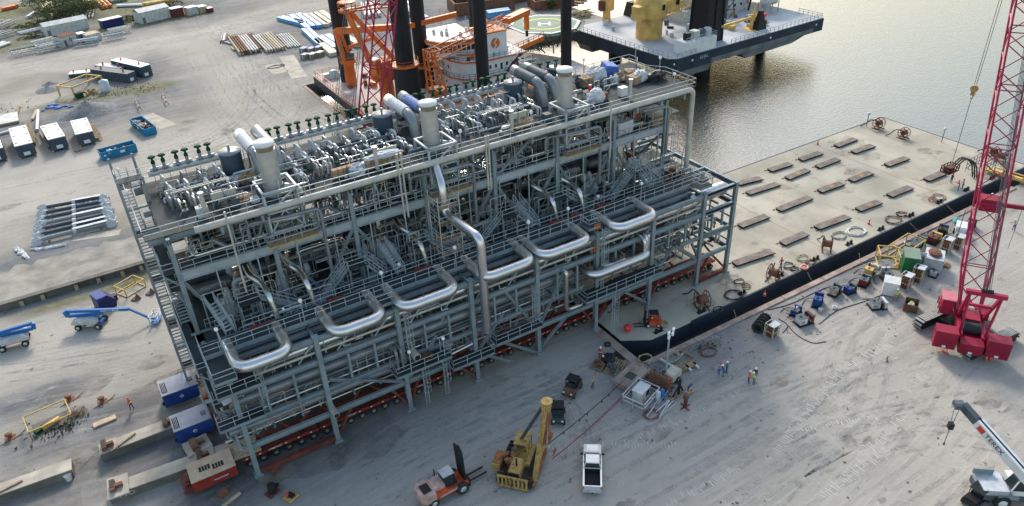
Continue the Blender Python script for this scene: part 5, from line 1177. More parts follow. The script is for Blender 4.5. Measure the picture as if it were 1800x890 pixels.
# left small yellow crane and black cone
p = L_(1066, 36, JZ)
m = MB('yellow'); m.lathe((p.x, p.y, 0), [(1.2, JZ), (1.0, JZ + 2.5)], 12); m.box((p.x, p.y, JZ + 4.2), (3.4, 2.6, 3.2), .3); m.box((p.x - .3, p.y, JZ + 7), (1.6, 1.6, 3)); m.beam((p.x + 1, p.y + .5, JZ + 5), (p.x + 16, p.y + 6, JZ + 10.5), 1.3, 1.6); m.part('small_crane', ju)
m = MB('redrust'); m.box((p.x - 1.9, p.y - .2, JZ + 4.2), (.6, 2, 2.4), .3); m.part('small_crane_radiator', ju)
p = L_(1112, 26, JZ); m = MB('black'); m.taper((p.x, p.y, JZ), (4.4, 3), (3, 2), 3.6); m.part('covered_winch', ju)
m = MB('steel_dark'); m.bx(p.x - 2, p.y - 4, JZ + .3, p.x + 2.6, p.y - 2.6, JZ + .7); m.part('pallet_frame', ju)
# white deck house behind, small boom crane, boats and pipe tower at the right
m = MB('whitedirty'); m.bx(24, 20, JZ, 48, 36, JZ + 3.2); m.bx(27, 22, JZ + 3.2, 45, 36, JZ + 6.2); m.part('accommodation', ju)
m = MB('glass'); [m.bx(26 + k * 2.4, 19.96, JZ + 1.4, 26.7 + k * 2.4, 19.99, JZ + 2.1) for k in range(9)]; m.part('window', ju)
m = MB('steel_dark'); m.rail([(24, 20, JZ + 3.2), (48, 20, JZ + 3.2)], 1, None, 1.6); m.part('house_rail', ju)
p = L_(1320, 52, JZ)
m = MB('yellow'); m.lathe((p.x, p.y, 0), [(.45, JZ), (.45, JZ + 2.2)], 10); m.box((p.x, p.y, JZ + 3), (1, 1, 1.6)); m.beam((p.x, p.y, JZ + 3.1), (p.x - 13, p.y - 1.6, JZ + 3.4), .5, .6); m.beam((p.x, p.y, JZ + 3.4), (p.x + 1, p.y, JZ + 5.6), .5); m.lathe((p.x, p.y, JZ), [(1.9, 0), (1.9, .1)], 12); m.part('knuckle_crane', ju)
m = MB('buoyred'); m.side([(38.2, JZ + 1.6), (38.8, JZ + .9), (42, JZ + .9), (42.8, JZ + 1.7)], 8.5, 10.4); m.part('rescue_boat', ju)
m = MB('whitedirty'); m.lathe((46, 13.5, JZ + 3.2), [(.3, 0), (1.3, .8), (1.3, 5.2), (.3, 6)], 14, None, 'x'); m.use('steel_light'); [m.beam((x, y, JZ), (x, y, JZ + 3), .2) for x in (46.5, 49, 51.5) for y in (12.2, 14.8)]; m.part('lifeboat', ju)
m = MB('steel_dark')
for x, y in ((33, 14), (36.5, 14), (33, 17.5), (36.5, 17.5)): m.beam((x, y, JZ), (34.8, 15.8, JZ + 14), .35)
for z in (3, 6, 9): m.rail([(33.2 + z * .1, 14.2, JZ + z), (36.3 - z * .1, 14.2, JZ + z)], .1, None, 4, .15, 1); m.beam((33.2, 14.1, JZ + z - 3), (36.3, 14.1, JZ + z), .2)
m.part('mast_tower', ju)
m = MB('black'); m.taper((34.6, 4.4, JZ), (3.4, 2.2), (.8, .8), 4.6); m.part('draped_cone', ju)
qj = random.Random(6)
for k in range(34):
    x, y = (qj.uniform(20, 44), qj.uniform(6, 18)) if k < 22 else (qj.uniform(3, 22), qj.uniform(14, 34))
    m = MB(qj.choice(('steel_dark', 'whitedirty', 'steel_light', 'yellow', 'redrust', 'black', 'wrap', 'steel_dark'))); d = [qj.uniform(.4, 1.7) for _ in range(3)]; m.box((x, y, JZ + d[2] / 2), d, qj.choice((0, .5, 1))); m.part('deck_gear', ju)
hd = (54, 26); m = MB('helipad'); m.prism([(hd[0] + 11 * math.cos(k * math.pi / 4 + .39), hd[1] + 11 * math.sin(k * math.pi / 4 + .39)) for k in range(8)], JZ + 8, JZ + 8.4)
m.use('redrust').prism([(hd[0] + 11.2 * math.cos(k * math.pi / 4 + .39), hd[1] + 11.2 * math.sin(k * math.pi / 4 + .39)) for k in range(8)], JZ + 7.6, JZ + 8); m.use('black'); [m.beam((x, y, JZ), (x + 1.5, y, JZ + 7.7), .4) for x in (47, 53) for y in (18.5, 24)]; m.part('helideck', ju)

# ================================================================ RED CRAWLER CRANES
def boom_crane(name, lab, foot, tip, w, step=2.3, ch=.11):
    pass
CR = Vector((81.3, -27.0, 0)); TIP = Vector((118.5, -1.4, 63)); HD = math.atan2(TIP.y - CR.y, TIP.x - CR.x)
cr = T('crawler_crane', 'red crawler crane with tall lattice boom and three counterweight blocks on the quay', 'crane', CR)
def Lc(x, y, z): return Vector((x * math.cos(HD) - y * math.sin(HD), x * math.sin(HD) + y * math.cos(HD), z))
TA = R(-6)
for s_ in (-3.4, 3.4):
    cx_, cy_2 = -math.sin(TA) * s_, math.cos(TA) * s_
    pr = [(-4.6, .75), (-4.3, .25), (-3.8, .02), (3.8, .02), (4.3, .25), (4.6, .75), (4.3, 1.2), (3.8, 1.4), (-3.8, 1.4), (-4.3, 1.2)]
    tk = MB('black'); tk.side([(x * .97, z * .93 + .05) for x, z in pr], -.5, .5); tk.use('trackplate')
    for (xa, za), (xb, zb) in zip(pr, pr[1:] + pr[:1]):
        A, B = Vector((xa, 0, za)), Vector((xb, 0, zb)); n = max(1, int((B - A).length / .34)); an = math.atan2(zb - za, xb - xa)
        for i in range(n): q_ = A.lerp(B, (i + .5) / n); tk.box(q_, (.27, 1.25, .1), 0, None, 0, -an)
    o = tk.part('crawler_track', cr); o.location = (cx_, cy_2, 0); o.rotation_euler = (0, 0, TA)
m = MB('black'); m.box((0, 0, .9), (3.2, 6.4, .7), TA); m.box((2.6, -.8, .6), (2.2, 1.4, .6), R(20)); m.lathe((0, 0, 1.2), [(1.6, 0), (1.6, .5)], 18); m.part('car_body', cr)
def cbox(m, x, y, z, d, mm=None): m.box(Lc(x, y, z), d, HD, mm)
m = MB('magenta'); cbox(m, -.6, 1.25, 2.2, (7.4, .5, 1.1)); cbox(m, -.6, -1.25, 2.2, (7.4, .5, 1.1)); cbox(m, -.6, 0, 1.85, (7.2, 2.6, .3)); m.part('upper_frame', cr)
m = MB('steel_dark'); cbox(m, -1.0, .0, 2.6, (1.6, 1.9, 1.2)); m.lathe(Lc(-2.6, -.9, 2.7), [(.7, 0), (.7, 1.8)], 14, 'hose', 'y', HD); m.lathe(Lc(.6, -.9, 2.7), [(.55, 0), (.55, 1.8)], 14, 'steel_dark', 'y', HD); m.part('winch_drum', cr)
m = MB('crimson'); cbox(m, -.9, 0, 3.35, (1.9, 1.7, .25)); cbox(m, 1.0, 1.2, 3.0, (2.2, .9, .9)); cbox(m, .6, -1.5, 3.0, (1.8, .8, .8)); m.part('engine_cover', cr)
for y, w_, xo, h in ((2.75, 2.4, -4.6, 2.3), (0, 2.5, -4.9, 1.4), (-2.75, 2.4, -4.6, 2.3)):
    m = MB('crimson'); cbox(m, xo, y, 1.0 + h / 2, (1.7, w_, h)); m.part('counterweight', cr)
    m = MB('white'); cbox(m, xo - .86, y, 1.25, (.02, .4, .3)); m.part('hazard_plate', cr)
mat('wrappink', (.5, .16, .2), .5); m = MB('magenta'); cbox(m, 1.6, 2.5, 3.0, (2.0, 1.3, 2.1)); m.use('glass'); cbox(m, 2.62, 2.5, 3.3, (.04, 1.1, 1.2)); m.use('wrappink'); cbox(m, 1.6, 2.5, 4.12, (2.3, 1.6, .12)); m.use('crimson').rail([tuple(Lc(.4, 3.3, 2)), tuple(Lc(2.8, 3.3, 2)), tuple(Lc(2.8, 2.0, 2))], 1.1, None, 1, .05); m.part('operator_cab', cr)
# gantry leaning back
g0 = Lc(-3.6, 0, 8.6)
m = MB('magenta')
for e in (-1.3, 1.3): m.beam(Lc(-.2, e, 2.6), Lc(-3.9, e * 1.25, 8.6), .32, .4); m.beam(Lc(-4.0, e, 2.4), Lc(-4.0, e * 1.25, 8.6), .24)
m.beam(Lc(-4, -2.1, 8.6), Lc(-4, 2.1, 8.6), .5, .5); m.beam(Lc(-2.2, -1.5, 5.8), Lc(-2.2, 1.5, 5.8), .3); m.use('black').lathe(Lc(-3.9, -.6, 8.9), [(.3, 0), (.3, 1.2)], 10, None, 'y', HD); m.part('gantry', cr)
bf = CR + Lc(1.2, 0, 2.4); d = (TIP - bf); Lt = d.length; d.normalize()
m = MB('magenta'); a1 = bf + d * 6; a0 = bf - CR
upv = Vector((0, 0, 1))
lattice(m, a0, a1 - CR, 2.2, 3.0, .6, 2.4, .14, 2.0, rl=.085); lattice(m, a1 - CR, TIP - d * 8 - CR, 3.0, 3.0, 2.4, 2.4, .13, 2.5, rl=.075); lattice(m, TIP - d * 8 - CR, TIP - CR, 3.0, 1.2, 2.4, .9, .12, 2.2, rl=.07); m.part('lattice_boom', cr)
mid = bf + d * 14
m = MB('crimson'); sd2 = d.cross(Vector((0, 0, 1))).normalized(); m.box(mid - CR, (1.7, 2.2, 1.6), HD); m.beam(mid - CR + sd2 * .5, mid - CR + sd2 * 3.8, .35, .5); m.part('boom_platform', cr)
m = MB('steel_dark')
for k in range(6): o_ = sd2 * (k * .16 - .4); m.tube([g0 + o_, TIP - CR - d * 1 + o_ * .5], .035, 4)
m.tube([mid - CR + sd2 * 3.6, mid - CR + sd2 * 3.6 - Vector((0, 0, 6))], .03, 4); m.part('boom_rope', cr)
m = MB('steel_dark'); 
for k in (-.25, .25): m.tube([TIP - CR + sd2 * k, Vector((118.5, -1.4, 17.2)) - CR + sd2 * k * .6], .045, 5)
m.part('hoist_rope', cr)
m = MB('catyellow'); hp = Vector((118.5, -1.4, 16.5)) - CR; m.lathe(hp + Vector((-.25, 0, 0)), [(.55, 0), (.6, .25), (.55, .5)], 12, None, 'x'); m.box(hp + Vector((0, 0, -.6)), (.4, .6, 1)); m.tube([hp + Vector((0, 0, -1)), hp + Vector((.3, 0, -1.4)), hp + Vector((0, 0, -1.7)), hp + Vector((-.25, 0, -1.5))], .1, 6); m.use('white').box(hp + Vector((.0, -.36, -.5)), (.3, .05, .3)); m.part('hook_block', cr)
m = MB('steel_dark'); m.tube([hp + Vector((0, 0, -1.6)), Vector((118.5, -1.4, 3.2)) - CR], .05, 5); m.part('lifting_sling', cr)
for k, (px, py) in enumerate(((1657, 618), (1663, 620), (1733, 632), (1741, 632))):
    p = G(px, py, 0); m = MB('hatorange'); m.bx(-.2, -.2, 0, .2, .2, .05); m.lathe((0, 0, .05), [(.15, 0), (.11, .22)], 10); m.use('white').lathe((0, 0, .27), [(.11, 0), (.08, .18)], 10); m.use('hatorange').lathe((0, 0, .45), [(.08, 0), (.03, .3)], 10)
    m.thing('traffic_cone', 'orange and white cone %s of the two in front of the %s counterweight' % (('left one', 'right one')[k % 2], ('left', 'right')[k // 2]), 'traffic cone', (p.x, p.y, 0), 0, 'cones in front of the crane counterweights')
u = T('hose_spread', 'red hose unit hanging from the crane sling just above the barge edge', 'hose unit', (118.5, -1.4, 1.6))
m = MB('redrust'); m.bx(-1.5, -.8, .3, 1.1, .8, .5); [m.beam((x, y, .4), (x, y, 1.5), .1) for x in (-1.5, 1.1) for y in (-.8, .8)]; m.rail([(-1.5, -.8, .4), (1.1, -.8, .4), (1.1, .8, .4), (-1.5, .8, .4), (-1.5, -.8, .4)], 1.1, None, .8, .06); m.box((-.4, 0, .9), (1.6, 1, .8)); m.part('pump_frame', u)
m = MB('hose'); [m.tube(rpath([(1, y, 1.0), (2.6, y - .3, 2.4), (4.4, y - 1.4, 1.2), (4.8, y - 2, -1.5)], 1.0), .12, 8) for y in (-.4, 0, .4)]; m.part('hose', u)
# second crane rising behind the module
P0 = Vector((23.8, 29.3, 3)); P1 = Vector((51.4, 55.6, 70))
c2 = T('crawler_crane', 'red lattice crane rising behind the module beside the orange liftboat cranes', 'crane', (P0.x - 1, P0.y - 1, 0), math.atan2(26.3, 27.6))
m = MB('magenta'); inv = Matrix.Rotation(-math.atan2(26.3, 27.6), 3, 'Z'); o_ = Vector((P0.x - 1, P0.y - 1, 0)); lattice(m, inv @ (P0 - o_), inv @ (P1 - o_), 3.3, 3.3, 2.6, 2.6, .14, 3.0, rl=.085); m.part('lattice_boom', c2)
m = MB('crimson'); m.bx(-6, -1.6, 1.3, 2.5, 1.6, 3); m.bx(-7.6, -3, 1.2, -5.6, 3, 3.4); m.part('upper_frame', c2)
m = MB('black'); m.bx(-4.5, -3.9, 0, 4.5, -2.6, 1.4); m.bx(-4.5, 2.6, 0, 4.5, 3.9, 1.4); m.bx(-1.5, -3, .5, 1.5, 3, 1.3); m.part('crawler_track', c2)
m = MB('steel_dark'); 
for k in (-.4, -.1, 2.2, 2.5): m.tube([Vector((-4, k, 9)), inv @ (P1 - o_) + Vector((-6, k, -1))], .05, 4)
m.part('boom_rope', c2)
m = MB('magenta'); m.beam((0, -1.2, 2.5), (-4.2, -1.4, 9), .3); m.beam((0, 1.2, 2.5), (-4.2, 1.4, 9), .3); m.beam((-5, 0, 3), (-4.2, 0, 9), .3); m.part('gantry', c2)
# ================================================================ YARD, UPPER LEFT AND LEFT
def at(name, lab, cat, px, py, rz=0, group=None): p = G(px, py); return T(name, lab, cat, (p.x, p.y, 0), rz, group)
def hd(pa, pb): a, b_ = G(*pa), G(*pb); return math.atan2(b_.y - a.y, b_.x - a.x)
# --- office containers with white roofs
for (fx, fy), (bx_, by_), lab in (((-1, 286), (-20, 236), 'dark container with white roof cut off by the left edge of the photo'), ((51, 277), (30, 223), 'dark container with white roof, leftmost of the three whole ones'),
                                  ((108, 265), (85, 219), 'dark container with white roof, middle of the three whole ones'), ((156, 256), (138, 210), 'dark container with white roof beside the grey gravel heap')):
    a = G(fx, fy); b_ = G(bx_, by_, 2.9); d = Vector((b_.x - a.x, b_.y - a.y, 0)); L0 = d.length; rz = math.atan2(d.y, d.x)
    t = T('site_container', lab, 'container', (a.x, a.y, 0), rz, 'dark containers with white roofs')
    m = MB('slate'); m.bx(0, -1.6, .25, L0, 1.6, 2.8)
    for k in range(14): m.bx(.3 + k * L0 / 14.5, -1.64, .35, .5 + k * L0 / 14.5, -1.6, 2.7); m.bx(.3 + k * L0 / 14.5, 1.6, .35, .5 + k * L0 / 14.5, 1.64, 2.7)
    m.part('body', t)
    m = MB('roofwhite'); m.bx(-.05, -1.65, 2.8, L0 + .05, 1.65, 2.92); m.part('roof', t)
    for q_ in (.12, .5, .85):
        for s_ in (-1.2, 1.2): m = MB('redrust'); m.bx(L0 * q_, s_ - .2, 2.92, L0 * q_ + .18, s_ + .2, 3.0); m.part('roof_bracket', t)
    m = MB('white'); m.bx(-.1, -.6, .6, -.02, .6, 1.3); m.part('notice_panel', t)
    m = MB('yellow'); m.bx(-.25, -1.6, .2, 0, -1.35, .4); m.bx(-.25, 1.35, .2, 0, 1.6, .4); m.part('corner_step', t)
for (pa, pb, lab) in (((50, 220), (62, 255), 'long wooden ramp between the two left containers'), ((75, 235), (90, 262), 'long grey ramp left of the middle container'), ((158, 222), (175, 247), 'long wooden walkway right of the container beside the gravel heap')):
    c, a, L0 = span(pa, pb); m = MB('wood'); m.box((0, 0, .6), (L0, 1.1, .08)); [m.box((x * L0 / 4 - L0 / 2, y, .3), (.1, .1, .6)) for x in range(5) for y in (-.5, .5)]; m.rail([(-L0 / 2, .5, .6), (L0 / 2, .5, .6)], 1.0, None, 2, .04); m.thing('wooden_walkway', lab, 'walkway', (c.x, c.y, 0), a)
# --- open waste skips
def skip(pa, pb, lab, fill, W=2.5):
    c, a, L0 = span(pa, pb); t = T('waste_skip', lab, 'waste skip', (c.x, c.y, 0), a)
    m = MB('dumpblue'); h = 1.7
    m.bx(-L0 / 2, 0, .2, L0 / 2, .08, h); m.bx(-L0 / 2, W - .08, .2, L0 / 2, W, h); m.bx(-L0 / 2, 0.08, .2, -L0 / 2 + .08, W - .08, h); m.bx(L0 / 2 - .08, 0.08, .2, L0 / 2, W - .08, h); m.bx(-L0 / 2, 0, .1, L0 / 2, W, .2)
    n = int(L0 / .6)
    for k in range(n + 1): x = -L0 / 2 + .08 + k * (L0 - .16) / n; m.bx(x - .06, -.08, .2, x + .06, 0, h); m.bx(x - .06, W, .2, x + .06, W + .08, h)
    m.bx(-L0 / 2 - .08, -.1, h, L0 / 2 + .08, .02, h + .12); m.bx(-L0 / 2 - .08, W - .02, h, L0 / 2 + .08, W + .1, h + .12); m.part('body', t)
    m = MB('rust'); m.bx(-L0 / 2 + .1, .1, .25, L0 / 2 - .1, W - .1, .35); m.part('floor', t)
    q = random.Random(len(lab)); m = MB('plywood')
    for k in range(fill):
        m.use(q.choice(('plywood', 'wood', 'wrap', 'black', 'rust'))).box((q.uniform(-L0 * .4, L0 * .4), q.uniform(.4, W - .4), q.uniform(.6, 1.55)), (q.uniform(.4, 2), q.uniform(.1, .5), q.uniform(.05, .3)), q.uniform(0, 3), None, q.uniform(-.4, .4))
    m.part('scrap', t)
    m = MB('white'); m.bx(.2, -.1, .8, 1.1, -.085, 1.3); m.bx(-L0 / 2 + .5, -.1, .9, -L0 / 2 + .9, -.085, 1.2); m.part('notice_panel', t)
    m = MB('wrap'); m.lump((-L0 / 4, .4, 1.2), (1.4, .9, .7), None, .3, 8, q); m.part('plastic_sheet', t)
skip((181, 284), (243, 267), 'long blue waste skip, nearly empty, nearest the module', 9)
skip((232, 222), (256, 241), 'shorter blue waste skip heaped with scrap timber', 60)
# --- dark equipment modules
for pa, pb, lab, W, h, roof in (((200, 125), (253, 138), 'long dark blue container with pale roof, rightmost of the dark row', 2.8, 2.9, 'roofwhite'), ((163, 138), (228, 147), 'dark blue corrugated container just left of the longest pale roofed one', 2.6, 2.4, 'slate'), ((122, 138), (160, 134), 'low flat dark blue unit at the left end of the dark row', 2.6, 1.0, 'roofwhite'), ((170, 128), (215, 134), 'dark blue unit with orange lifting lugs behind the row', 2.4, 2.0, 'packblue')):
    c, a, L0 = span(pa, pb); t = T('equipment_container', lab, 'container', (c.x, c.y, 0), a, 'dark blue units in the yard')
    m = MB('slate'); m.bx(-L0 / 2, 0, .1, L0 / 2, W, h)
    for k in range(int(L0)): m.bx(-L0 / 2 + k + .4, -.08, .15, -L0 / 2 + k + .6, 0, h - .05)
    m.part('body', t); m = MB(roof); m.bx(-L0 / 2, -.05, h, L0 / 2, W + .05, h + .08); m.part('roof', t)
    for k in (-.3, .3): m = MB('orange'); m.bx(L0 * k - .15, W / 2 - .15, h + .08, L0 * k + .15, W / 2 + .15, h + .8); m.part('lifting_lug', t)
    m = MB('white'); m.bx(L0 / 2, .5, .4, L0 / 2 + .03, 1.6, 1.2); m.part('notice_panel', t)
def frame(px, py, L0, W, H, rz, lab, cat='frame', mm='yellowframe', r=.14, name='lifting_frame'):
    p = G(px, py); m = MB(mm)
    for x in (-L0 / 2, L0 / 2):
        for y in (-W / 2, W / 2): m.beam((x, y, 0), (x, y, H), r)
    for z in (H,) + ((.1,) if L0 < 6 else ()):
        m.beam((-L0 / 2, -W / 2, z), (L0 / 2, -W / 2, z), r); m.beam((-L0 / 2, W / 2, z), (L0 / 2, W / 2, z), r); m.beam((-L0 / 2, -W / 2, z), (-L0 / 2, W / 2, z), r); m.beam((L0 / 2, -W / 2, z), (L0 / 2, W / 2, z), r)
    return m.thing(name, lab, cat, (p.x, p.y, 0), rz)
frame(145, 160, 9, 5, 2.6, hd((137, 170), (180, 152)), 'large pale yellow steel frame standing in front of the dark containers', r=.3)
m = MB('galv'); m.lathe((0, 0, 0), [(1.1, 0), (1.1, 2.6), (.2, 3)], 14); p = G(187, 160); m.thing('storage_tank', 'upright grey tank at the right end of the large yellow frame', 'tank', (p.x, p.y, 0))
m = MB('catyellow'); q = random.Random(1)
for k in range(14): m.box((q.uniform(-1.6, 1.6), q.uniform(-.8, .8), q.uniform(.3, 1)), (q.uniform(.3, 1.2), .3, q.uniform(.2, .8)), q.uniform(0, 3))
m.use('green').box((-2.8, 0, .7), (1.6, 1.2, 1.2)); p = G(160, 166); m.thing('machine_scrap', 'green and yellow machine parts lying under the large yellow frame', 'machinery', (p.x, p.y, 0), .4)
def heap(px, py, d, lab, mm='gravelpile', name='gravel_heap', cat='gravel heap'):
    p = G(px, py); n = 18; vs = []; fs = []; q = random.Random(px)
    for i in range(6):
        t_ = i / 5
        for k in range(n): a = 2 * math.pi * k / n; r_ = (1 - t_) * (1 + q.uniform(-.12, .12)); vs.append((d[0] / 2 * r_ * math.cos(a), d[1] / 2 * r_ * math.sin(a), d[2] * (t_ ** 1.15) * (1 + q.uniform(-.06, .06)) + .01))
    for i in range(5):
        for k in range(n): fs.append((i * n + k, i * n + (k + 1) % n, i * n + n + (k + 1) % n, i * n + n + k))
    m = MB(mm); m.add(vs, fs, True); return m.thing(name, lab, cat, (p.x, p.y, 0))
heap(155, 197, (13, 12, 2.6), 'broad cone of grey gravel behind the white roofed containers'); heap(85, 158, (6, 7, .9), 'low dark mound left of the large yellow frame'); heap(88, 148, (4, 3, .7), 'low grey mound beside the dark mound')
# --- pitched white sheds
def shed(pa, pb, W, h, lab, mm='whitedirty', ridge=.9, label0=None):
    c, a, L0 = span(pa, pb); t = T('storage_shed', lab, 'shed', (c.x, c.y, 0), a)
    m = MB(mm); m.bx(-L0 / 2, 0, 0, L0 / 2, W, h); m.part('wall', t)
    m = MB('rust' if label0 else mm); x = L0 / 2 + .2
    m.add([(-x, -.2, h), (x, -.2, h), (x, W / 2, h + ridge), (-x, W / 2, h + ridge), (-x, W + .2, h), (x, W + .2, h), (-x, W / 2, h + ridge - .1), (x, W / 2, h + ridge - .1), (-x, -.2, h - .1), (x, -.2, h - .1), (-x, W + .2, h - .1), (x, W + .2, h - .1)],
          [(0, 1, 2, 3), (3, 2, 5, 4), (8, 6, 7, 9), (6, 10, 11, 7), (0, 8, 9, 1), (4, 5, 11, 10), (0, 3, 6, 8), (3, 4, 10, 6), (1, 9, 7, 2), (2, 7, 11, 5)])
    m.part('roof', t)
    if label0: txt('0', 1.9, (.4, -.04, h * .55), (1, 0, 0), (0, 0, 1), 'black', t)
    m = MB('concretedark'); m.bx(-L0 / 2 + .6, -.05, .1, -L0 / 2 + 1.5, -.01, 1.9); m.part('door', t)
shed((83, 66), (158, 50), 4.5, 3.2, 'long weathered white shed in front of the green bushes')
shed((250, 43), (301, 31), 5, 3.6, 'short weathered white shed at the right of the yard storage', )
shed((112, 84), (138, 76), 3.5, 3, 'small shed with rusty roof and a painted zero', 'whitedirty', .6, True)
for pa, pb, W, h, mm, lab in (((183, 52), (219, 44), 3, 2.6, 'navy', 'dark navy container behind the pipe racks, right of the long shed'), ((305, 32), (325, 28), 3, 2.8, 'redrust', 'small rust-red open container right of the short white shed'), ((334, 28), (350, 24), 3, 2.4, 'whitedirty', 'small white cabin right of the rust-red container'), ((353, 24), (366, 21), 3, 2.0, 'plywood', 'small tan cabin beyond the little white cabin'), ((368, 23), (376, 21), 2, 1.4, 'redrust', 'tiny red box at the end of the row of cabins'),
                            ((142, 75), (155, 72), 3, 2.4, 'steel_dark', 'dark grey box unit right of the zero shed'), ((156, 76), (180, 70), 4, 2.2, 'galv', 'grey box unit with pink top behind the pipe racks')):
    c, a, L0 = span(pa, pb); t = T('storage_container', lab, 'container', (c.x, c.y, 0), a)
    m = MB(mm); m.bx(-L0 / 2, 0, 0, L0 / 2, W, h); [m.bx(-L0 / 2 + k * .8 + .2, -.05, .1, -L0 / 2 + k * .8 + .4, 0, h - .1) for k in range(int(L0 / .8))]; m.part('body', t); m = MB('roofwhite' if mm != 'galv' else 'plywood'); m.bx(-L0 / 2 - .05, -.05, h, L0 / 2 + .05, W + .05, h + .1); m.part('roof', t)
# --- galvanised pipe-rack frames lying in the yard
def rack(pa, pb, W, lab, seed, h=1.6, name='pipe_rack_frame', mm='galv'):
    c, a, L0 = span(pa, pb); q = random.Random(seed); t = T(name, lab, 'steel frame', (c.x, c.y, 0), a, 'galvanised frames stored in the yard')
    m = MB(mm)
    for y in (0, W):
        for z in (.15, h): m.beam((-L0 / 2, y, z), (L0 / 2, y, z), .16)
    n = max(3, int(L0 / 1.3))
    for k in range(n + 1):
        x = -L0 / 2 + L0 * k / n
        for y in (0, W): m.beam((x, y, .1), (x, y, h), .12)
        m.beam((x, 0, h), (x, W, h), .12)
    m.part('frame', t)
    for k in range(5): m = MB(q.choice(('galv', 'whitedirty', 'steel', 'steel_dark'))); y = q.uniform(.2, W - .2); m.tube([(-L0 / 2 + q.uniform(-.5, .5), y, h + .15), (L0 / 2 + q.uniform(-.5, .5), y, h + .15)], q.uniform(.08, .2), 8); m.part('pipe', t)
rack((25, 102), (70, 93), 4, 'galvanised frame at the far left of the front yard row', 1); rack((72, 94), (116, 84), 3.4, 'galvanised frame just left of the zero shed', 2); rack((64, 86), (104, 76), 3, 'galvanised frame behind its neighbour left of the zero shed', 3); rack((133, 84), (174, 78), 3, 'galvanised frame just right of the zero shed', 4); rack((186, 74), (222, 67), 3.4, 'galvanised frame in front of the navy container', 5); rack((196, 64), (232, 57), 3, 'galvanised frame right of the navy container', 6)
rack((2, 52), (30, 40), 5, 'tangle of grey frames at the left edge below the pond', 7, 1.0); rack((0, 70), (32, 60), 5, 'tangle of grey frames at the left edge, lower one', 8, 1.2); rack((62, 32), (76, 22), 3, 'small pale frame left of the bushes', 9, .7)
rack((400, 75), (402, 63), 2, 'small rusty frame at the left end of the pipe stacks', 10, .6, 'scrap_rack', 'redrust')
def stack(pa, pb, W, n, r, lab, mats, seed, lay=1, name='pipe_stack', cat='pipe stack', box=False, grp='bundles of pipes and beams in the yard'):
    """long members lying side by side between two photo points"""
    c, a, L0 = span(pa, pb); q = random.Random(seed); t = T(name, lab, cat, (c.x, c.y, 0), a, grp)
    for s_ in (-.3, .3): m = MB('wood'); m.box((L0 * s_, W / 2, .06), (.25, W, .12)); m.part('bearer', t)
    for l in range(lay):
        for k in range(n):
            y = W * (k + .5) / n; e = q.uniform(-.5, .5); m = MB(q.choice(mats)); z = .12 + r + l * 2 * r
            if box: m.box((e, y, z), (L0, W / n * .82, 2 * r)); m.use('slate').box((L0 / 2 + e + .02, y, z), (.03, W / n * .7, r * 1.6))
            else: m.tube([(-L0 / 2 + e, y, z), (L0 / 2 + e, y, z)], r, 8)
            m.part('beam' if box else 'pipe', t)
stack((462, 92), (440, 66), 6.5, 9, .28, 'row of rusty pipes laid side by side, longest of the pipe stacks', ('whitedirty', 'plywood', 'beamtan', 'rust'), 3, 2); stack((505, 88), (478, 62), 6, 8, .25, 'pale pipes laid side by side right of the longest stack', ('whitedirty', 'plywood', 'beamtan'), 5, 2)
stack((530, 82), (508, 60), 4, 6, .22, 'thin pale pipes at the right end of the pipe stacks', ('whitedirty', 'beamtan'), 8); stack((392, 76), (420, 84), 3, 4, .25, 'grey pipes lying across in front of the pipe stacks', ('steel', 'galv'), 9); stack((404, 72), (446, 66), 3, 5, .4, 'reddish bundle behind the small wooden pallets', ('redrust', 'rust', 'beamtan'), 10)
stack((544, 44), (500, 33), 3, 2, .5, 'blue beams, lowest left pair of the blue row', ('beamblue',), 11, 1, 'beam_stack', 'beam stack', True); stack((560, 50), (530, 28), 4.4, 2, .5, 'blue and tan beams in the middle of the upper row', ('beamblue',), 12, 1, 'beam_stack', 'beam stack', True); stack((580, 47), (552, 27), 4.4, 2, .5, 'tan and blue beams right of the middle of the upper row', ('beamtan', 'beamblue'), 14, 1, 'beam_stack', 'beam stack', True); stack((599, 43), (572, 24), 4.6, 2, .5, 'tan and blue beams at the right end of the upper row', ('beamtan', 'beamblue'), 15, 1, 'beam_stack', 'beam stack', True)
stack((575, 80), (546, 54), 3, 2, .5, 'long blue beam running down towards the black leg', ('beamblue',), 16, 1, 'beam_stack', 'beam stack', True); stack((597, 98), (568, 72), 3, 1, .5, 'single tan beam in front of the lower blue beams', ('beamtan',), 17, 1, 'beam_stack', 'beam stack', True); stack((612, 86), (582, 66), 4.6, 2, .6, 'wide blue beams beside the leftmost black leg', ('beamblue',), 18, 1, 'beam_stack', 'beam stack', True); stack((640, 82), (600, 60), 2.6, 1, .6, 'single tan beam right of the wide blue beams', ('beamtan',), 19, 1, 'beam_stack', 'beam stack', True)
stack((822, 24), (872, 20), 4, 2, 1.1, 'blue roofed units behind the white wheelhouse', ('beamblue',), 20, 1, 'beam_stack', 'beam stack', True); stack((862, 34), (900, 28), 4, 2, .9, 'blue roofed units between the black leg and the helideck', ('beamblue',), 21, 1, 'beam_stack', 'beam stack', True); stack((756, 36), (738, 24), 2.6, 1, .5, 'short blue beam beside the liftboat wheelhouse', ('beamblue',), 22, 1, 'beam_stack', 'beam stack', True)
stack((736, 26), (720, 10), 7, 5, .8, 'white wrapped pipes behind the wheelhouse', ('wrap', 'galv'), 23); stack((672, 30), (664, 8), 6, 4, .6, 'white wrapped pipes seen through the red lattice boom', ('wrap', 'galv'), 24)
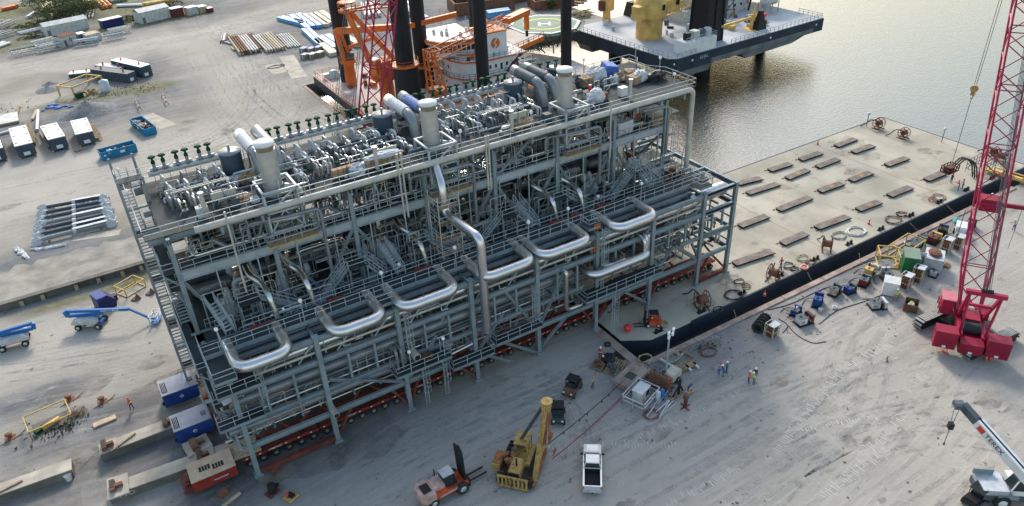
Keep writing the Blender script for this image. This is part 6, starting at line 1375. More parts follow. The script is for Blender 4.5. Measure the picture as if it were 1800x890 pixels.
stack((226, 2), (206, -10), 6, 5, .5, 'pale green pipes near the top edge of the photo', ('helipad',), 25); stack((176, 12), (172, -2), 5, 4, .6, 'yellow beams stacked left at the top of the yard', ('yellow', 'yellowframe'), 26, 2); stack((200, 14), (182, -2), 4, 3, .6, 'yellow beams stacked at a slant at the top of the yard', ('yellow', 'orange'), 27); stack((258, 17), (302, 9), 3, 3, .5, 'yellow frames behind the short white shed', ('yellow',), 28, 2); stack((205, 14), (250, 12), 2, 3, .4, 'yellow and white bars behind the navy container', ('yellow', 'white'), 29)
stack((166, 31), (168, 20), 14, 13, .3, 'fan of white bars standing out on the dry grass', ('white',), 30, 1, 'bar_stack', 'bars', False, None)
stack((8, 20), (35, 14), 3, 3, .5, 'orange and grey blocks at the far left by the bushes', ('orange', 'galv'), 31, 1, 'beam_stack', 'beam stack', True); stack((40, 62), (80, 52), 4, 5, .2, 'thin grey pipes on the grass left of the long shed', ('steel', 'galv'), 32); stack((0, 86), (22, 78), 5, 6, .3, 'white fittings heaped at the left edge', ('whitedirty', 'galv'), 33)
# wrapped bundles with blue lids
for k, (px, py) in enumerate(((535, 92), (548, 92), (560, 90), (537, 103), (550, 102), (563, 99))):
    p = G(px, py); m = MB('burlap'); m.box((0, 0, .6), (1.9, 1.9, 1.2), .3); m.use('tarpblue' if k < 4 else 'wrap').box((0, 0, 1.25), (2.0, 1.6, .12), .3); m.use('wrap').box((0, 0, .6), (2.0, .3, 1.25), .3)
    m.thing('wrapped_bundle', 'tan bundle with %s lid, %s of its row, right of the pipe stacks' % (('blue' if k < 4 else 'white'), ('back left', 'back middle', 'back right', 'front left', 'front middle', 'front right')[k]), 'bundle', (p.x, p.y, 0), .2, 'tan bundles beside the pipe stacks')
for k, (px, py) in enumerate(((418, 86), (436, 83))):
    p = G(px, py); m = MB('plywood'); [m.box((0, -1.4 + j * .4, .25), (4, .3, .1)) for j in range(8)]; m.box((-1.5, 0, .1), (.2, 3, .2)); m.box((1.5, 0, .1), (.2, 3, .2)); m.thing('timber_platform', 'flat timber platform, %s of the pair on grey pipes' % ('left', 'right')[k], 'platform', (p.x, p.y, .25), hd((418, 86), (410, 76)), 'timber platforms by the pipe stacks')
m = MB('hose'); p = G(484, 118); m.tube([(p.x + (1.6 + .1 * k) * math.cos(k * .6), p.y + 1.2 * math.sin(k * .6), .1) for k in range(13)], .09, 6); m.thing('cable_coil', 'black cable loop on the pale pad in front of the pipe stacks', 'cable')
# barriers
for px, py, lab in ((243, 190, 'left'), (290, 180, 'right')):
    c, a, L0 = span((px - 3, py - 9), (px + 4, py + 6)); t = T('road_barrier', 'red and white barrier, %s of the pair in the yard' % lab, 'barrier', (c.x, c.y, 0), a, 'red and white barriers')
    m = MB('red')
    for k in range(7): m.use('red' if k % 2 == 0 else 'white').box((-L0 / 2 + L0 * (k + .5) / 7, 0, 1.0), (L0 / 7, .08, .35))
    m.part('board', t); m = MB('red'); [m.beam((x, y, 0), (x, 0, 1.1), .1) for x in (-L0 / 2.4, L0 / 2.4) for y in (-.5, .5)]; m.part('leg', t)
q = random.Random(12); m = MB('tarpblue'); p = G(100, 187)
for k in range(9): m.lump((q.uniform(-3, 3), q.uniform(-3, 3), 0), (q.uniform(.8, 2.2), q.uniform(.5, 1.2), .3), None, .3, 7, q)
m.thing('blue_tarpaulin', 'crumpled blue tarpaulin scraps on the ground left of the gravel heap', 'tarpaulin', (p.x, p.y, 0))
m = MB('whitedirty'); c, a, L0 = span((-5, 222), (34, 214)); m.box((0, 2.5, .5), (L0, 7, .25)); m.use('wood').box((0, -1.2, .3), (L0, .3, .5)); m.thing('flat_platform', 'pale flat platform with boards at the left edge above the containers', 'platform', (c.x, c.y, 0), a)
for k, (pa, pb) in enumerate((((30, 205), (34, 190)), ((58, 212), (66, 196)), ((66, 232), (68, 198)), ((0, 238), (20, 232)))): 
    c, a, L0 = span(pa, pb); m = MB(('wood', 'plywood', 'galv', 'whitedirty')[k]); m.box((0, 0, .3), (L0, .6, .4)) if k != 2 else m.tube([(-L0 / 2, 0, .4), (L0 / 2, 0, .4)], .35, 10); m.thing(('timber_baulk', 'timber_baulk', 'large_pipe', 'metal_sheet')[k], ('dark timber baulk by the pale flat platform', 'light timber baulk left of the large grey pipe', 'large grey pipe lying between the containers', 'pale grey panel behind the leftmost containers')[k], ('timber', 'timber', 'pipe', 'panel')[k], (c.x, c.y, 0), a)
m = MB('wood'); p = G(142, 264); m.box((0, 0, .15), (2.2, 1.2, .3), .3); m.thing('timber_step', 'small timber step lying in front of the right container', 'timber', (p.x, p.y, 0))
# --- wrapped columns in a row, seven of them
labs = ('topmost', 'second from the top', 'third from the top', 'middle', 'third from the bottom', 'second from the bottom', 'bottommost')
for k in range(7):
    f = k / 6; pa = (76 - 12 * f, 372 + 58 * f); pb = (186 + 14 * f, 352 + 44 * f)
    c, a, L0 = span(pa, pb); t = T('wrapped_column', 'long dark column with white wrapped ends, %s of the seven' % labs[k], 'column', (c.x, c.y, 0), a, 'wrapped columns lying in a row')
    m = MB('slate' if k in (0, 1, 2, 4, 5) else 'steel'); m.tube([(-L0 / 2, 0, .7), (L0 / 2, 0, .7)], .3, 12); m.part('shaft', t)
    q = random.Random(k + 40)
    for x in (-L0 / 2, L0 / 2 - .6): m = MB('wrap'); m.lump((x + .3, 0, 0), (2.0, 1.2, 1.2), None, .32, 10, q); m.part('end_wrap', t)
    m = MB('wrap'); m.tube([(-.2, 0, .75), (.35, 0, .75)], .5, 10); m.part('middle_wrap', t)
    if k in (3, 6, 0, 5): m = MB('wrap'); m.box((L0 * .22, 0, 1.18), (L0 * .45, .7, .05)); m.part('plastic_cover', t)
    m = MB('wood'); m.box((-L0 / 3, 0, .15), (.3, 1.1, .3)); m.box((L0 / 3, 0, .15), (.3, 1.1, .3)); m.part('bearer', t)
for pa, pb, lab in (((60, 440), (118, 430), 'white plastic strip trailing below the wrapped columns'), ((30, 438), (50, 452), 'crumpled white plastic left of the wrapped columns'), ((135, 358), (180, 354), 'white plastic sheet above the wrapped columns')):
    c, a, L0 = span(pa, pb); m = MB('wrap'); q = random.Random(len(lab))
    for j in range(int(L0 / .7) + 1): m.lump((-L0 / 2 + j * .7, q.uniform(-.3, .3), 0), (1.3, q.uniform(.5, 1.1), .3), None, .35, 7, q)
    m.thing('plastic_sheet', lab, 'plastic sheet', (c.x, c.y, 0), a)
# --- bulkhead beam with posts along the left
a_, b_ = G(0, 549), G(262, 472)
t = T('retaining_kerb', 'long raised concrete edge beam with dark face running towards the module', 'edge beam', (0, 0, 0))
m = MB('concretedark'); m.bx(-60, a_.y + .2, 0, 4, a_.y + .6, 1.0); m.part('face', t); m = MB('bankearth') if 0 else MB('concretedark'); m.bx(-60, a_.y - .15, 1.0, 4, a_.y + .75, 1.15); m.part('cap', t)
for px in (-20, 40, 77, 136, 175, 217, 250): p = G(px, 549 - px * .294); m = MB('plywood'); m.bx(p.x - .25, a_.y - .25, 0, p.x + .25, a_.y + .1, .8); m.part('post', t)
heap_ = MB('ground_bank') if 'ground_bank' in MATS else None
mat('bankearth', (.25, .235, .205), .95, 0, .25, .4, .3, (.2, .19, .16), .6, 3)
m = MB('bankearth'); n = 60; q = random.Random(3); vs = []; fs = []
for i in range(n + 1):
    x = -60 + 64.0 * i / n
    for (dy, z) in ((.6, .98), (3 + q.uniform(-.5, .8), .9 + q.uniform(-.1, .06)), (8 + q.uniform(-1, 1), .35 + q.uniform(-.1, .1)), (13 + q.uniform(-1, 1), -.02)): vs.append((x, a_.y + dy, z))
for i in range(n):
    for j in range(3): fs.append((i * 4 + j, i * 4 + 4 + j, i * 4 + 5 + j, i * 4 + j + 1))
m.add(vs, fs, True); m.struct('earth_bank')
# --- trees, bushes and weeds
def foliage(c, d, n, lab, mm=('leaf', 'leafdry'), s=.45, seed=1, name='bush', cat='bush', trunk=True):
    q = random.Random(seed); t = T(name, lab, cat, c)
    m = MB(mm[0]); cl = [(q.uniform(-.5, .5) * d[0], q.uniform(-.5, .5) * d[1], q.uniform(.25, 1) * d[2], q.uniform(.18, .34)) for _ in range(max(5, n // 110))]
    for k in range(n):
        cx, cy, cz, cr = q.choice(cl); u = Vector((q.gauss(0, 1), q.gauss(0, 1), q.gauss(0, .8))).normalized() * q.uniform(.5, 1) ** .5
        p_ = Vector((cx + u.x * cr * d[0], cy + u.y * cr * d[1], max(.1, cz + u.z * cr * d[2] * .7)))
        a = Vector((q.uniform(-1, 1), q.uniform(-1, 1), q.uniform(-.6, .6))).normalized() * s * q.uniform(.5, 1.2); b2 = a.cross(Vector((q.uniform(-1, 1), q.uniform(-1, 1), q.uniform(-1, 1)))).normalized() * s * q.uniform(.4, .9)
        m.add([p_ - a, p_ + b2 * .6, p_ + a, p_ - b2 * .6], [(0, 1, 2, 3)], False, q.choice(mm))
    m.part('crown', t)
    if trunk:
        m = MB('wood')
        for k in range(4): e = Vector((q.uniform(-.3, .3) * d[0], q.uniform(-.3, .3) * d[1], d[2] * .8)); m.tube([(0, 0, 0), tuple(e * .5 + Vector((0, 0, .3))), tuple(e)], [.16 * s * 2, .1 * s * 2, .03], 5)
        m.part('trunk', t)
    return t
for k, (px, py, d, n, lab, mm) in enumerate(((98, 36, (9, 10, 4.5), 1500, 'large dark green bush beside the pond', ('leaf', 'leaf', 'leafdry')), (125, 28, (12, 12, 5), 2000, 'large green bush behind the long white shed, middle one', ('leaf', 'leaf', 'leafdry')), (150, 26, (12, 10, 4), 1500, 'brownish bush behind the right end of the long shed', ('leafdry', 'leafdry', 'leaf')), (100, 8, (16, 14, 4.5), 1700, 'green scrub at the top edge above the pond', ('leaf', 'leaf', 'leafdry')), (140, 4, (18, 12, 4), 1600, 'olive scrub at the top edge right of the pond', ('leafdry', 'leaf')),
                                             (68, 46, (16, 7, 1.4), 900, 'low olive weeds left of the long shed', ('leafdry', 'leaf')), (235, 36, (12, 6, 1.6), 700, 'dry weeds between the navy container and the short shed', ('leafdry', 'leaf')), (320, 6, (10, 6, 2), 500, 'dry weeds at the top edge right of the yellow frames', ('leafdry',)), (78, 62, (10, 5, 1.2), 500, 'dry weeds at the left end of the long shed', ('leafdry',)), (975, 16, (5, 5, 3.5), 600, 'dark green bush behind the helideck', ('leaf',)))):
    p = G(px, py); foliage((p.x, p.y, 0), d, int(n * 1.7), lab, mm, .34, k + 5)
m = MB('leaf'); q = random.Random(77)
def weeds(m, px, py, r, n, s=.1):
    p = G(px, py)
    for k in range(n):
        x = p.x + q.gauss(0, r); y = p.y + q.gauss(0, r * .7); h = q.uniform(.08, .35); a = q.uniform(0, 6.3); w_ = s * q.uniform(.5, 1)
        m.add([(x - w_ * math.cos(a), y - w_ * math.sin(a), .0), (x + w_ * math.cos(a), y + w_ * math.sin(a), 0), (x + w_ * math.cos(a) * 1.6, y + w_, h), (x - w_ * math.cos(a) * 1.6, y - w_, h * .8)], [(0, 1, 2, 3)], False, q.choice(('leaf', 'leafdry', 'leafdry')))
for px, py, r, n in ((150, 486, 1.6, 60), (168, 481, 1.4, 60), (100, 505, 1.6, 50), (220, 470, 2, 50), (125, 493, 3, 50), (70, 510, 3, 40), (120, 748, 1.0, 90), (90, 762, 1.2, 60), (1150, 665, 1.0, 130), (1172, 675, .8, 70), (1130, 660, .9, 60), (1175, 690, .9, 60), (1250, 607, .8, 40), (1232, 614, .7, 30), (240, 160, 3, 90), (210, 162, 4, 90), (150, 176, 3, 60), (30, 190, 4, 50), (240, 455, 3, 60)): weeds(m, px, py, r, n)
m.struct('weeds', 'stuff')
m = MB('water'); p = G(88, 18)
m.prism([(p.x + x, p.y + y) for x, y in ((-1, -9), (2, -8), (3, -2), (1.5, 3), (4, 9), (2, 20), (-3, 20), (-2, 9), (-3, 2), (-3.5, -4))], .006, .05); m.struct('pond')
# --- far shore: rusty pontoons, timber
for k, (pa, pb, W, h) in enumerate((((800, 30), (905, 18), 12, 4), ((880, 12), (960, -4), 14, 5), ((940, 20), (1010, 12), 8, 3))):
    c, a, L0 = span(pa, pb); m = MB('rust'); m.bx(-L0 / 2, 0, 0, L0 / 2, .5, h); m.bx(-L0 / 2, W - .5, 0, L0 / 2, W, h); [m.bx(-L0 / 2 + (L0 - .5) * j / 3, .5, 0, -L0 / 2 + (L0 - .5) * j / 3 + .5, W - .5, h - .02) for j in range(4)]; m.use('concretedark').bx(-L0 / 2 + .5, .5, 0.02, L0 / 2 - .5, W - .5, .3)
    m.thing('rusty_pontoon', ('rusty open steel pontoon behind the black legs', 'rusty open steel pontoon at the top edge behind the helideck', 'low rusty pontoon between the helideck and the yellow crane')[k], 'pontoon', (c.x, c.y, 0), a)
p = G(1020, 28); m = MB('rope'); q = random.Random(9)
for k in range(14): m.tube([(q.uniform(-3, 3) + 2.2 * math.cos(j), q.uniform(-2, 2) + 2 * math.sin(j), q.uniform(.2, 1.4)) for j in range(6)], .14, 5)
m.thing('rope_heap', 'tangled heap of pale ropes left of the yellow crane', 'rope heap', (p.x, p.y, 0))
c, a, L0 = span((905, -2), (1035, 18)); m = MB('wood'); [m.box((0, j * 1.4, .4 + .3 * (j % 2)), (L0, .7, .6), .02 * j) for j in range(4)]; m.thing('timber_stack', 'long timbers along the far shore beside the helideck', 'timber', (c.x, c.y + 6, 0), a)
# ================================================================ LOWER LEFT: skid beams, bollards, guard frame
for k, (pa, pb, lab) in enumerate((((182, 812), (322, 758), 'concrete skid beam in line with the upper blue power pack'), ((-30, 896), (132, 838), 'concrete skid beam running out of the left edge of the photo'), ((196, 886), (410, 808), 'long concrete skid beam beside the red power pack'))):
    c, a, L0 = span(pa, pb); t = T('skid_beam', lab, 'concrete beam', (c.x, c.y, 0), a, 'concrete skid beams')
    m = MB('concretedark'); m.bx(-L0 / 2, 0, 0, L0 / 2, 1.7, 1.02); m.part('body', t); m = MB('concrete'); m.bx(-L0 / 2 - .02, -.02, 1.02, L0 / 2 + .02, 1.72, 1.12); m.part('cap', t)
    if k == 2: txt('TTO', .8, (-L0 / 2 + 1.6, -.03, .55), (1, 0, 0), (0, 0, 1), 'whitedirty', t)
    for x in ((-L0 / 2 + 1.0, L0 / 2 - 1.0) if k == 0 else (-L0 / 2 + 1.0, L0 / 2 - 2.6) if k == 2 else (L0 / 2 - 8.4,)):
        s_ = MB('concrete'); s_.box((x, .85, 1.2), (2.0, 3.0, .14)) if (k == 2) else s_.box((x, .85, 1.16), (1.6, 1.9, .06)); s_.use('rust'); s_.bx(x - .7, .1, 1.28, x - .2, 1.6, 1.75); s_.bx(x - .2, .5, 1.28, x + .5, .9, 1.7); s_.bx(x - .65, .3, 1.75, x - .25, 1.4, 1.78, 'black'); s_.part('rusty_stop', t)
    if k != 2:
        m = MB('wood'); x = -L0 / 2 + 2.4 if k == 0 else L0 / 2 - 6; m.box((x, .5, 1.2), (3, .2, .14), .5 if k == 0 else .25); m.part('dark_plank', t)
m = MB('rust'); p = G(385, 800)
p = G(130, 855); m = MB('white'); m.lathe((0, 0, 0), [(.3, 0), (.4, .7), (.42, .72), (.3, .74)], 12); m.thing('bucket', 'white bucket standing by the end of the left skid beam', 'bucket', (G(122, 843).x, G(122, 843).y, 0))
for (px, py, lab) in ((122, 703, 'rusty mooring bollard behind the yellow guard frame'), (180, 706, 'rusty mooring bollard on a long plate, nearest the lone worker'), (18, 770, 'rusty mooring bollard at the left edge below the yellow guard frame')):
    p = G(px, py); m = MB('rust'); m.lathe((0, 0, 0), [(.4, 0), (.34, .25), (.3, .6), (.55, .75), (.6, .9), (.3, .98)], 14); m.bx(-.8, -.7, 0, .8, .7, .04); m.use('redrust').beam((.5, -.9, .03), (2.2, .7, .03), .12, .06); m.beam((-1.6, -1.2, .03), (1.8, -.2, .03), .14, .06)
    m.v = [(a * .68, b_ * .68, c_ * .68) for a, b_, c_ in m.v]; m.thing('mooring_bollard', lab, 'bollard', (p.x, p.y, 0))
c, a, L0 = span((58, 775), (132, 742)); t = T('guard_frame', 'yellow pipe guard frame with weeds inside at the lower left', 'guard frame', (c.x, c.y, 0), a)
m = MB('yellowframe'); m.rail([(-L0 / 2, 0, 0), (L0 / 2, 0, 0), (L0 / 2, 3.2, 0), (-L0 / 2, 3.2, 0), (-L0 / 2, 0, 0)], 1.3, None, 3.5, .055, 1); m.part('railing', t)
m = MB('concretedark'); m.bx(-L0 / 2 + .4, .4, 0, L0 / 2 - .4, 2.8, .06); m.use('yellow').box((0, 1.2, .35), (2.0, .3, .5), .3); m.use('green').box((-1.2, 1.0, .3), (1.2, .6, .4), .5); m.part('pit_cover', t)
q = random.Random(2); p = G(137, 730); m = MB('wood')
for k in range(40): a = q.uniform(0, 3.1); m.tube([(q.uniform(-.6, .6), q.uniform(-.6, .6), q.uniform(.05, .5)), (1.1 * math.cos(a), 1.1 * math.sin(a), q.uniform(.1, .6))], .03, 4)
m.thing('brush_pile', 'tangled pile of rods at the corner of the yellow guard frame', 'scrap pile', (p.x, p.y, 0))
c, a, L0 = span((165, 752), (205, 735)); m = MB('plywood'); m.box((0, 0, .12), (L0, .5, .2)); m.box((0, .5, .06), (L0, .4, .1)); m.thing('timber_baulk', 'light timber baulk lying on the gravel left of the skid beam', 'timber', (c.x, c.y, 0), a)
for px, py, d, rz, mm, lab, nm in ((395, 872, (2.4, 1.8, .08), .4, 'concretedark', 'dark steel plate with rusty block at the bottom edge', 'steel_plate'), (487, 833, (3.4, 2.6, .1), .4, 'concretedark', 'rusty steel plate under the front left module column', 'steel_plate')):
    p = G(px, py); m = MB(mm); m.box((0, 0, .05), d); m.use('rust').box((.1, .2, d[2] + .06), (1, .9, .1)); (m.box((0, .2, .35), (.9, .7, .5)), m.use('plywood').box((0, -1.1, .1), (2.2, .3, .2))) if px < 400 else None; m.thing(nm, lab, 'steel plate', (p.x, p.y, 0), rz)
c, a, L0 = span((360, 812), (322, 800)); p = G(352, 797); m = MB('concrete'); m.box((0, 0, .35), (2.6, 2.4, .5)); m.use('rust').box((-.3, 0, .85), (.7, 1.7, .5)); m.box((.4, .1, .8), (.8, .5, .35)); m.thing('support_block', 'concrete block with rusty stop between the lower blue and red power packs', 'concrete block', (p.x, p.y, .7), .1)
# ================================================================ VEHICLES AND MACHINES
def extr(m, poly, w, mm=None): m.side(poly, -w / 2, w / 2, mm)
# pickup truck
rzp = hd((1041, 858), (1041, 790)); c, _a, L0 = span((1041, 860), (1041, 800))
t = T('pickup_truck', 'silver pickup truck with empty black bed parked in the foreground', 'pickup truck', (c.x, c.y, 0), rzp)
m = MB('silver'); W = 1.95
m.side([(-2.9, .55), (2.75, .5), (2.9, .75), (2.8, 1.05), (1.5, 1.18), (-.6, 1.2), (-.6, .62), (-2.9, .62)], -W / 2 + .06, W / 2 - .06)
for s_ in (-1, 1): m.bx(-2.9, s_ * (W / 2 - .1) - .09, .55, -.6, s_ * (W / 2 - .1) + .09, 1.22); m.bx(-.6, s_ * (W / 2 - .06) - .05, .5, 1.5, s_ * (W / 2 - .06) + .05, 1.12)
m.bx(-2.96, -W / 2 + .02, .55, -2.84, W / 2 - .02, 1.2); m.bx(-.7, -W / 2 + .1, .6, -.58, W / 2 - .1, 1.25); m.box((2.1, 0, 1.12), (1.1, 1.2, .06)); m.part('body', t)
m = MB('glass'); m.add([(-.62, -.86, 1.19), (1.55, -.88, 1.16), (1.55, .88, 1.16), (-.62, .86, 1.19), (-.42, -.7, 1.72), (.75, -.7, 1.74), (.75, .7, 1.74), (-.42, .7, 1.72)], BF); m.part('window', t)
m = MB('silver'); m.add([(-.46, -.73, 1.72), (.8, -.72, 1.74), (.8, .72, 1.74), (-.46, .73, 1.72), (-.4, -.66, 1.79), (.66, -.65, 1.8), (.66, .65, 1.8), (-.4, .66, 1.79)], BF)
for s_ in (-1, 1): m.beam((1.52, s_ * .86, 1.16), (.78, s_ * .7, 1.74), .08); m.beam((-.6, s_ * .85, 1.2), (-.44, s_ * .7, 1.73), .1); m.beam((.2, s_ * .87, 1.18), (.2, s_ * .71, 1.73), .07)
m.part('roof', t)
m = MB('bed'); m.bx(-2.83, -.8, .63, -.71, .8, .7); m.bx(-2.83, -.79, .7, -2.8, .79, 1.16); m.bx(-.74, -.79, .7, -.71, .79, 1.2); m.bx(-2.8, -.79, .7, -.74, -.76, 1.18); m.bx(-2.8, .76, .7, -.74, .79, 1.18); m.part('cargo_bed', t)
m = MB('galv'); m.bx(-3.1, -.9, .42, -2.97, .9, .62); m.use('black').bx(-3.2, -.1, .4, -3.1, .1, .5); m.part('rear_bumper', t); m = MB('white'); m.bx(-3.115, -.18, .5, -3.102, .18, .6); m.part('number_plate', t)
m = MB('galv'); m.bx(2.86, -.9, .42, 2.98, .9, .7); m.part('front_bumper', t)
for s_ in (-1, 1):
    m = MB('buoyred'); m.bx(-2.975, s_ * .88 - .07, .75, -2.962, s_ * .88 + .07, 1.1); m.part('tail_light', t); m = MB('lamp'); m.bx(2.8, s_ * .75 - .16, .75, 2.87, s_ * .75 + .16, .95); m.part('headlight', t); m = MB('black'); m.box((1.25, s_ * 1.12, 1.25), (.14, .26, .18)); m.box((1.28, s_ * .98, 1.2), (.08, .12, .06)); m.part('wing_mirror', t)
    for x in (-1.85, 1.9): wheel(x, s_ * .84, .38, .24, t, 'rubber', 'galv')
# utility buggies
def buggy(px, py, rz, lab, mm, person_=False):
    p = G(px, py); t = T('utility_buggy', lab, 'utility vehicle', (p.x, p.y, 0), rz, 'small utility buggies')
    m = MB(mm); m.side([(-1.4, .45), (1.35, .45), (1.45, .75), (1.2, .95), (.5, 1.05), (.45, .6), (-.35, .6), (-.4, 1.0), (-1.4, 1.0)], -.68, .68); m.part('body', t)
    m = MB('black'); m.bx(-1.35, -.6, 1.0, -.45, .6, 1.12); m.part('cargo_box', t)
    m = MB('black'); m.box((-.1, 0, 1.98), (1.3, 1.36, .07)); [m.beam((x, y, .9), (x * .85 - .05, y * .95, 1.96), .06) for x in (-.45, .55) for y in (-.64, .64)]; m.part('roof', t)
    m = MB('bed'); m.bx(-.35, -.55, .75, -.2, .55, 1.4); m.bx(-.25, -.55, .6, .2, .55, .85); m.part('seat', t)
    m = MB('glass'); m.beam((.62, 0, 1.05), (.52, 0, 1.7), 1.2, .02); m.part('windscreen', t)
    for s_ in (-1, 1):
        for x in (-.95, .95): wheel(x, s_ * .68, .32, .25, t, 'rubber', 'dust_rim')
        m = MB('lamp'); m.box((1.4, s_ * .48, .82), (.1, .2, .14)); m.part('headlight', t)
    return t
buggy(981, 735, hd((981, 712), (981, 742)), 'dark green utility buggy with headlights facing the camera', 'darkgreen'); buggy(1006, 688, hd((1012, 672), (1000, 690)), 'dark utility buggy with a driver, nearer the module', 'rust')
# forklift
rz = hd((742, 878), (820, 836)); p = G(782, 866)
t = T('forklift_truck', 'orange and white heavy forklift with tall black mast at the bottom edge', 'forklift', (p.x, p.y, 0), rz)
m = MB('orangebright'); m.side([(-2.5, .75), (2.4, .7), (2.4, 1.1), (.3, 1.25), (-.2, 1.6), (-2.0, 1.7), (-2.6, 1.4)], -1.0, 1.0); m.part('chassis', t)
m = MB('forkpink') if 'forkpink' in MATS else (mat('forkpink', (.5, .33, .29), .6, 0, .3, 1.2, .25, (.4, .1, .05)), MB('forkpink'))[1]; m.prism([(-2.9, -.7), (-2.5, -1.12), (-1.4, -1.12), (-1.4, 1.12), (-2.5, 1.12), (-2.9, .7)], .9, 1.95); m.bx(-1.4, -.7, 1.6, -.2, .7, 2.1); m.bx(-1.0, -1.12, .95, 1.4, -1.02, 1.15); m.part('counterweight', t)
m = MB('black'); m.bx(-2.5, -.6, 1.96, -1.6, .6, 2.0); m.part('radiator_grille', t)
m = MB('glass'); m.add([(-.3, -.62, 1.3), (1.2, -.62, 1.2), (1.2, .62, 1.2), (-.3, .62, 1.3), (-.1, -.52, 2.75), (.85, -.52, 2.75), (.85, .52, 2.75), (-.1, .52, 2.75)], BF); m.part('cab_glass', t)
m = MB('whitedirty'); m.box((.38, 0, 2.8), (1.25, 1.2, .1)); m.use('black'); [m.beam((a, y, 1.3), (b_, y * .84, 2.76), .07) for a, b_ in ((-.3, -.1), (1.22, .87)) for y in (-.63, .63)]; m.beam((-.5, .9, 1.6), (-.5, .9, 2.9), .1); m.part('cab_frame', t)
m = MB('black'); [m.beam((2.15, y, .3), (1.95, y, 5.2), .2, .26) for y in (-.62, -.3, .3, .62)]; [m.box((2.15 - z * .04, 0, z), (.14, 1.4, .2)) for z in (.6, 2.0, 3.6, 5.1)]; m.tube([(2.1, 0, .5), (1.95, 0, 5.3)], .1, 8); m.tube([(2.0, -.7, 5.0), (1.9, -.3, 5.7), (2.0, .5, 5.0)], .09, 6); m.part('mast', t)
m = MB('black'); m.box((2.42, 0, .8), (.12, 2.1, 1.0)); [m.box((3.6, y, .32), (2.3, .2, .09)) for y in (-.45, .35)]; [m.box((2.5, y, .7), (.1, .2, .9)) for y in (-.45, .35)]; m.part('fork', t)
for s_ in (-1, 1): wheel(1.5, s_ * 1.08, .68, .5, t, 'rubber', 'galv'); wheel(-1.7, s_ * .95, .55, .4, t, 'rubber', 'galv')
# side-boom pipelayer
FW = G(895, 862) - G(930, 795); FW.z = 0; rz = math.atan2(FW.y, FW.x) + R(6); p = G(916, 822)
t = T('pipelayer_tractor', 'rusty yellow side-boom crawler tractor with upright boom in the foreground', 'pipelayer', (p.x, p.y, 0), rz)
for s_ in (-1.5, 1.5):
    pr = [(-2.7, .6), (-2.4, .12), (-1.9, .02), (1.9, .02), (2.4, .12), (2.7, .6), (2.4, 1.05), (1.9, 1.15), (-1.9, 1.15), (-2.4, 1.05)]
    m = MB('catrust'); m.side([(x * .93, .06 + z * .88) for x, z in pr], s_ - .25, s_ + .25); m.use('tracks')
    for (xa, za), (xb, zb) in zip(pr, pr[1:] + pr[:1]):
        A, B = Vector((xa, s_, za)), Vector((xb, s_, zb)); n = max(1, int((B - A).length / .26)); an = math.atan2(zb - za, xb - xa)
        for i in range(n): q_ = A.lerp(B, (i + .5) / n); m.box(q_, (.2, .7, .09), 0, None, 0, -an); m.box(q_ + Vector((math.sin(-an) * -.0, 0, .07 if za + zb > 1.6 else -.02)), (.05, .7, .08), 0, None, 0, -an)
    m.part('crawler_track', t)
m = MB('catyellow'); m.bx(.6, -.62, 1.0, 2.5, .62, 1.95); m.add([(.6, -.62, 1.95), (2.5, -.62, 1.95), (2.5, .62, 1.95), (.6, .62, 1.95), (.7, -.5, 2.2), (2.4, -.45, 2.05), (2.4, .45, 2.05), (.7, .5, 2.2)], BF); m.bx(-2.2, -1.1, .9, .6, 1.1, 1.4); m.part('hood', t)
m = MB('black'); m.bx(2.5, -.55, 1.0, 2.56, .55, 1.85); m.tube([(1.7, .1, 2.1), (1.7, .1, 3.1)], .1, 8); m.part('exhaust', t)
m = MB('catyellow')
for k in range(8): m.beam((2.95, -1.5 + k * .42, .35), (2.95, -1.5 + k * .42, 1.6), .16)
m.beam((2.95, -1.6, .35), (2.95, 1.6, .35), .2); m.beam((2.95, -1.6, 1.6), (2.95, 1.6, 1.6), .18); m.use('catrust').bx(2.6, -1.6, .3, 2.9, 1.6, .45); m.part('front_guard', t)
m = MB('catyellow'); m.box((-1.3, -.1, 3.0), (2.0, 1.5, .12), .05); [m.beam((x, y, 1.4), (x, y, 3.0), .1) for x in (-2.1, -.5) for y in (-.7, .6)]; m.bx(-1.8, .1, 1.4, -1.2, .6, 2.3); m.bx(-1.9, -.6, 1.4, -1.3, -.1, 2.0); m.part('canopy', t)
m = MB('catrust'); q = random.Random(8)
for k in range(16): m.use(q.choice(('catrust', 'catyellow', 'steel_dark'))).box((q.uniform(-2, 1), q.uniform(-1.2, -.4), q.uniform(1.4, 2.1)), (q.uniform(.2, .9), q.uniform(.2, .6), q.uniform(.2, .6)), q.uniform(0, 1.5))
m.part('winch_gear', t)
m = MB('catyellow'); [m.bx(.1 + k * .02, -2.5, 1.0 + k * .36, 1.9, -1.7, 1.3 + k * .36) for k in range(3)]; m.use('catrust').bx(.2, -2.45, 2.1, 1.85, -1.75, 2.16); m.beam((.3, -1.2, 2.2), (1.5, -2.2, 2.4), .2, .4); m.part('counterweight', t)
bt = Vector((.3, 2.9, 9.6)); m = MB('catyellow')
m.beam((1.9, 2.0, .7), bt + Vector((.25, 0, 0)), .34, .42); m.beam((-1.9, 2.0, .7), bt - Vector((.25, 0, 0)), .3, .36, 'catrust'); m.use('catyellow').box(bt + Vector((.1, .1, .2)), (.9, .8, .9)); m.beam((1.0, 2.3, 2.8), (-1.0, 2.3, 2.8), .22); m.lathe(bt + Vector((0, .1, .65)), [(.6, 0), (.6, .08)], 8); m.part('side_boom', t)
m = MB('catrust'); m.bx(-2.6, 1.95, .25, 2.6, 2.15, .8); m.part('boom_foot', t)
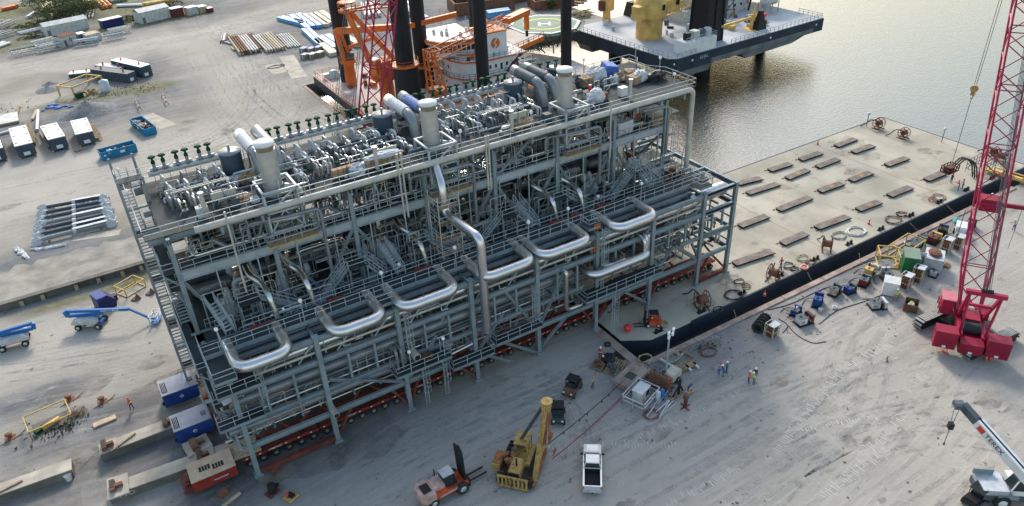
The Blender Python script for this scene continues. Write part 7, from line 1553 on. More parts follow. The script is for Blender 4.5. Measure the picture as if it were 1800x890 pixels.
m = MB('steel_dark'); [m.tube([bt + Vector((-.3, -.2 + k * .1, .3)), (-1.2, -.8 + k * .1, 2.0)], .045, 4) for k in range(4)]; m.part('luffing_rope', t)
m = MB('catrust'); [m.tube([bt + Vector((-.5, .1 + k * .12, 0)), (-.5, 2.9 + k * .1, 5.4)], .04, 4) for k in range(3)]; m.lathe((-.6, 2.9, 4.9), [(.3, 0), (.34, .2), (.3, .4)], 10, None, 'y'); m.box((-.5, 3.0, 4.4), (.3, .25, 1.0)); m.beam((-1.2, 3.1, 2.0), (-1.9, 3.3, 1.6), .12); m.beam((-1.9, 3.3, 1.6), (-1.2, 3.1, 1.3), .12); m.part('load_block', t)
# red tag lines running to the quay
pe = T('', '', ''); bpy.data.objects.remove(pe)
for pa, za, pb, zb, mm, lab in (((962, 782), 2.2, (1118, 648), .6, 'black', 'dark hose with red ties running from the pipelayer to the quay'), ((970, 808), 1.0, (1106, 684), .3, 'crimson', 'thin red rope from the pipelayer to the white caged cabinet')):
    A = G(*pa, za); B = G(*pb, zb); m = MB(mm); pts = [A.lerp(B, k / 12) - Vector((0, 0, .7 * math.sin(math.pi * k / 12) * .6)) for k in range(13)]; m.tube(pts, .05, 5)
    if mm == 'black': m.use('redrust'); [m.box(pts[k] - Vector((0, 0, .15)), (.1, .1, .45)) for k in (2, 4, 5, 7, 8, 10)]
    m.thing('tag_line', lab, 'rope')
# rough-terrain crane, partly out of the frame
p = G(1793, 876); t = T('mobile_crane', 'white rough-terrain crane with dark grey boom head at the lower right', 'crane', (p.x, p.y, 0), hd((1722, 868), (1790, 872)))
m = MB('steel_dark'); m.bx(-4.4, -1.2, .8, 4, 1.2, 1.5); m.use('galv').bx(-4.3, -1.2, 1.5, -2.0, 1.2, 2.1); m.use('steel').bx(-2.9, -1.4, 1.2, -1.1, -.5, 1.6); m.box((-3.6, 1.0, 2.4), (1.8, .2, .6)); m.part('chassis', t)
m = MB('white'); m.bx(-1.6, .2, 1.6, 3, 1.25, 2.4); m.prism([(-1.5, -1.2), (-1.9, -.7), (-1.9, .1), (1.2, .1), (1.2, -1.2)], 1.6, 2.2); m.part('superstructure', t)
m = MB('glass'); m.add([(-1.9, -1.15, 2.2), (.1, -1.2, 2.2), (.1, .1, 2.2), (-2.0, .1, 2.2), (-1.5, -1.0, 3.3), (0, -1.05, 3.3), (0, 0, 3.3), (-1.6, 0, 3.3)], BF); m.part('cab_glass', t)
m = MB('white'); m.box((-.7, -.5, 3.36), (1.3, 1.0, .1)); [m.beam((a, y, 2.2), (a * .8, y * .9, 3.34), .1) for a in (-1.9, .1) for y in (-1.15, .08)]; m.bx(.15, -1.2, 2.2, 1.6, .1, 3.0); m.part('cab_frame', t)
m = MB('glass'); m.bx(.5, -1.23, 2.4, 1.3, -1.21, 2.85); m.part('side_window', t)
for x in (-2.4, 2.4):
    for s_ in (-1, 1): wheel(x, s_ * 1.25, .78, .6, t, 'rubber', 'white')
inv = Matrix.Rotation(-t.rotation_euler.z, 3, 'Z'); lo = lambda v: inv @ (Vector(v) - Vector((p.x, p.y, 0)))
bt = lo(G(1692, 712, 8)); bb = lo(G(1850, 890, 4.2)); dd = (bt - bb).normalized(); Lb = (bt - bb).length
m = MB('white'); m.beam(bb, bb + dd * (Lb * .82), .75, .95); m.use('black').beam(bb + Vector((0, 0, .5)), bb + dd * (Lb * .82) + Vector((0, 0, .5)), .18, .06); m.part('boom', t)
m = MB('steel_dark'); m.beam(bb + dd * (Lb * .82), bb + dd * Lb, .6, .78); m.beam(bt, bt + dd * .3 + Vector((-.9, .5, .3)) * .0 + lo(G(1682, 716, 7.9)) - bt, .55, .6); m.box(lo(G(1686, 712, 8)), (.9, .9, .5)); m.part('boom_head', t)
sv = dd.cross(Vector((0, 0, 1))).normalized(); uv = sv.cross(dd).normalized()
qd = 1 if (inv @ (CAM - Vector((p.x, p.y, 0)))).dot(sv) > 0 else -1
o_ = bb + dd * (Lb * .60) + sv * qd * .39
o_ = bb + dd * (Lb * .60) + uv * .485 if 0 else o_
txt('TEREX', .72, o_, -dd * 1.0 if ((-dd).cross(uv)).dot(sv * qd) > 0 else dd, uv, 'black', t, 'boom_lettering')
m = MB('buoyred'); c_ = bb + dd * (Lb * .75) + sv * qd * .385; m.beam(c_ - dd * .35, c_ + dd * .35, .03, .6); m.part('boom_logo', t)
hk = lo(G(1679, 740, 6.2)); tp = lo(G(1684, 714, 7.8)); m = MB('steel_dark'); [m.tube([tp + Vector((a, 0, 0)), Vector((tp.x + a * .5, tp.y, tp.z - 2.2))], .03, 4) for a in (-.25, .25)]; m.use('black').lathe((tp.x - .15, tp.y, tp.z - 2.7), [(.3, 0), (.38, .15), (.3, .3)], 12, None, 'x'); m.box((tp.x, tp.y, tp.z - 2.6), (.45, .5, .7)); m.use('steel_dark').tube([(tp.x, tp.y, tp.z - 2.9), (tp.x, tp.y, tp.z - 5.0)], .04, 5); m.lathe((tp.x, tp.y, tp.z - 5.2), [(.12, 0), (.06, .3)], 8); m.part('hook_block', t)
buggy(1714, 882, hd((1700, 890), (1725, 870)), 'dark buggy cut off by the bottom edge beside the white crane', 'black')
# blue boom lifts
def lift(px, py, rz, lab, L1, cut=False):
    p = G(px, py); t = T('boom_lift', lab, 'boom lift', (p.x, p.y, 0), rz, 'blue boom lifts')
    m = MB('liftblue'); m.bx(-1.6, -.5, .5, 1.6, .5, .85); m.bx(-1.5, -1.1, .45, -1.2, 1.1, .65); m.bx(1.2, -1.1, .45, 1.5, 1.1, .65); m.part('chassis', t)
    for x in (-1.35, 1.35):
        for s_ in (-1, 1): wheel(x, s_ * 1.05, .46, .35, t, 'rubber', 'galv')
    m = MB('galv'); m.side([(-1.9, .95), (1.3, .95), (1.3, 1.5), (.8, 1.75), (-1.4, 1.75), (-1.95, 1.4)], -1.15, -.35); m.side([(-1.9, .95), (1.3, .95), (1.3, 1.5), (.8, 1.75), (-1.4, 1.75), (-1.95, 1.4)], .35, 1.15); m.part('turntable_cover', t)
    m = MB('liftblue'); m.beam((-2.6, 0, 1.8), (2.0, 0, 2.0), .4, .45); m.beam((-2.8, 0, 2.55), (L1, 0, 2.35), .34, .4); m.beam((-2.7, 0, 1.7), (-2.9, 0, 2.6), .5, .5); m.beam((L1, 0, 2.4), (L1 + 2.2, 0, .8), .22, .26); m.beam((L1 + 2.1, 0, .7), (L1 + 3.0, 0, .6), .3, .2); m.part('boom', t)
    m = MB('liftblue'); m.bx(L1 + 2.7, -.95, .3, L1 + 3.7, .95, .4); m.use('galv').rail([(L1 + 2.7, -.95, .35), (L1 + 3.7, -.95, .35), (L1 + 3.7, .95, .35), (L1 + 2.7, .95, .35), (L1 + 2.7, -.95, .35)], 1.1, None, .9, .03); m.box((L1 + 2.8, 0, 1.2), (.2, .8, .3)); m.part('work_basket', t)
    txt('Genie Z-80/60', .42, (L1 * .45 + .6, -.185, 2.42), (1, 0, 0), (0, 0, 1), 'white', t)
    m = MB('white'); m.bx(-1.0, -1.165, 1.3, -.4, -1.155, 1.55); m.part('decal', t)
    return t
lift(163, 572, hd((110, 563), (190, 560)) + R(2), 'blue boom lift with its boom stretched right towards the module', 5.6); lift(28, 606, hd((30, 606), (0, 614)), 'blue boom lift at the left edge, boom folded towards the left', 3)
c, a, L0 = span((170, 535), (200, 540)); p = G(186, 538); m = MB('navy'); m.side([(-1.1, 0), (1.1, 0), (1.3, 1.0), (.3, 2.2), (-1.1, 2.2)], -1.2, 1.2); m.use('blue').side([(-1.12, 1.6), (.3, 2.22), (-1.12, 2.24)], -1.22, 1.22); m.use('black').box((1.5, .6, .4), (.8, .8, .8)); m.thing('covered_machine', 'machine under a dark blue cover beside the long boom lift', 'covered machine', (p.x, p.y, 0), .3)
frame(231, 510, 3.2, 2.4, 1.3, .5, 'small yellow frame lying by the edge beam left of the module', r=.12)
for px, py, lab in ((240, 527, 'dark scrap plate below the small yellow frame'), (265, 517, 'dark scrap plate by the foot of the stair tower')):
    p = G(px, py); m = MB('rust'); m.side([(-.6, 0), (.6, 0), (.3, .8), (.1, .3)], -.3, .3); m.use('black').box((0, .2, .1), (1.0, .8, .15), .4); m.thing('scrap_plate', lab, 'scrap metal', (p.x, p.y, 0), .4)

# ================================================================ QUAYSIDE EQUIPMENT
def skid(px, py, rz, lab, name, cat, c1, c2, d=(2.2, 1.3, 1.4), seed=1, extra=None):
    """engine-driven set: base skid, engine block, hood, radiator, tank, loose hoses"""
    p = G(px, py); q = random.Random(seed); t = T(name, lab, cat, (p.x, p.y, 0), rz); L0, W, H = d
    m = MB('black'); m.bx(-L0 / 2, -W / 2, .05, L0 / 2, W / 2, .2); m.bx(-L0 / 2, -W / 2, 0, -L0 / 2 + .2, W / 2, .05); m.bx(L0 / 2 - .2, -W / 2, 0, L0 / 2, W / 2, .05); m.part('base', t)
    m = MB(c1); m.box((-L0 * .18, 0, .2 + H * .35), (L0 * .46, W * .75, H * .66)); m.use('black'); [m.bx(-L0 * .36 + j * .16, -W * .385, .35, -L0 * .36 + j * .16 + .06, -W * .376, H * .6) for j in range(4)]; m.use(q.choice(('steel_dark', c1))).bx(-L0 * .43, -W * .42, .2 + H * .69, L0 * .05, W * .42, .24 + H * .69); m.use('black').bx(-L0 * .3, -.1, .24 + H * .69, -L0 * .2, .15, .34 + H * .69); m.part('hood', t)
    m = MB('steel_dark')
    for k in range(13): m.use(q.choice(('steel_dark', 'steel', 'rust', 'black', 'galv'))).box((q.uniform(.02, .42) * L0, q.uniform(-.3, .3) * W, .3 + q.uniform(0, .5) * H), (q.uniform(.1, .4), q.uniform(.1, .4), q.uniform(.1, .4)), q.uniform(0, 1))
    m.use('black').lathe((L0 * .1, W * .2, .2), [(.08, 0), (.08, H * 1.05)], 8); m.part('engine', t)
    m = MB(c2); m.box((L0 * .38, 0, .2 + H * .4), (L0 * .16, W * .9, H * .8)); m.part('radiator', t)
    m = MB('hose'); m.tube(rpath([(L0 * .2, W / 2, .5), (L0 * .3, W / 2 + .5, .3), (L0 * .1, W / 2 + 1.0, .06), (-L0 * .5, W / 2 + 1.1, .06)], .3), .05, 6); m.part('hose', t)
    if extra: extra(t, d)
    return t
SK = ((1398, 552, .3, 'low blue machine set, leftmost by the quay kerb', 'welding_set', 'blue', 'blue', (1.9, 1.3, 1.1)), (1412, 568, -.2, 'black and red pump set with a white top, nearest the camera', 'pump_set', 'white', 'redrust', (2.6, 1.6, 1.5)), (1436, 535, .5, 'tall blue generator set with raised lid', 'generator_set', 'blue', 'blue', (2.4, 1.4, 1.7)), (1466, 517, .2, 'grey generator set with tan top and splayed feet', 'generator_set', 'plywood', 'steel_dark', (2.0, 1.4, 1.5)), (1492, 514, -.1, 'small blue topped pump set with two black boxes', 'pump_set', 'blue', 'black', (1.8, 1.4, 1.2)),
      (1518, 500, .3, 'red lidded generator set next to the white cube', 'generator_set', 'red', 'steel_dark', (2.2, 1.5, 1.4)), (1527, 483, .3, 'yellow cabinet generator behind the red lidded set', 'generator_set', 'yellow', 'plywood', (2.2, 1.4, 1.7)), (1541, 540, -.5, 'grey white compressor unit with flat top in the open', 'compressor', 'whitedirty', 'galv', (2.4, 1.8, 1.3)), (1640, 425, .2, 'dark red and yellow machine near the crane', 'generator_set', 'redrust', 'yellow', (2.6, 1.8, 1.4)), (1655, 412, .4, 'black engine set behind the dark red machine', 'generator_set', 'black', 'steel_dark', (2.2, 1.6, 1.6)),
      (1704, 400, .2, 'dark generator set partly hidden behind the crane boom', 'generator_set', 'steel_dark', 'darkgreen', (2, 1.5, 1.5)), (1612, 432, .1, 'grey hose rack unit between the yellow frame and gas racks', 'compressor', 'galv', 'steel_dark', (2.4, 1.6, 1.5)), (1557, 492, 1.0, 'black leaning hydraulic unit behind the white cube', 'pump_set', 'steel_dark', 'galv', (2.4, 1.4, 1.9)), (1640, 485, .3, 'small galvanised cage unit right of the gas racks', 'compressor', 'galv', 'galv', (1.5, 1.2, 1.0)))
for k, (px, py, rz, lab, nm, c1, c2, d) in enumerate(SK): skid(px, py, rz, lab, nm, nm.replace('_', ' '), c1, c2, tuple(v * .9 for v in d), k + 3)
def gas(px, py, rz, lab, s=1.0):
    p = G(px, py); t = T('gas_bottle_rack', lab, 'gas bottle rack', (p.x, p.y, 0), rz, 'gas bottle racks on the quay')
    m = MB('galv'); [m.beam((x, y, 0), (x, y, 2.1 * s), .08) for x in (-.65, .65) for y in (-.65, .65)]
    for z in (.05, .9, 2.1 * s): m.beam((-.65, -.65, z), (.65, -.65, z), .07); m.beam((-.65, .65, z), (.65, .65, z), .07); m.beam((-.65, -.65, z), (-.65, .65, z), .07); m.beam((.65, -.65, z), (.65, .65, z), .07)
    m.bx(-.7, -.7, 2.1 * s, .7, .2, 2.15 * s); m.part('rack', t)
    for i in range(4):
        for j in range(4): m = MB('rust' if (i + j) % 3 else 'catyellow'); m.lathe((-.48 + i * .32, -.48 + j * .32, .08), [(.13, 0), (.13, 1.4 * s), (.05, 1.6 * s), (.04, 1.75 * s)], 8); m.part('gas_bottle', t)
for px, py, rz, lab, s in ((1355, 590, .1, 'gas bottle rack beside the row of black fenders', .9), (1590, 505, .2, 'gas bottle rack nearest the white cube', 1), (1611, 494, .3, 'gas bottle rack with wooden shelves in front of the green cabin', 1.1), (1661, 443, .2, 'gas bottle rack right of the grey container', 1.1), (1681, 436, .3, 'gas bottle rack standing alone nearest the crane boom', 1.0)): gas(px, py, rz, lab, s)
def prop(name, lab, cat, px, py, rz, f): p = G(px, py); m = MB('steel'); f(m); return m.thing(name, lab, cat, (p.x, p.y, 0), rz)
p = G(1563, 515); t = T('white_crate', 'plain white cube crate standing beside the worker in the green vest', 'crate', (p.x, p.y, 0), .55)
m = MB('white'); m.bx(-.95, -.95, .12, .95, .95, 2.1); m.part('body', t); m = MB('wood'); [m.bx(-.95, y - .1, 0, .95, y + .1, .12) for y in (-.8, 0, .8)]; m.part('pallet', t); m = MB('wrap'); m.bx(-1, -1, 2.1, 1, 1, 2.14); m.part('lid', t)
p = G(1607, 478); t = T('green_cabin', 'green steel cabin with open door beside the grey container', 'cabin', (p.x, p.y, 0), .65)
m = MB('greenbox'); m.bx(-1.4, -.05, .3, -1.3, 1.8, 2.9); m.bx(-1.4, 1.7, .3, 1.4, 1.8, 2.9); m.bx(-1.4, -.05, .3, .2, .05, 2.9); m.bx(1.3, .05, .3, 1.4, 1.8, 2.9); m.bx(-1.4, -.05, .1, 1.4, 1.8, .3); m.part('wall', t); m = MB('helipad'); m.bx(-1.5, -.15, 2.9, 1.5, 1.9, 3.0); m.part('roof', t)
m = MB('bed'); m.bx(-1.2, .1, .32, 1.2, 1.6, .36); m.part('floor', t); m = MB('galv'); m.box((1.0, -.55, 1.5), (.08, 1.2, 2.3), .3); m.part('door', t); m = MB('yellow'); m.bx(-1.2, -.3, .3, .2, -.1, .4); m.part('step', t)
def f(m): m.bx(-1.6, -1.2, .1, 1.6, 1.2, 2.2, 'galv'); [m.bx(-1.6 + k * .4, -1.26, .15, -1.45 + k * .4, -1.2, 2.15) for k in range(8)]; m.use('rust').lump((0, 0, 2.2), (2.4, 1.8, .5), None, .3, 9)
prop('grey_container', 'weathered grey container with rusty scrap on top, right of the green cabin', 'container', 1637, 470, .5, f)
frame(1558, 462, 2.9, 2.6, 1.9, .75, 'yellow cube frame, smaller one, standing by the quay kerb', r=.14); frame(1590, 447, 5.0, 2.6, 2.0, .1, 'long yellow frame with barrels under it on the quay', r=.13)
for k, (px, py) in enumerate(((1592, 458), (1600, 456), (1608, 452))):
    def f(m): m.lathe((0, 0, 0), [(.3, 0), (.3, .9), (.28, .92)], 12, ('galv', 'tarpblue', 'rust')[k]); m.use('black').cyl((.1, 0, .92), .05, .04, 8)
    prop('steel_drum', ('grey', 'blue', 'rusty')[k] + ' drum under the long yellow frame', 'drum', px, py, 0, f)
def f(m):
    for k in range(5): m.lathe((0, 0, 0), [(0, 0)], 3) if 0 else m.tube([(k * .62 - 1.2, .62 * math.cos(a), .68 + .62 * math.sin(a)) for a in [j * math.pi / 6 for j in range(13)]], .2, 8, 'rubber', False)
prop('tyre_fender', 'row of big black tyre fenders lying beside a gas rack', 'fender', 1337, 576, .35, f)
def trailer_light(px, py, lab):
    p = G(px, py); t = T('towed_generator', lab, 'towed generator', (p.x, p.y, 0), .5); m = MB('white'); m.side([(-1.3, .55), (1.3, .55), (1.3, 1.5), (1.1, 1.75), (-1.1, 1.75), (-1.3, 1.5)], -.7, .7); m.part('body', t); m = MB('black'); m.beam((-1.3, 0, .5), (-2.4, 0, .45), .1); m.beam((-2.3, 0, 0), (-2.3, 0, .6), .08); m.part('drawbar', t)
    for s_ in (-1, 1): wheel(.2, s_ * .8, .38, .25, t, 'rubber', 'white')
    m = MB('steel_dark'); m.beam((-1.6, .3, .6), (-1.9, .3, 5), .1); m.part('mast', t)
trailer_light(1686, 412, 'white towed generator near the end of the row by the crane boom')
def f(m): m.bx(-.9, -.8, .05, .9, .8, .12, 'rust'); [m.box(((.9 if i else -.9), 0, .6), (.06, 1.6, 1.1)) for i in (0, 1)]; [m.box((0, (.8 if i else -.8), .55), (1.8, .06, 1.0)) for i in (0, 1)]; m.use('wrap').lump((-.2, 0, .3), (1, .9, .7), None, .3, 8); m.use('hivis').lump((.4, 0, .3), (.8, .7, .6), None, .3, 8); m.use('bed').bx(-.85, -.75, .12, .85, .75, .3)
prop('scrap_bin', 'rusty open bin with white and yellow sacks near the crane track', 'bin', 1600, 543, .5, f)
def f(m): m.lathe((0, 0, 0), [(.22, 0), (.28, .5)], 10, 'whitedirty'); m.use('yellow').lathe((.5, .1, 0), [(.2, 0), (.2, .3)], 10)
prop('paint_bucket', 'white and yellow buckets by the tall blue generator', 'bucket', 1441, 548, 0, f)
def f(m): m.lump((0, 0, 0), (.9, .7, .35), 'wrap', .35, 8)
prop('plastic_bag', 'white plastic bag on the sand right of the tall blue generator', 'bag', 1467, 542, 0, f)
def f(m): m.lump((0, 0, 0), (2.4, 1.0, .35), 'teal', .3, 9)
prop('green_tarpaulin', 'crumpled green tarpaulin by the kerb near the white generator', 'tarpaulin', 1681, 388, .4, f)
def f(m): m.lump((0, 0, 0), (1.2, .8, .4), 'yellow', .3, 8); 
prop('yellow_sack', 'yellow sack right of the small yellow cube frame', 'sack', 1578, 468, .4, f)
def f(m): m.lathe((0, 0, 0), [(.5, .0), (.55, .4), (.5, .45)], 14, 'whitedirty')
prop('spool', 'pale round spool left of the small yellow cube frame', 'spool', 1540, 470, 0, f)
def f(m): m.box((0, 0, .1), (1.2, .7, .2), 0, 'rust')
prop('scrap_plate', 'small rusty plate on the sand right of the grey container', 'scrap metal', 1664, 468, .3, f)
# coils, hoses and cables
def coil(px, py, r, n, mm, lab, name='cable_coil', cat='cable coil', tail=None, thick=.06, seed=0):
    p = G(px, py); q = random.Random(seed + px); m = MB(mm); pts = []
    for k in range(n * 10): a = k * .63; rr = r * (1 + q.uniform(-.18, .18)); pts.append((rr * math.cos(a), rr * .8 * math.sin(a), .08 + q.uniform(0, .06 + .03 * n)))
    m.tube(pts, thick, 5)
    if tail: m.tube(rpath([(r, 0, .06)] + [(G(*t_).x - p.x, G(*t_).y - p.y, .06) for t_ in tail], 1.0), thick, 5)
    return m.thing(name, lab, cat, (p.x, p.y, 0))
for args in ((1386, 468, .9, 3, 'darkgreen', 'dark green hose coil beside the worker on the barge edge'), (1396, 474, .6, 3, 'hose', 'small black coil below the green hose coil'), (1412, 455, 1.0, 3, 'rope', 'tan rope heap on the barge between the two red reels'), (1425, 462, .8, 3, 'rust', 'brown hose coil right of the tan rope heap'), (1300, 496, .8, 2, 'hose', 'black hose loop on the barge left of the middle reel'), (1311, 504, .6, 2, 'rust', 'small brown coil beside the black hose loop'), (1290, 520, 1.3, 3, 'hose', 'tangled black hoses at the shadow edge on the barge'), (1262, 545, .7, 2, 'hose', 'small black coil right of the nearest reel on the barge'),
             (1570, 388, 1.3, 4, 'rust', 'brown coil heap on the barge by the edge'), (1584, 378, .9, 3, 'hose', 'black coil behind the brown coil heap'), (1648, 348, 1.2, 4, 'burlap', 'coil heap on the barge near the hanging hose unit'), (1640, 352, .8, 2, 'catrust', 'yellowish coil left of the coil heap under the hose unit'), (1245, 620, 1.0, 3, 'rust', 'brown coil on the quay right of the light tower'), (1180, 630, 1.1, 4, 'rope', 'yellow rope heap at the inner quay corner'), (1134, 632, .9, 3, 'rope', 'yellow rope heap on the barge bow below the red buoy'), (1165, 572, .8, 3, 'rope', 'yellow rope heap beside the small forklift on the barge'),
             (1145, 730, .9, 3, 'rust', 'round coil of rusty bar on the ground below the cage'), (1505, 408, 1.6, 4, 'galv', 'tangle of grey cables on the barge in the middle'), (1475, 415, 1.2, 3, 'helipad', 'pale green cable tangle left of the grey one'), (1600, 428, .9, 3, 'galv', 'grey cable tangle on the kerb behind the long yellow frame'), (1195, 622, .5, 2, 'whitedirty', 'small white hose ring on the quay corner')):
    coil(*args)
def cable(pts, mm, lab, thick=.05, z=.05):
    m = MB(mm); m.tube(rpath([G(a, b_, z) for a, b_ in pts], 1.5, 4), thick, 5); m.thing('ground_cable', lab, 'cable')
cable([(1385, 572), (1400, 590), (1430, 605), (1452, 600)], 'redrust', 'reddish cable looping on the sand below the pump set')
cable([(1350, 545), (1390, 535), (1440, 510), (1470, 500)], 'hose', 'black cable along the quay kerb behind the blue sets')
cable([(1440, 570), (1470, 545), (1520, 530), (1560, 515)], 'hose', 'black cable running from the pump set towards the white cube')
cable([(1500, 470), (1540, 455), (1580, 452), (1600, 440)], 'hose', 'black cable under the long yellow frame'); cable([(1368, 560), (1388, 572), (1376, 585)], 'hose', 'short black cable left of the pump set'); cable([(1480, 470), (1530, 452), (1590, 425), (1640, 402)], 'rust', 'brown cable beside the kerb towards the crane')
cable([(1610, 408), (1660, 388), (1700, 372)], 'hose', 'black cable by the kerb near the white towed generator')
# mooring ropes from barge to quay
for k, (pa, pb) in enumerate((((1510, 445), (1530, 470)), ((1600, 392), (1650, 402)), ((1420, 480), (1450, 492)), ((1665, 362), (1720, 372)), ((1290, 545), (1310, 560)))):
    A = G(*pa, .2); B = G(*pb, .1); m = MB('rope'); m.tube([A.lerp(B, j / 8) - Vector((0, 0, 1.2 * math.sin(math.pi * j / 8))) for j in range(9)], .06, 5); m.thing('mooring_rope', 'tan mooring rope sagging between barge and quay, ' + ('below the grey cable tangle', 'right of the brown coil heap', 'below the tan rope heap', 'below the hanging hose unit', 'right of the nearest red reel')[k], 'rope', (0, 0, 0), 0, 'mooring ropes from barge to quay')
def f(m): m.lathe((0, 0, 0), [(.2, .1), (.5, .35), (.55, .6), (.45, .9), (.15, 1.05)], 14, 'buoyred')
prop('mooring_buoy', 'round red buoy on the barge bow by the module', 'buoy', 1103, 583, 0, f)
def f(m): m.tube([(.55 * math.cos(k * .524), .5 * math.sin(k * .524), .3) for k in range(13)], .14, 8, 'buoypink', False)
prop('life_ring', 'pink life ring on the barge edge beside the brown coil', 'life ring', 1413, 473, 0, f)
# small forklift on the barge
p = G(1145, 572); t = T('small_forklift', 'small orange and black forklift on the barge next to the worker in khaki', 'forklift', (p.x, p.y, 0), 2.6)
m = MB('orangebright'); m.bx(-1.2, -.6, .3, .4, .6, 1.1); m.part('body', t); m = MB('black'); m.box((-.2, 0, 2.1), (1.2, 1.1, .07)); [m.beam((x, y, 1), (x, y, 2.1), .08) for x in (-.75, .35) for y in (-.5, .5)]; m.part('roof', t); m = MB('black'); [m.beam((.9, y, .1), (.9, y, 2.7), .14) for y in (-.4, .4)]; m.box((1.0, 0, .6), (.1, 1, .6)); [m.box((1.7, y, .12), (1.3, .12, .05)) for y in (-.3, .3)]; m.part('mast', t)
for s_ in (-1, 1): wheel(.5, s_ * .5, .32, .24, t); wheel(-.8, s_ * .5, .28, .22, t)
# items around the inner quay corner
def light_tower(px, py):
    p = G(px, py); t = T('light_tower', 'tall light tower on a tan trailer at the inner quay corner', 'light tower', (p.x, p.y, 0), .3)
    m = MB('beamtan'); m.side([(-1.0, .5), (1.0, .5), (1.0, 1.3), (.8, 1.5), (-.8, 1.5), (-1.0, 1.3)], -.6, .6); m.part('body', t)
    m = MB('steel_light'); m.beam((-.8, .5, .6), (-.8, .5, 7.6), .16); m.part('mast', t)
    for a, b_ in ((-1.3, 7.6), (-.3, 7.6), (-1.2, 7.0), (-.4, 7.0)): m = MB('lamp'); m.box((a, .3, b_), (.4, .25, .32), .3); m.part('floodlight', t)
    for s_ in (-1, 1): wheel(.1, s_ * .7, .36, .22, t, 'rubber', 'white')
    m = MB('steel_dark'); m.beam((1, 0, .5), (2.4, -.2, .5), .1); m.beam((-1, 0, .4), (-1.6, 0, 0), .1); m.part('drawbar', t)
light_tower(1182, 668)
p = G(1126, 702); t = T('caged_cabinet', 'white electrical cabinet inside a galvanised cage', 'cabinet', (p.x, p.y, 0), .35)
m = MB('whitedirty'); m.bx(-.9, -.6, .1, .9, .6, 1.7); m.part('cabinet', t); m = MB('galv'); m.bx(-1.0, -.7, 1.7, 1.0, .7, 1.76); m.use('yellow').bx(-.6, -.62, .6, -.45, -.605, 1.4); m.use('red').bx(-.6, -.62, .4, -.3, -.605, .58); m.use('glass').bx(.1, -.62, .6, .8, -.605, 1.4); m.part('panel', t)
m = MB('galv'); m.rail([(-1.8, -1.4, 0), (1.8, -1.4, 0), (1.8, 1.4, 0), (-1.8, 1.4, 0), (-1.8, -1.4, 0)], 1.2, None, 1.8, .05, 2); m.part('cage', t)
p = G(1108, 668); t = T('pump_platform', 'pinkish wooden deck box with dark hatch beside the caged cabinet', 'deck box', (p.x, p.y, 0), .3)
m = MB('quaycap'); m.bx(-2, -1.2, .1, 2, 1.2, .7); m.part('box', t); m = MB('darkgreen'); m.bx(-.6, -.6, .7, .5, .5, .76); m.part('hatch', t)
def f(m): m.box((0, 0, 1.1), (.25, 2.6, 1.9), 0, 'rust'); m.use('buoyred').beam((0, -1.2, 0), (.6, -1.2, 1.6), .12); m.use('redrust').box((.1, 0, .1), (1, 2.4, .2))
prop('leaning_panel', 'upright rusty pink panel between the cabinet and the light tower', 'panel', 1158, 682, .35, f)
def f(m): m.lathe((0, 0, 0), [(.3, 0), (.3, 1.3), (.2, 1.4)], 10, 'galv'); m.lathe((.7, .1, 0), [(.3, 0), (.3, 1.2), (.2, 1.3)], 10, 'liftblue')
prop('gas_cylinder', 'grey and blue gas cylinders standing right of the caged cabinet', 'gas cylinder', 1156, 705, 0, f)
def f(m): [m.box((x, 0, z), (.12 * 4, .12, .12), a, 'wood') for x, z, a in ((0, .1, .3),)]; m.beam((0, 0, 0), (.1, 0, 2.4), .25, .2, 'black'); m.beam((-1.4, -.3, .1), (1.0, .2, .1), .25, .2, 'wood'); m.beam((-.9, 0, .1), (.1, 0, 1.6), .16, .12, 'black'); m.beam((.9, .2, .1), (.1, 0, 1.6), .16, .12, 'black')
prop('timber_stand', 'black timber stand with splayed legs right of the cylinders', 'timber stand', 1192, 695, 0, f)
def f(m): m.beam((-.5, 0, 0), (-.3, 0, 1.3), .1, .1, 'yellow'); m.beam((.5, 0, 0), (.3, 0, 1.3), .1); m.beam((-.4, 0, 1.3), (.4, 0, 1.3), .1); m.beam((-.45, 0, .6), (.45, 0, .6), .08); m.use('blue').box((0, .1, 1.1), (.7, .25, .8)); m.use('white').box((0, -.04, 1.15), (.3, .02, .3))
prop('hose_station', 'blue box on a yellow frame stand near the group of workers', 'hose station', 1213, 695, .3, f)
def f(m): m.beam((0, 0, 0), (0, 0, 1.4), .3, .3, 'redrust'); m.use('red'); m.beam((-.7, 0, .05), (.7, 0, .05), .12); m.beam((0, -.7, .05), (0, .7, .05), .12); m.box((0, 0, 1.6), (.5, .5, .7), .3, 'rust')
prop('pipe_stand', 'red pipe stand with splayed feet in front of the yellow stand', 'pipe stand', 1204, 716, 0, f)
for k, (pa, pb, W, mm, lab) in enumerate((((1180, 660), (1222, 640), .8, 'wood', 'long timber beam lying right of the light tower'), ((1160, 634), (1190, 652), .3, 'whitedirty', 'thin pale timber lying at the quay corner') , ((1205, 645), (1215, 655), .25, 'galv', 'short grey bar below the long timber beam, left one'), ((1218, 640), (1228, 650), .25, 'galv', 'short grey bar below the long timber beam, right one'), ((1195, 618), (1218, 630), .25, 'wood', 'thin dark timber between rope heap and long beam'))):
    c, a, L0 = span(pa, pb); m = MB(mm); m.box((0, 0, .2), (L0, W, .3)); m.box((0, W, .1), (L0 * .9, W * .5, .14)) if W > .5 else None; m.thing('timber_baulk', lab, 'timber', (c.x, c.y, 0), a)
q = random.Random(31); p = G(1165, 716); m = MB('galv')
for k in range(14): a = .35 + q.uniform(-.15, .15); L0 = q.uniform(1.5, 3.6); o = Vector((q.uniform(-1, 1), q.uniform(-1, 1), .05 + .03 * k)); d = Vector((math.cos(a), math.sin(a), 0)) * L0 / 2; m.beam(o - d, o + d, .07)
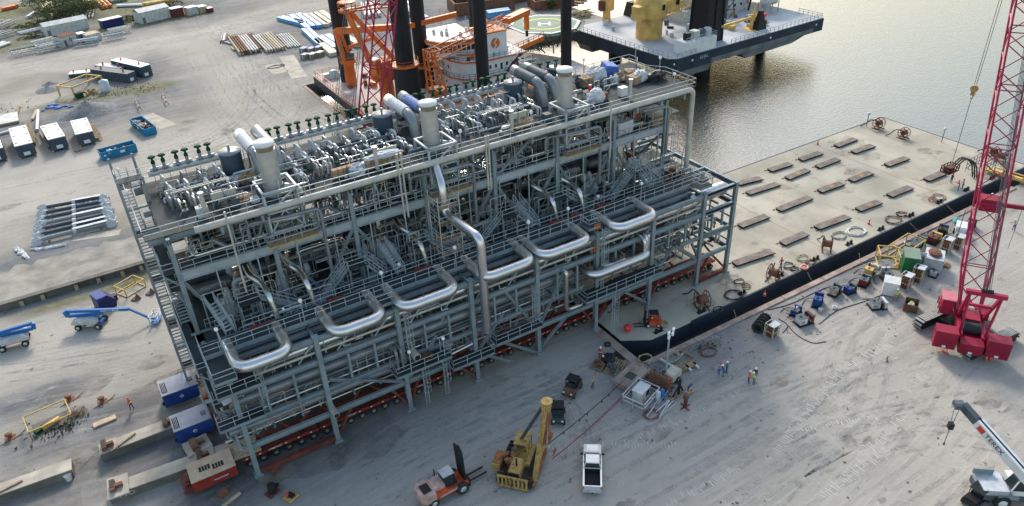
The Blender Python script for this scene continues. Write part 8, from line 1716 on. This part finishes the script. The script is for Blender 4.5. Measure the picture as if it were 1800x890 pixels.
m.thing('scaffold_tubes', 'loose grey scaffold tubes on the ground below the cylinders', 'scaffold tubes', (p.x, p.y, 0))
for k, (px, py, mm, lab) in enumerate(((1054, 645, 'rust', 'pallet of rusty parts, left of the four pallets'), (1070, 634, 'black', 'pallet under a black sheet behind the other pallets'), (1075, 651, 'steel_dark', 'pallet of dark fittings in front of the empty pallet'), (1092, 643, 'wood', 'empty pallet nearest the quay corner'))):
    p = G(px, py); t = T('pallet', lab, 'pallet', (p.x, p.y, 0), .5, 'pallets near the quay corner'); m = MB('wood'); [m.bx(-.9, -.8 + j * .32, .12, .9, -.6 + j * .32, .17) for j in range(6)]; [m.bx(x - .06, -.8, 0, x + .06, 1.0, .12) for x in (-.8, 0, .8)]; m.part('boards', t)
    if mm != 'wood':
        q = random.Random(k); m = MB(mm)
        if mm == 'black': m.lump((0, 0, .17), (1.9, 1.7, .6), None, .2, 9, q)
        else: [m.lathe((q.uniform(-.6, .6), q.uniform(-.5, .6), .17), [(.16, 0), (.2, .3), (.1, .45)], 8) for _ in range(9)]
        m.part('load', t)
def f(m): m.bx(-1.1, -.9, .0, 1.1, .9, .02, 'bed')
prop('dark_mat', 'dark flat mat between the pallets and the quay edge', 'mat', 1088, 627, .4, f)
def f(m): m.tube([(.35 * math.cos(k * .524), .35 * math.sin(k * .524), .14) for k in range(13)], .12, 8, 'rubber', False)
prop('tyre', 'single black tyre near the quay edge behind the worker in red', 'tyre', 1068, 607, 0, f)
# drum on a stand and tool pallet at the lower left
def f(m): m.lathe((0, 0, .15), [(.42, 0), (.42, 1.0), (.4, 1.02)], 14, 'black'); m.use('redrust').bx(-.7, -.5, 0, .6, .5, .15); m.use('black').box((.7, .3, .2), (.5, .3, .3))
prop('steel_drum', 'black drum on a small red stand in front of the module corner', 'drum', 480, 866, .4, f)
def f(m): [m.bx(-.6, -.6 + j * .25, .1, .6, -.45 + j * .25, .15, 'yellow') for j in range(5)]; m.use('wood').bx(-.6, -.6, 0, .6, -.4, .1); m.bx(-.6, .3, 0, .6, .5, .1); m.use('black').box((.1, 0, .3), (.5, .7, .3)); m.use('buoyred').lathe((-.1, .3, .15), [(.16, 0), (.2, .3), (.1, .4)], 8)
prop('tool_pallet', 'yellow barred pallet of tools with a red can, right of the drum', 'pallet', 511, 875, .5, f)
# items lying on the module's decks
TS = TZ
def item(name, lab, cat, x, y, z, f, rz=0): m = MB('wrap'); f(m); m.thing(name, lab, cat, (x, y, z), rz)
item('tarp_covered_load', 'load under white plastic on the top deck beside the blue tarpaulin', 'covered load', 57.3, 18.2, TS, lambda m: m.lump((0, 0, 0), (3.6, 2.6, 1.9), 'wrap', .2, 12))
item('tarp_covered_load', 'load under a bright blue tarpaulin on the top deck', 'covered load', 60.0, 18.6, TS, lambda m: m.side([(-1.2, 0), (1.2, 0), (.9, 1.6), (-.7, 1.9)], -1.2, 1.2, 'tarpblue'), -.3)
item('tarp_covered_load', 'white sheeted bundle of cartons by the rail, nearest the third stack', 'covered load', 52.6, 11.6, TS, lambda m: (m.box((.3, 0, .5), (2.4, 1.4, 1.0), 0, 'rust'), m.lump((-.3, 0, .3), (3.2, 2.0, 1.4), 'wrap', .25, 12)), .3)
item('tarp_covered_load', 'black sheeted load at the far right corner of the top deck', 'covered load', 64.0, 13.4, TS, lambda m: m.lump((0, 0, 0), (3.2, 2.0, 1.2), 'black', .25, 11))
item('tarp_covered_load', 'white and tan sheeted load left of the black sheeted one', 'covered load', 61.6, 14.4, TS, lambda m: (m.box((-.4, 0, .5), (2, 1.6, 1), .2, 'cardboard'), m.lump((.5, 0, .2), (2.6, 1.8, 1.2), 'wrap', .3, 11)))
item('rubbish_pile', 'pile of broken cardboard behind the sheeted loads on the top deck', 'rubbish pile', 61.5, 16.6, TS, lambda m: [m.box((rnd.uniform(-2.4, 2.4), rnd.uniform(-1, 1), rnd.uniform(.1, .8)), (rnd.uniform(.5, 1.3), rnd.uniform(.3, .9), rnd.uniform(.1, .4)), rnd.uniform(0, 3), rnd.choice(('cardboard', 'plywood', 'wrap', 'cardboard')), rnd.uniform(-.4, .4)) for _ in range(30)])
item('carton_stack', 'stack of brown cartons left of the white plastic load', 'cartons', 54.6, 17.0, TS, lambda m: [m.box((i * .85, j * .7, .35 + .6 * k), (.75, .6, .55), .1 * i, 'cardboard') for i in range(3) for j in range(2) for k in range(2 if i < 2 else 1)])
item('machine_crate', 'grey machine parts in front of the white plastic load', 'machine parts', 57.5, 15.2, TS, lambda m: [m.lathe((i * .8 - 1.2, rnd.uniform(-.6, .6), 0), [(.3, 0), (.45, .5), (.3, 1.1), (.15, 1.3)], 9, rnd.choice(('pipegrey', 'wrap', 'steel_dark'))) for i in range(4)])
item('drink_cooler', 'red drink cooler on a black table on the top deck', 'cooler', 52.9, 13.9, TS, lambda m: (m.box((0, 0, .75), (1.6, 1, .06), 0, 'black'), [m.beam((x, y, 0), (x, y, .75), .06) for x in (-.7, .7) for y in (-.4, .4)], m.lathe((.3, 0, .78), [(.25, 0), (.27, .6), (.2, .7)], 12, 'buoyred'), m.use('white').lathe((.3, 0, 1.46), [(.22, 0), (.2, .08)], 12)))
item('white_box', 'white box with grey lid by the rail of the top deck', 'box', 56.6, 11.4, TS, lambda m: (m.bx(-.5, -.4, 0, .5, .4, 1.1, 'white'), m.use('galv').bx(-.55, -.45, 1.1, .55, .45, 1.16)))
item('carton_stack', 'row of brown cartons under white plastic, longest one, by the second stack', 'cartons', 22.0, 10.2, TS, lambda m: ([m.box((i * .62 - 1.5, 0, .45 + .55 * k), (.55, .7, .5), 0, 'cardboard') for i in range(7) for k in range(2)], m.lump((.3, .1, 1.1), (4.4, 1.3, .5), 'wrap', .25, 12)), -.03)
item('carton_stack', 'brown cartons half under plastic left of the longest carton row', 'cartons', 17.6, 10.2, TS, lambda m: ([m.box((i * .6 - .9, 0, .4 + .5 * k), (.55, .6, .46), 0, 'cardboard') for i in range(4) for k in range(2)], m.lump((1.4, 0, .0), (2.4, 1.6, 1.1), 'wrap', .3, 11)))
item('timber_stack', 'loose planks on the top deck left of the third stack', 'timber', 40.9, 11.6, TS, lambda m: [m.box((rnd.uniform(-.4, .4), j * .22 - 1.6, .1 + .05 * (j % 3)), (rnd.uniform(2.5, 4.5), .18, .08), rnd.uniform(-.1, .1), rnd.choice(('plywood', 'wood'))) for j in range(14)])
item('timber_stack', 'loose planks on the top deck near the first filter drum', 'timber', 7.4, 11.8, TS, lambda m: [m.box((rnd.uniform(-.4, .4), j * .22 - 1, .1), (rnd.uniform(1.5, 3), .16, .08), rnd.uniform(-.2, .2), rnd.choice(('plywood', 'rust'))) for j in range(9)])
item('sand_bags', 'tan and white sacks at the foot of the first filter drum', 'sacks', 8.4, 15.2, TS, lambda m: (m.lump((0, 0, 0), (1.6, 1.2, .9), 'catyellow', .3, 9), m.lump((-.9, .3, 0), (1.4, 1, 1), 'wrap', .3, 9)))
item('wrapped_pallet', 'square white wrapped pallet on the right end of the mezzanine floor', 'wrapped pallet', 55.6, 10.3, MZ, lambda m: (m.bx(-1.3, -1.0, .1, 1.3, 1.0, 1.7, 'wrap'), m.use('wood').bx(-1.3, -1, 0, 1.3, 1, .1)), .1)
item('work_table', 'brown table with a red cooler on the mezzanine floor', 'table', 58.6, 11.4, MZ, lambda m: (m.box((0, 0, .9), (2.6, 1.5, .06), 0, 'wood'), [m.beam((x, y, 0), (x, y, .9), .08) for x in (-1.2, 1.2) for y in (-.6, .6)], m.lathe((.7, 0, .93), [(.25, 0), (.25, .6)], 12, 'buoyred'), m.use('white').lathe((.7, 0, 1.54), [(.2, 0), (.2, .08)], 12)))
item('cardboard_box', 'open brown carton at the right corner of the mezzanine floor', 'carton', 61.0, 9.5, MZ, lambda m: (m.bx(-.8, -.4, 0, .8, .4, .5, 'cardboard')))
item('steel_bundle', 'rusty bundle of steel parts on the main deck by the right stair', 'steel parts', 62.5, 6.5, DZ, lambda m: [m.box((rnd.uniform(-1.4, 1.4), rnd.uniform(-.8, .8), rnd.uniform(.2, 1.5)), (rnd.uniform(.5, 1.6), rnd.uniform(.2, .6), rnd.uniform(.2, .5)), rnd.uniform(0, 3), rnd.choice(('rust', 'redrust', 'rust', 'black'))) for _ in range(24)])
item('white_rag', 'white rag lying on the main deck at the right end', 'rag', 57.8, 13.4, DZ, lambda m: m.lump((0, 0, 0), (2, 1, .3), 'wrap', .35, 9))
item('cable_drum', 'rusty cable drum on the main deck at the right end', 'cable drum', 61.2, 14.4, DZ, lambda m: (m.lathe((-.6, 0, .9), [(.9, 0), (.9, .1), (.4, .12), (.4, 1.0), (.9, 1.02), (.9, 1.12)], 14, 'rust', 'x')))
# marker posts and bits at the far barge end
for px, py, lab in ((1523, 222, 'left'), (1655, 250, 'right')):
    p = G(px, py); m = MB('steel_dark'); m.beam((0, 0, 0), (0, .001, 2.4), .1); m.use('galv').lathe((0, 0, 2.4), [(.3, 0), (.35, .3), (.05, .5)], 8); m.thing('marker_light', 'thin marker light post at the far end of the barge, %s one' % lab, 'marker post', (p.x, p.y, 0), 0, 'marker posts on the barge')
for k, (px, py) in enumerate(((1527, 394), (1592, 380), (1437, 254), (1344, 520))):
    p = G(px, py); m = MB('buoyred'); m.lathe((0, 0, 0), [(.22, 0), (.18, .2), (.05, .8)], 10); m.use('white').lathe((0, 0, .3), [(.17, 0), (.15, .12)], 10); m.thing('traffic_cone', 'small red cone on the barge ' + ('below the grey orange plate', 'by the brown coil heap', 'at the water-side edge', 'beside the middle hoses')[k], 'traffic cone', (p.x, p.y, 0), 0, 'small cones on the barge')
c, a, L0 = span((1745, 308), (1815, 330)); m = MB('yellow'); m.rail([(-L0 / 2, 0, 0), (L0 / 2 + 3, 0, 0)], 1.3, None, 1.6, .09, 2); m.box((1, .5, .3), (L0 + 5, 1.3, .3)); m.thing('gangway', 'yellow gangway from the barge to the quay behind the crane boom', 'gangway', (c.x, c.y, .2), a)
def f(m): m.rail([(-2.4, -1.4, 0), (2.4, -1.4, 0), (2.4, 1.4, 0), (-2.4, 1.4, 0), (-2.4, -1.4, 0)], 2.2, 'steel_dark', 1.2, .035, 3)
prop('wire_cage', 'thin wire cage on the far end of the barge left of the crane boom', 'cage', 1722, 300, .1, f)

# ================================================================ PEOPLE
def skinned(verts, edges, radii, name):
    me = bpy.data.meshes.new(name); me.from_pydata(verts, edges, []); ob = bpy.data.objects.new(name, me); col.objects.link(ob)
    md = ob.modifiers.new('s', 'SKIN'); sd_ = me.skin_vertices[0].data
    for i, r in enumerate(radii): sd_[i].radius = r if isinstance(r, tuple) else (r, r)
    sd_[0].use_root = True
    ss = ob.modifiers.new('u', 'SUBSURF'); ss.levels = 1; ss.render_levels = 1
    bpy.context.view_layer.update(); dg = bpy.context.evaluated_depsgraph_get(); m2 = bpy.data.meshes.new_from_object(ob.evaluated_get(dg)); bpy.data.objects.remove(ob); m2.name = name; return m2
def body(pose):
    """one joined figure; x forward, y left"""
    V = []; E = []; Rr = []
    def v(p, r, par=None):
        V.append(p); Rr.append(r)
        if par is not None: E.append((par, len(V) - 1))
        return len(V) - 1
    sit = pose == 'sit'; z0 = .45 if sit else 0; hip = v((0, 0, .95 if not sit else .55), (.15, .12)); dz = -.4 if sit else 0; ln = .16 if pose in ('lean', 'point') else .03
    ch = v((ln * .6, 0, 1.25 + dz), (.17, .12), hip); sh = v((ln, 0, 1.42 + dz), (.16, .1), ch); nk = v((ln + .02, 0, 1.53 + dz), .055, sh); h1 = v((ln + .04, 0, 1.62 + dz), .09, nk); h2 = v((ln + .05, 0, 1.74 + dz), .095, h1)
    v((ln + .145, 0, 1.63 + dz), .02, h1)
    for s_ in (-1, 1):
        a0 = v((ln, s_ * .19, 1.42 + dz), .06, sh)
        if pose == 'point' or (pose == 'reach' and s_ > 0): e = (ln + .24, s_ * .26, 1.3); w_ = (ln + .48, s_ * .2, 1.36)
        elif pose == 'hips': e = (ln - .02, s_ * .42, 1.2); w_ = (ln + .08, s_ * .22, 1.02)
        elif sit: e = (.12, s_ * .25, .82); w_ = (.36, s_ * .2, .8)
        else: e = (ln + .02, s_ * .27, 1.15); w_ = (ln + .12, s_ * .28, .92)
        a1 = v(e, .045, a0); a2 = v(w_, .032, a1); d = (Vector(w_) - Vector(e)).normalized(); pm = v(tuple(Vector(w_) + d * .08), (.04, .025), a2)
        for k in range(5):
            o = Vector((0, (k - 2) * .018, 0)) if k < 4 else Vector((.03, -s_ * .04, .0)); L0 = (.075, .085, .08, .065, .05)[k]
            f1 = v(tuple(Vector(w_) + d * (.1 + L0 * .5) + o), .009, pm); v(tuple(Vector(w_) + d * (.1 + L0) + o * 1.1 + Vector((0, 0, -.015))), .008, f1)
        st = .16 * s_ if pose == 'walk' else .03 * s_ if pose != 'wide' else 0; wd = .12 if pose != 'wide' else .24
        l0 = v((0, s_ * .1, .9 if not sit else .53), .095, hip)
        if sit: kn = (.42, s_ * .14, .52); an = (.45, s_ * .14, .1)
        else: kn = (st * .6 + .03, s_ * wd * .9, .5); an = (st, s_ * wd, .09)
        k_ = v(kn, .065, l0); n_ = v(an, .045, k_); v((an[0] + .15, an[1] + s_ * .02, .05), .04, n_)
    me = skinned(V, E, Rr, 'person')
    return me, (ln + .05, 1.74 + dz, dz)
BODIES = {}
def person(px, py, rz, lab, pose='stand', top='hivis', legs='denim', hat='hatwhite', z=0, at_=None, s=1.0):
    if pose not in BODIES: BODIES[pose] = body(pose)
    src, (hx_, hz, dz) = BODIES[pose]; me = src.copy(); me.name = 'person'; me.materials.clear()
    for c_ in (top, legs, 'skin', 'black', 'darkcloth'): me.materials.append(MATS[c_])
    for pl_ in me.polygons:
        x, y, zz = pl_.center
        if zz > 1.5 + dz: k = 2
        elif zz < .14: k = 3
        elif abs(y) > .16 and ((zz < .97 + dz and pose in ('stand', 'walk', 'lean', 'wide')) or x > hx_ + .44): k = 2
        elif zz < .98 + dz and abs(y) < .34: k = 1
        else: k = 0
        pl_.material_index = k; pl_.use_smooth = True
    p = G(px, py, z) if at_ is None else Vector(at_)
    ob = bpy.data.objects.new('person', me); col.objects.link(ob); ob.location = (p.x, p.y, z if at_ is None else at_[2]); ob.rotation_euler = (0, 0, rz); ob.scale = (s, s, s); tag(ob, lab, 'person')
    m = MB(hat); m.lathe((hx_, 0, hz - .02), [(.135, 0), (.15, .01), (.125, .03), (.12, .09), (.07, .15), (.02, .165)], 12); m.box((hx_ + .14, 0, hz - .01), (.1, .16, .015)); m.part('hard_hat', ob)
    if top in ('hivis', 'vestorange', 'vestred'):
        m = MB('white'); m.lathe((hx_ * .4, 0, 1.1 + dz), [(.185, 0), (.187, .05)], 12); m.part('reflective_band', ob)
    return ob
person(233, 720, 2.4, 'worker in dark clothes and orange hard hat standing alone on the sand at left', 'walk', 'vestorange', 'denim', 'hatorange')
person(367, 716, 1.0, 'worker in an orange vest between the two blue power packs', 'stand', 'vestred', 'darkcloth', 'hatorange')
person(1055, 631, .8, 'worker in red with white hard hat by the pallets', 'stand', 'vestred', 'redrust', 'hatwhite')
person(1041, 682, -1.2, 'worker in a pale shirt and orange hard hat near the buggies', 'stand', 'greycloth', 'darkcloth', 'hatorange')
person(1263, 659, .2, 'worker with red hard hat, left of the trio by the quay', 'reach', 'greycloth', 'workblue', 'hatred')
person(1271, 662, 2.6, 'worker in blue overalls, middle of the trio by the quay', 'point', 'workblue', 'workblue', 'hatwhite')
person(1277, 656, 2.9, 'worker in teal shirt and white hat, right of the trio by the quay', 'stand', 'teal', 'workblue', 'hatwhite')
person(1315, 673, -.3, 'worker in an orange vest, left of the trio on the sand', 'stand', 'vestorange', 'workblue', 'hatwhite')
person(1326, 667, 3.6, 'worker in navy, back of the trio on the sand', 'stand', 'darkcloth', 'workblue', 'hatwhite')
person(1325, 675, 2.8, 'worker in a yellow-green vest, right of the trio on the sand', 'lean', 'hivis', 'workblue', 'hatwhite')
person(1574, 529, 1.0, 'worker in a lime vest and khaki trousers beside the white cube crate', 'wide', 'hivis', 'khaki', 'hatwhite')
person(1124, 568, -.3, 'worker in khaki with orange hard hat beside the small forklift', 'reach', 'khaki', 'khaki', 'hatorange')
person(1372, 472, 1.4, 'worker in red standing on the barge beside the red cage reel', 'hips', 'vestred', 'workblue', 'hatred')
person(1671, 322, 0, 'worker in dark clothes standing under the hanging hose unit', 'reach', 'darkcloth', 'denim', 'hatred')
person(1684, 335, 2.0, 'worker in blue trousers handling the hanging hoses at the barge edge', 'point', 'vestred', 'workblue', 'hatred')
person(1691, 332, 2.6, 'worker in grey at the barge edge behind the one handling hoses', 'reach', 'greycloth', 'denim', 'hatred')
person(1740, 358, 2.0, 'worker standing on the quay seen through the crane boom, left one', 'stand', 'greycloth', 'denim', 'hatwhite')
person(1752, 362, 1.0, 'worker standing on the quay seen through the crane boom, right one', 'stand', 'workblue', 'denim', 'hatwhite')
person(1781, 405, 1.0, 'worker on the sand right of the crane boom carrying a grey tool', 'point', 'greycloth', 'denim', 'hatwhite')
bg_ = [o for o in col.objects if o.name.startswith('utility_buggy') and 'driver' in o.get('label', '')][0]
dl = Matrix.Rotation(bg_.rotation_euler.z, 3, 'Z') @ Vector((-.1, .25, 0)) + bg_.location
person(0, 0, bg_.rotation_euler.z, 'driver with orange hard hat sitting in the dark buggy', 'sit', 'darkcloth', 'denim', 'hatorange', 0, (dl.x, dl.y, .38))
person(0, 0, 0, 'worker in an orange vest on the small forklift seat', 'sit', 'vestorange', 'darkcloth', 'hatorange', 0, (G(1145, 572).x, G(1145, 572).y, .5))
person(0, 0, 1.2, 'worker with white hard hat kneeling among pallets by the quay', 'sit', 'darkcloth', 'denim', 'hatwhite', 0, (G(1060, 640).x, G(1060, 640).y, 0), .9)
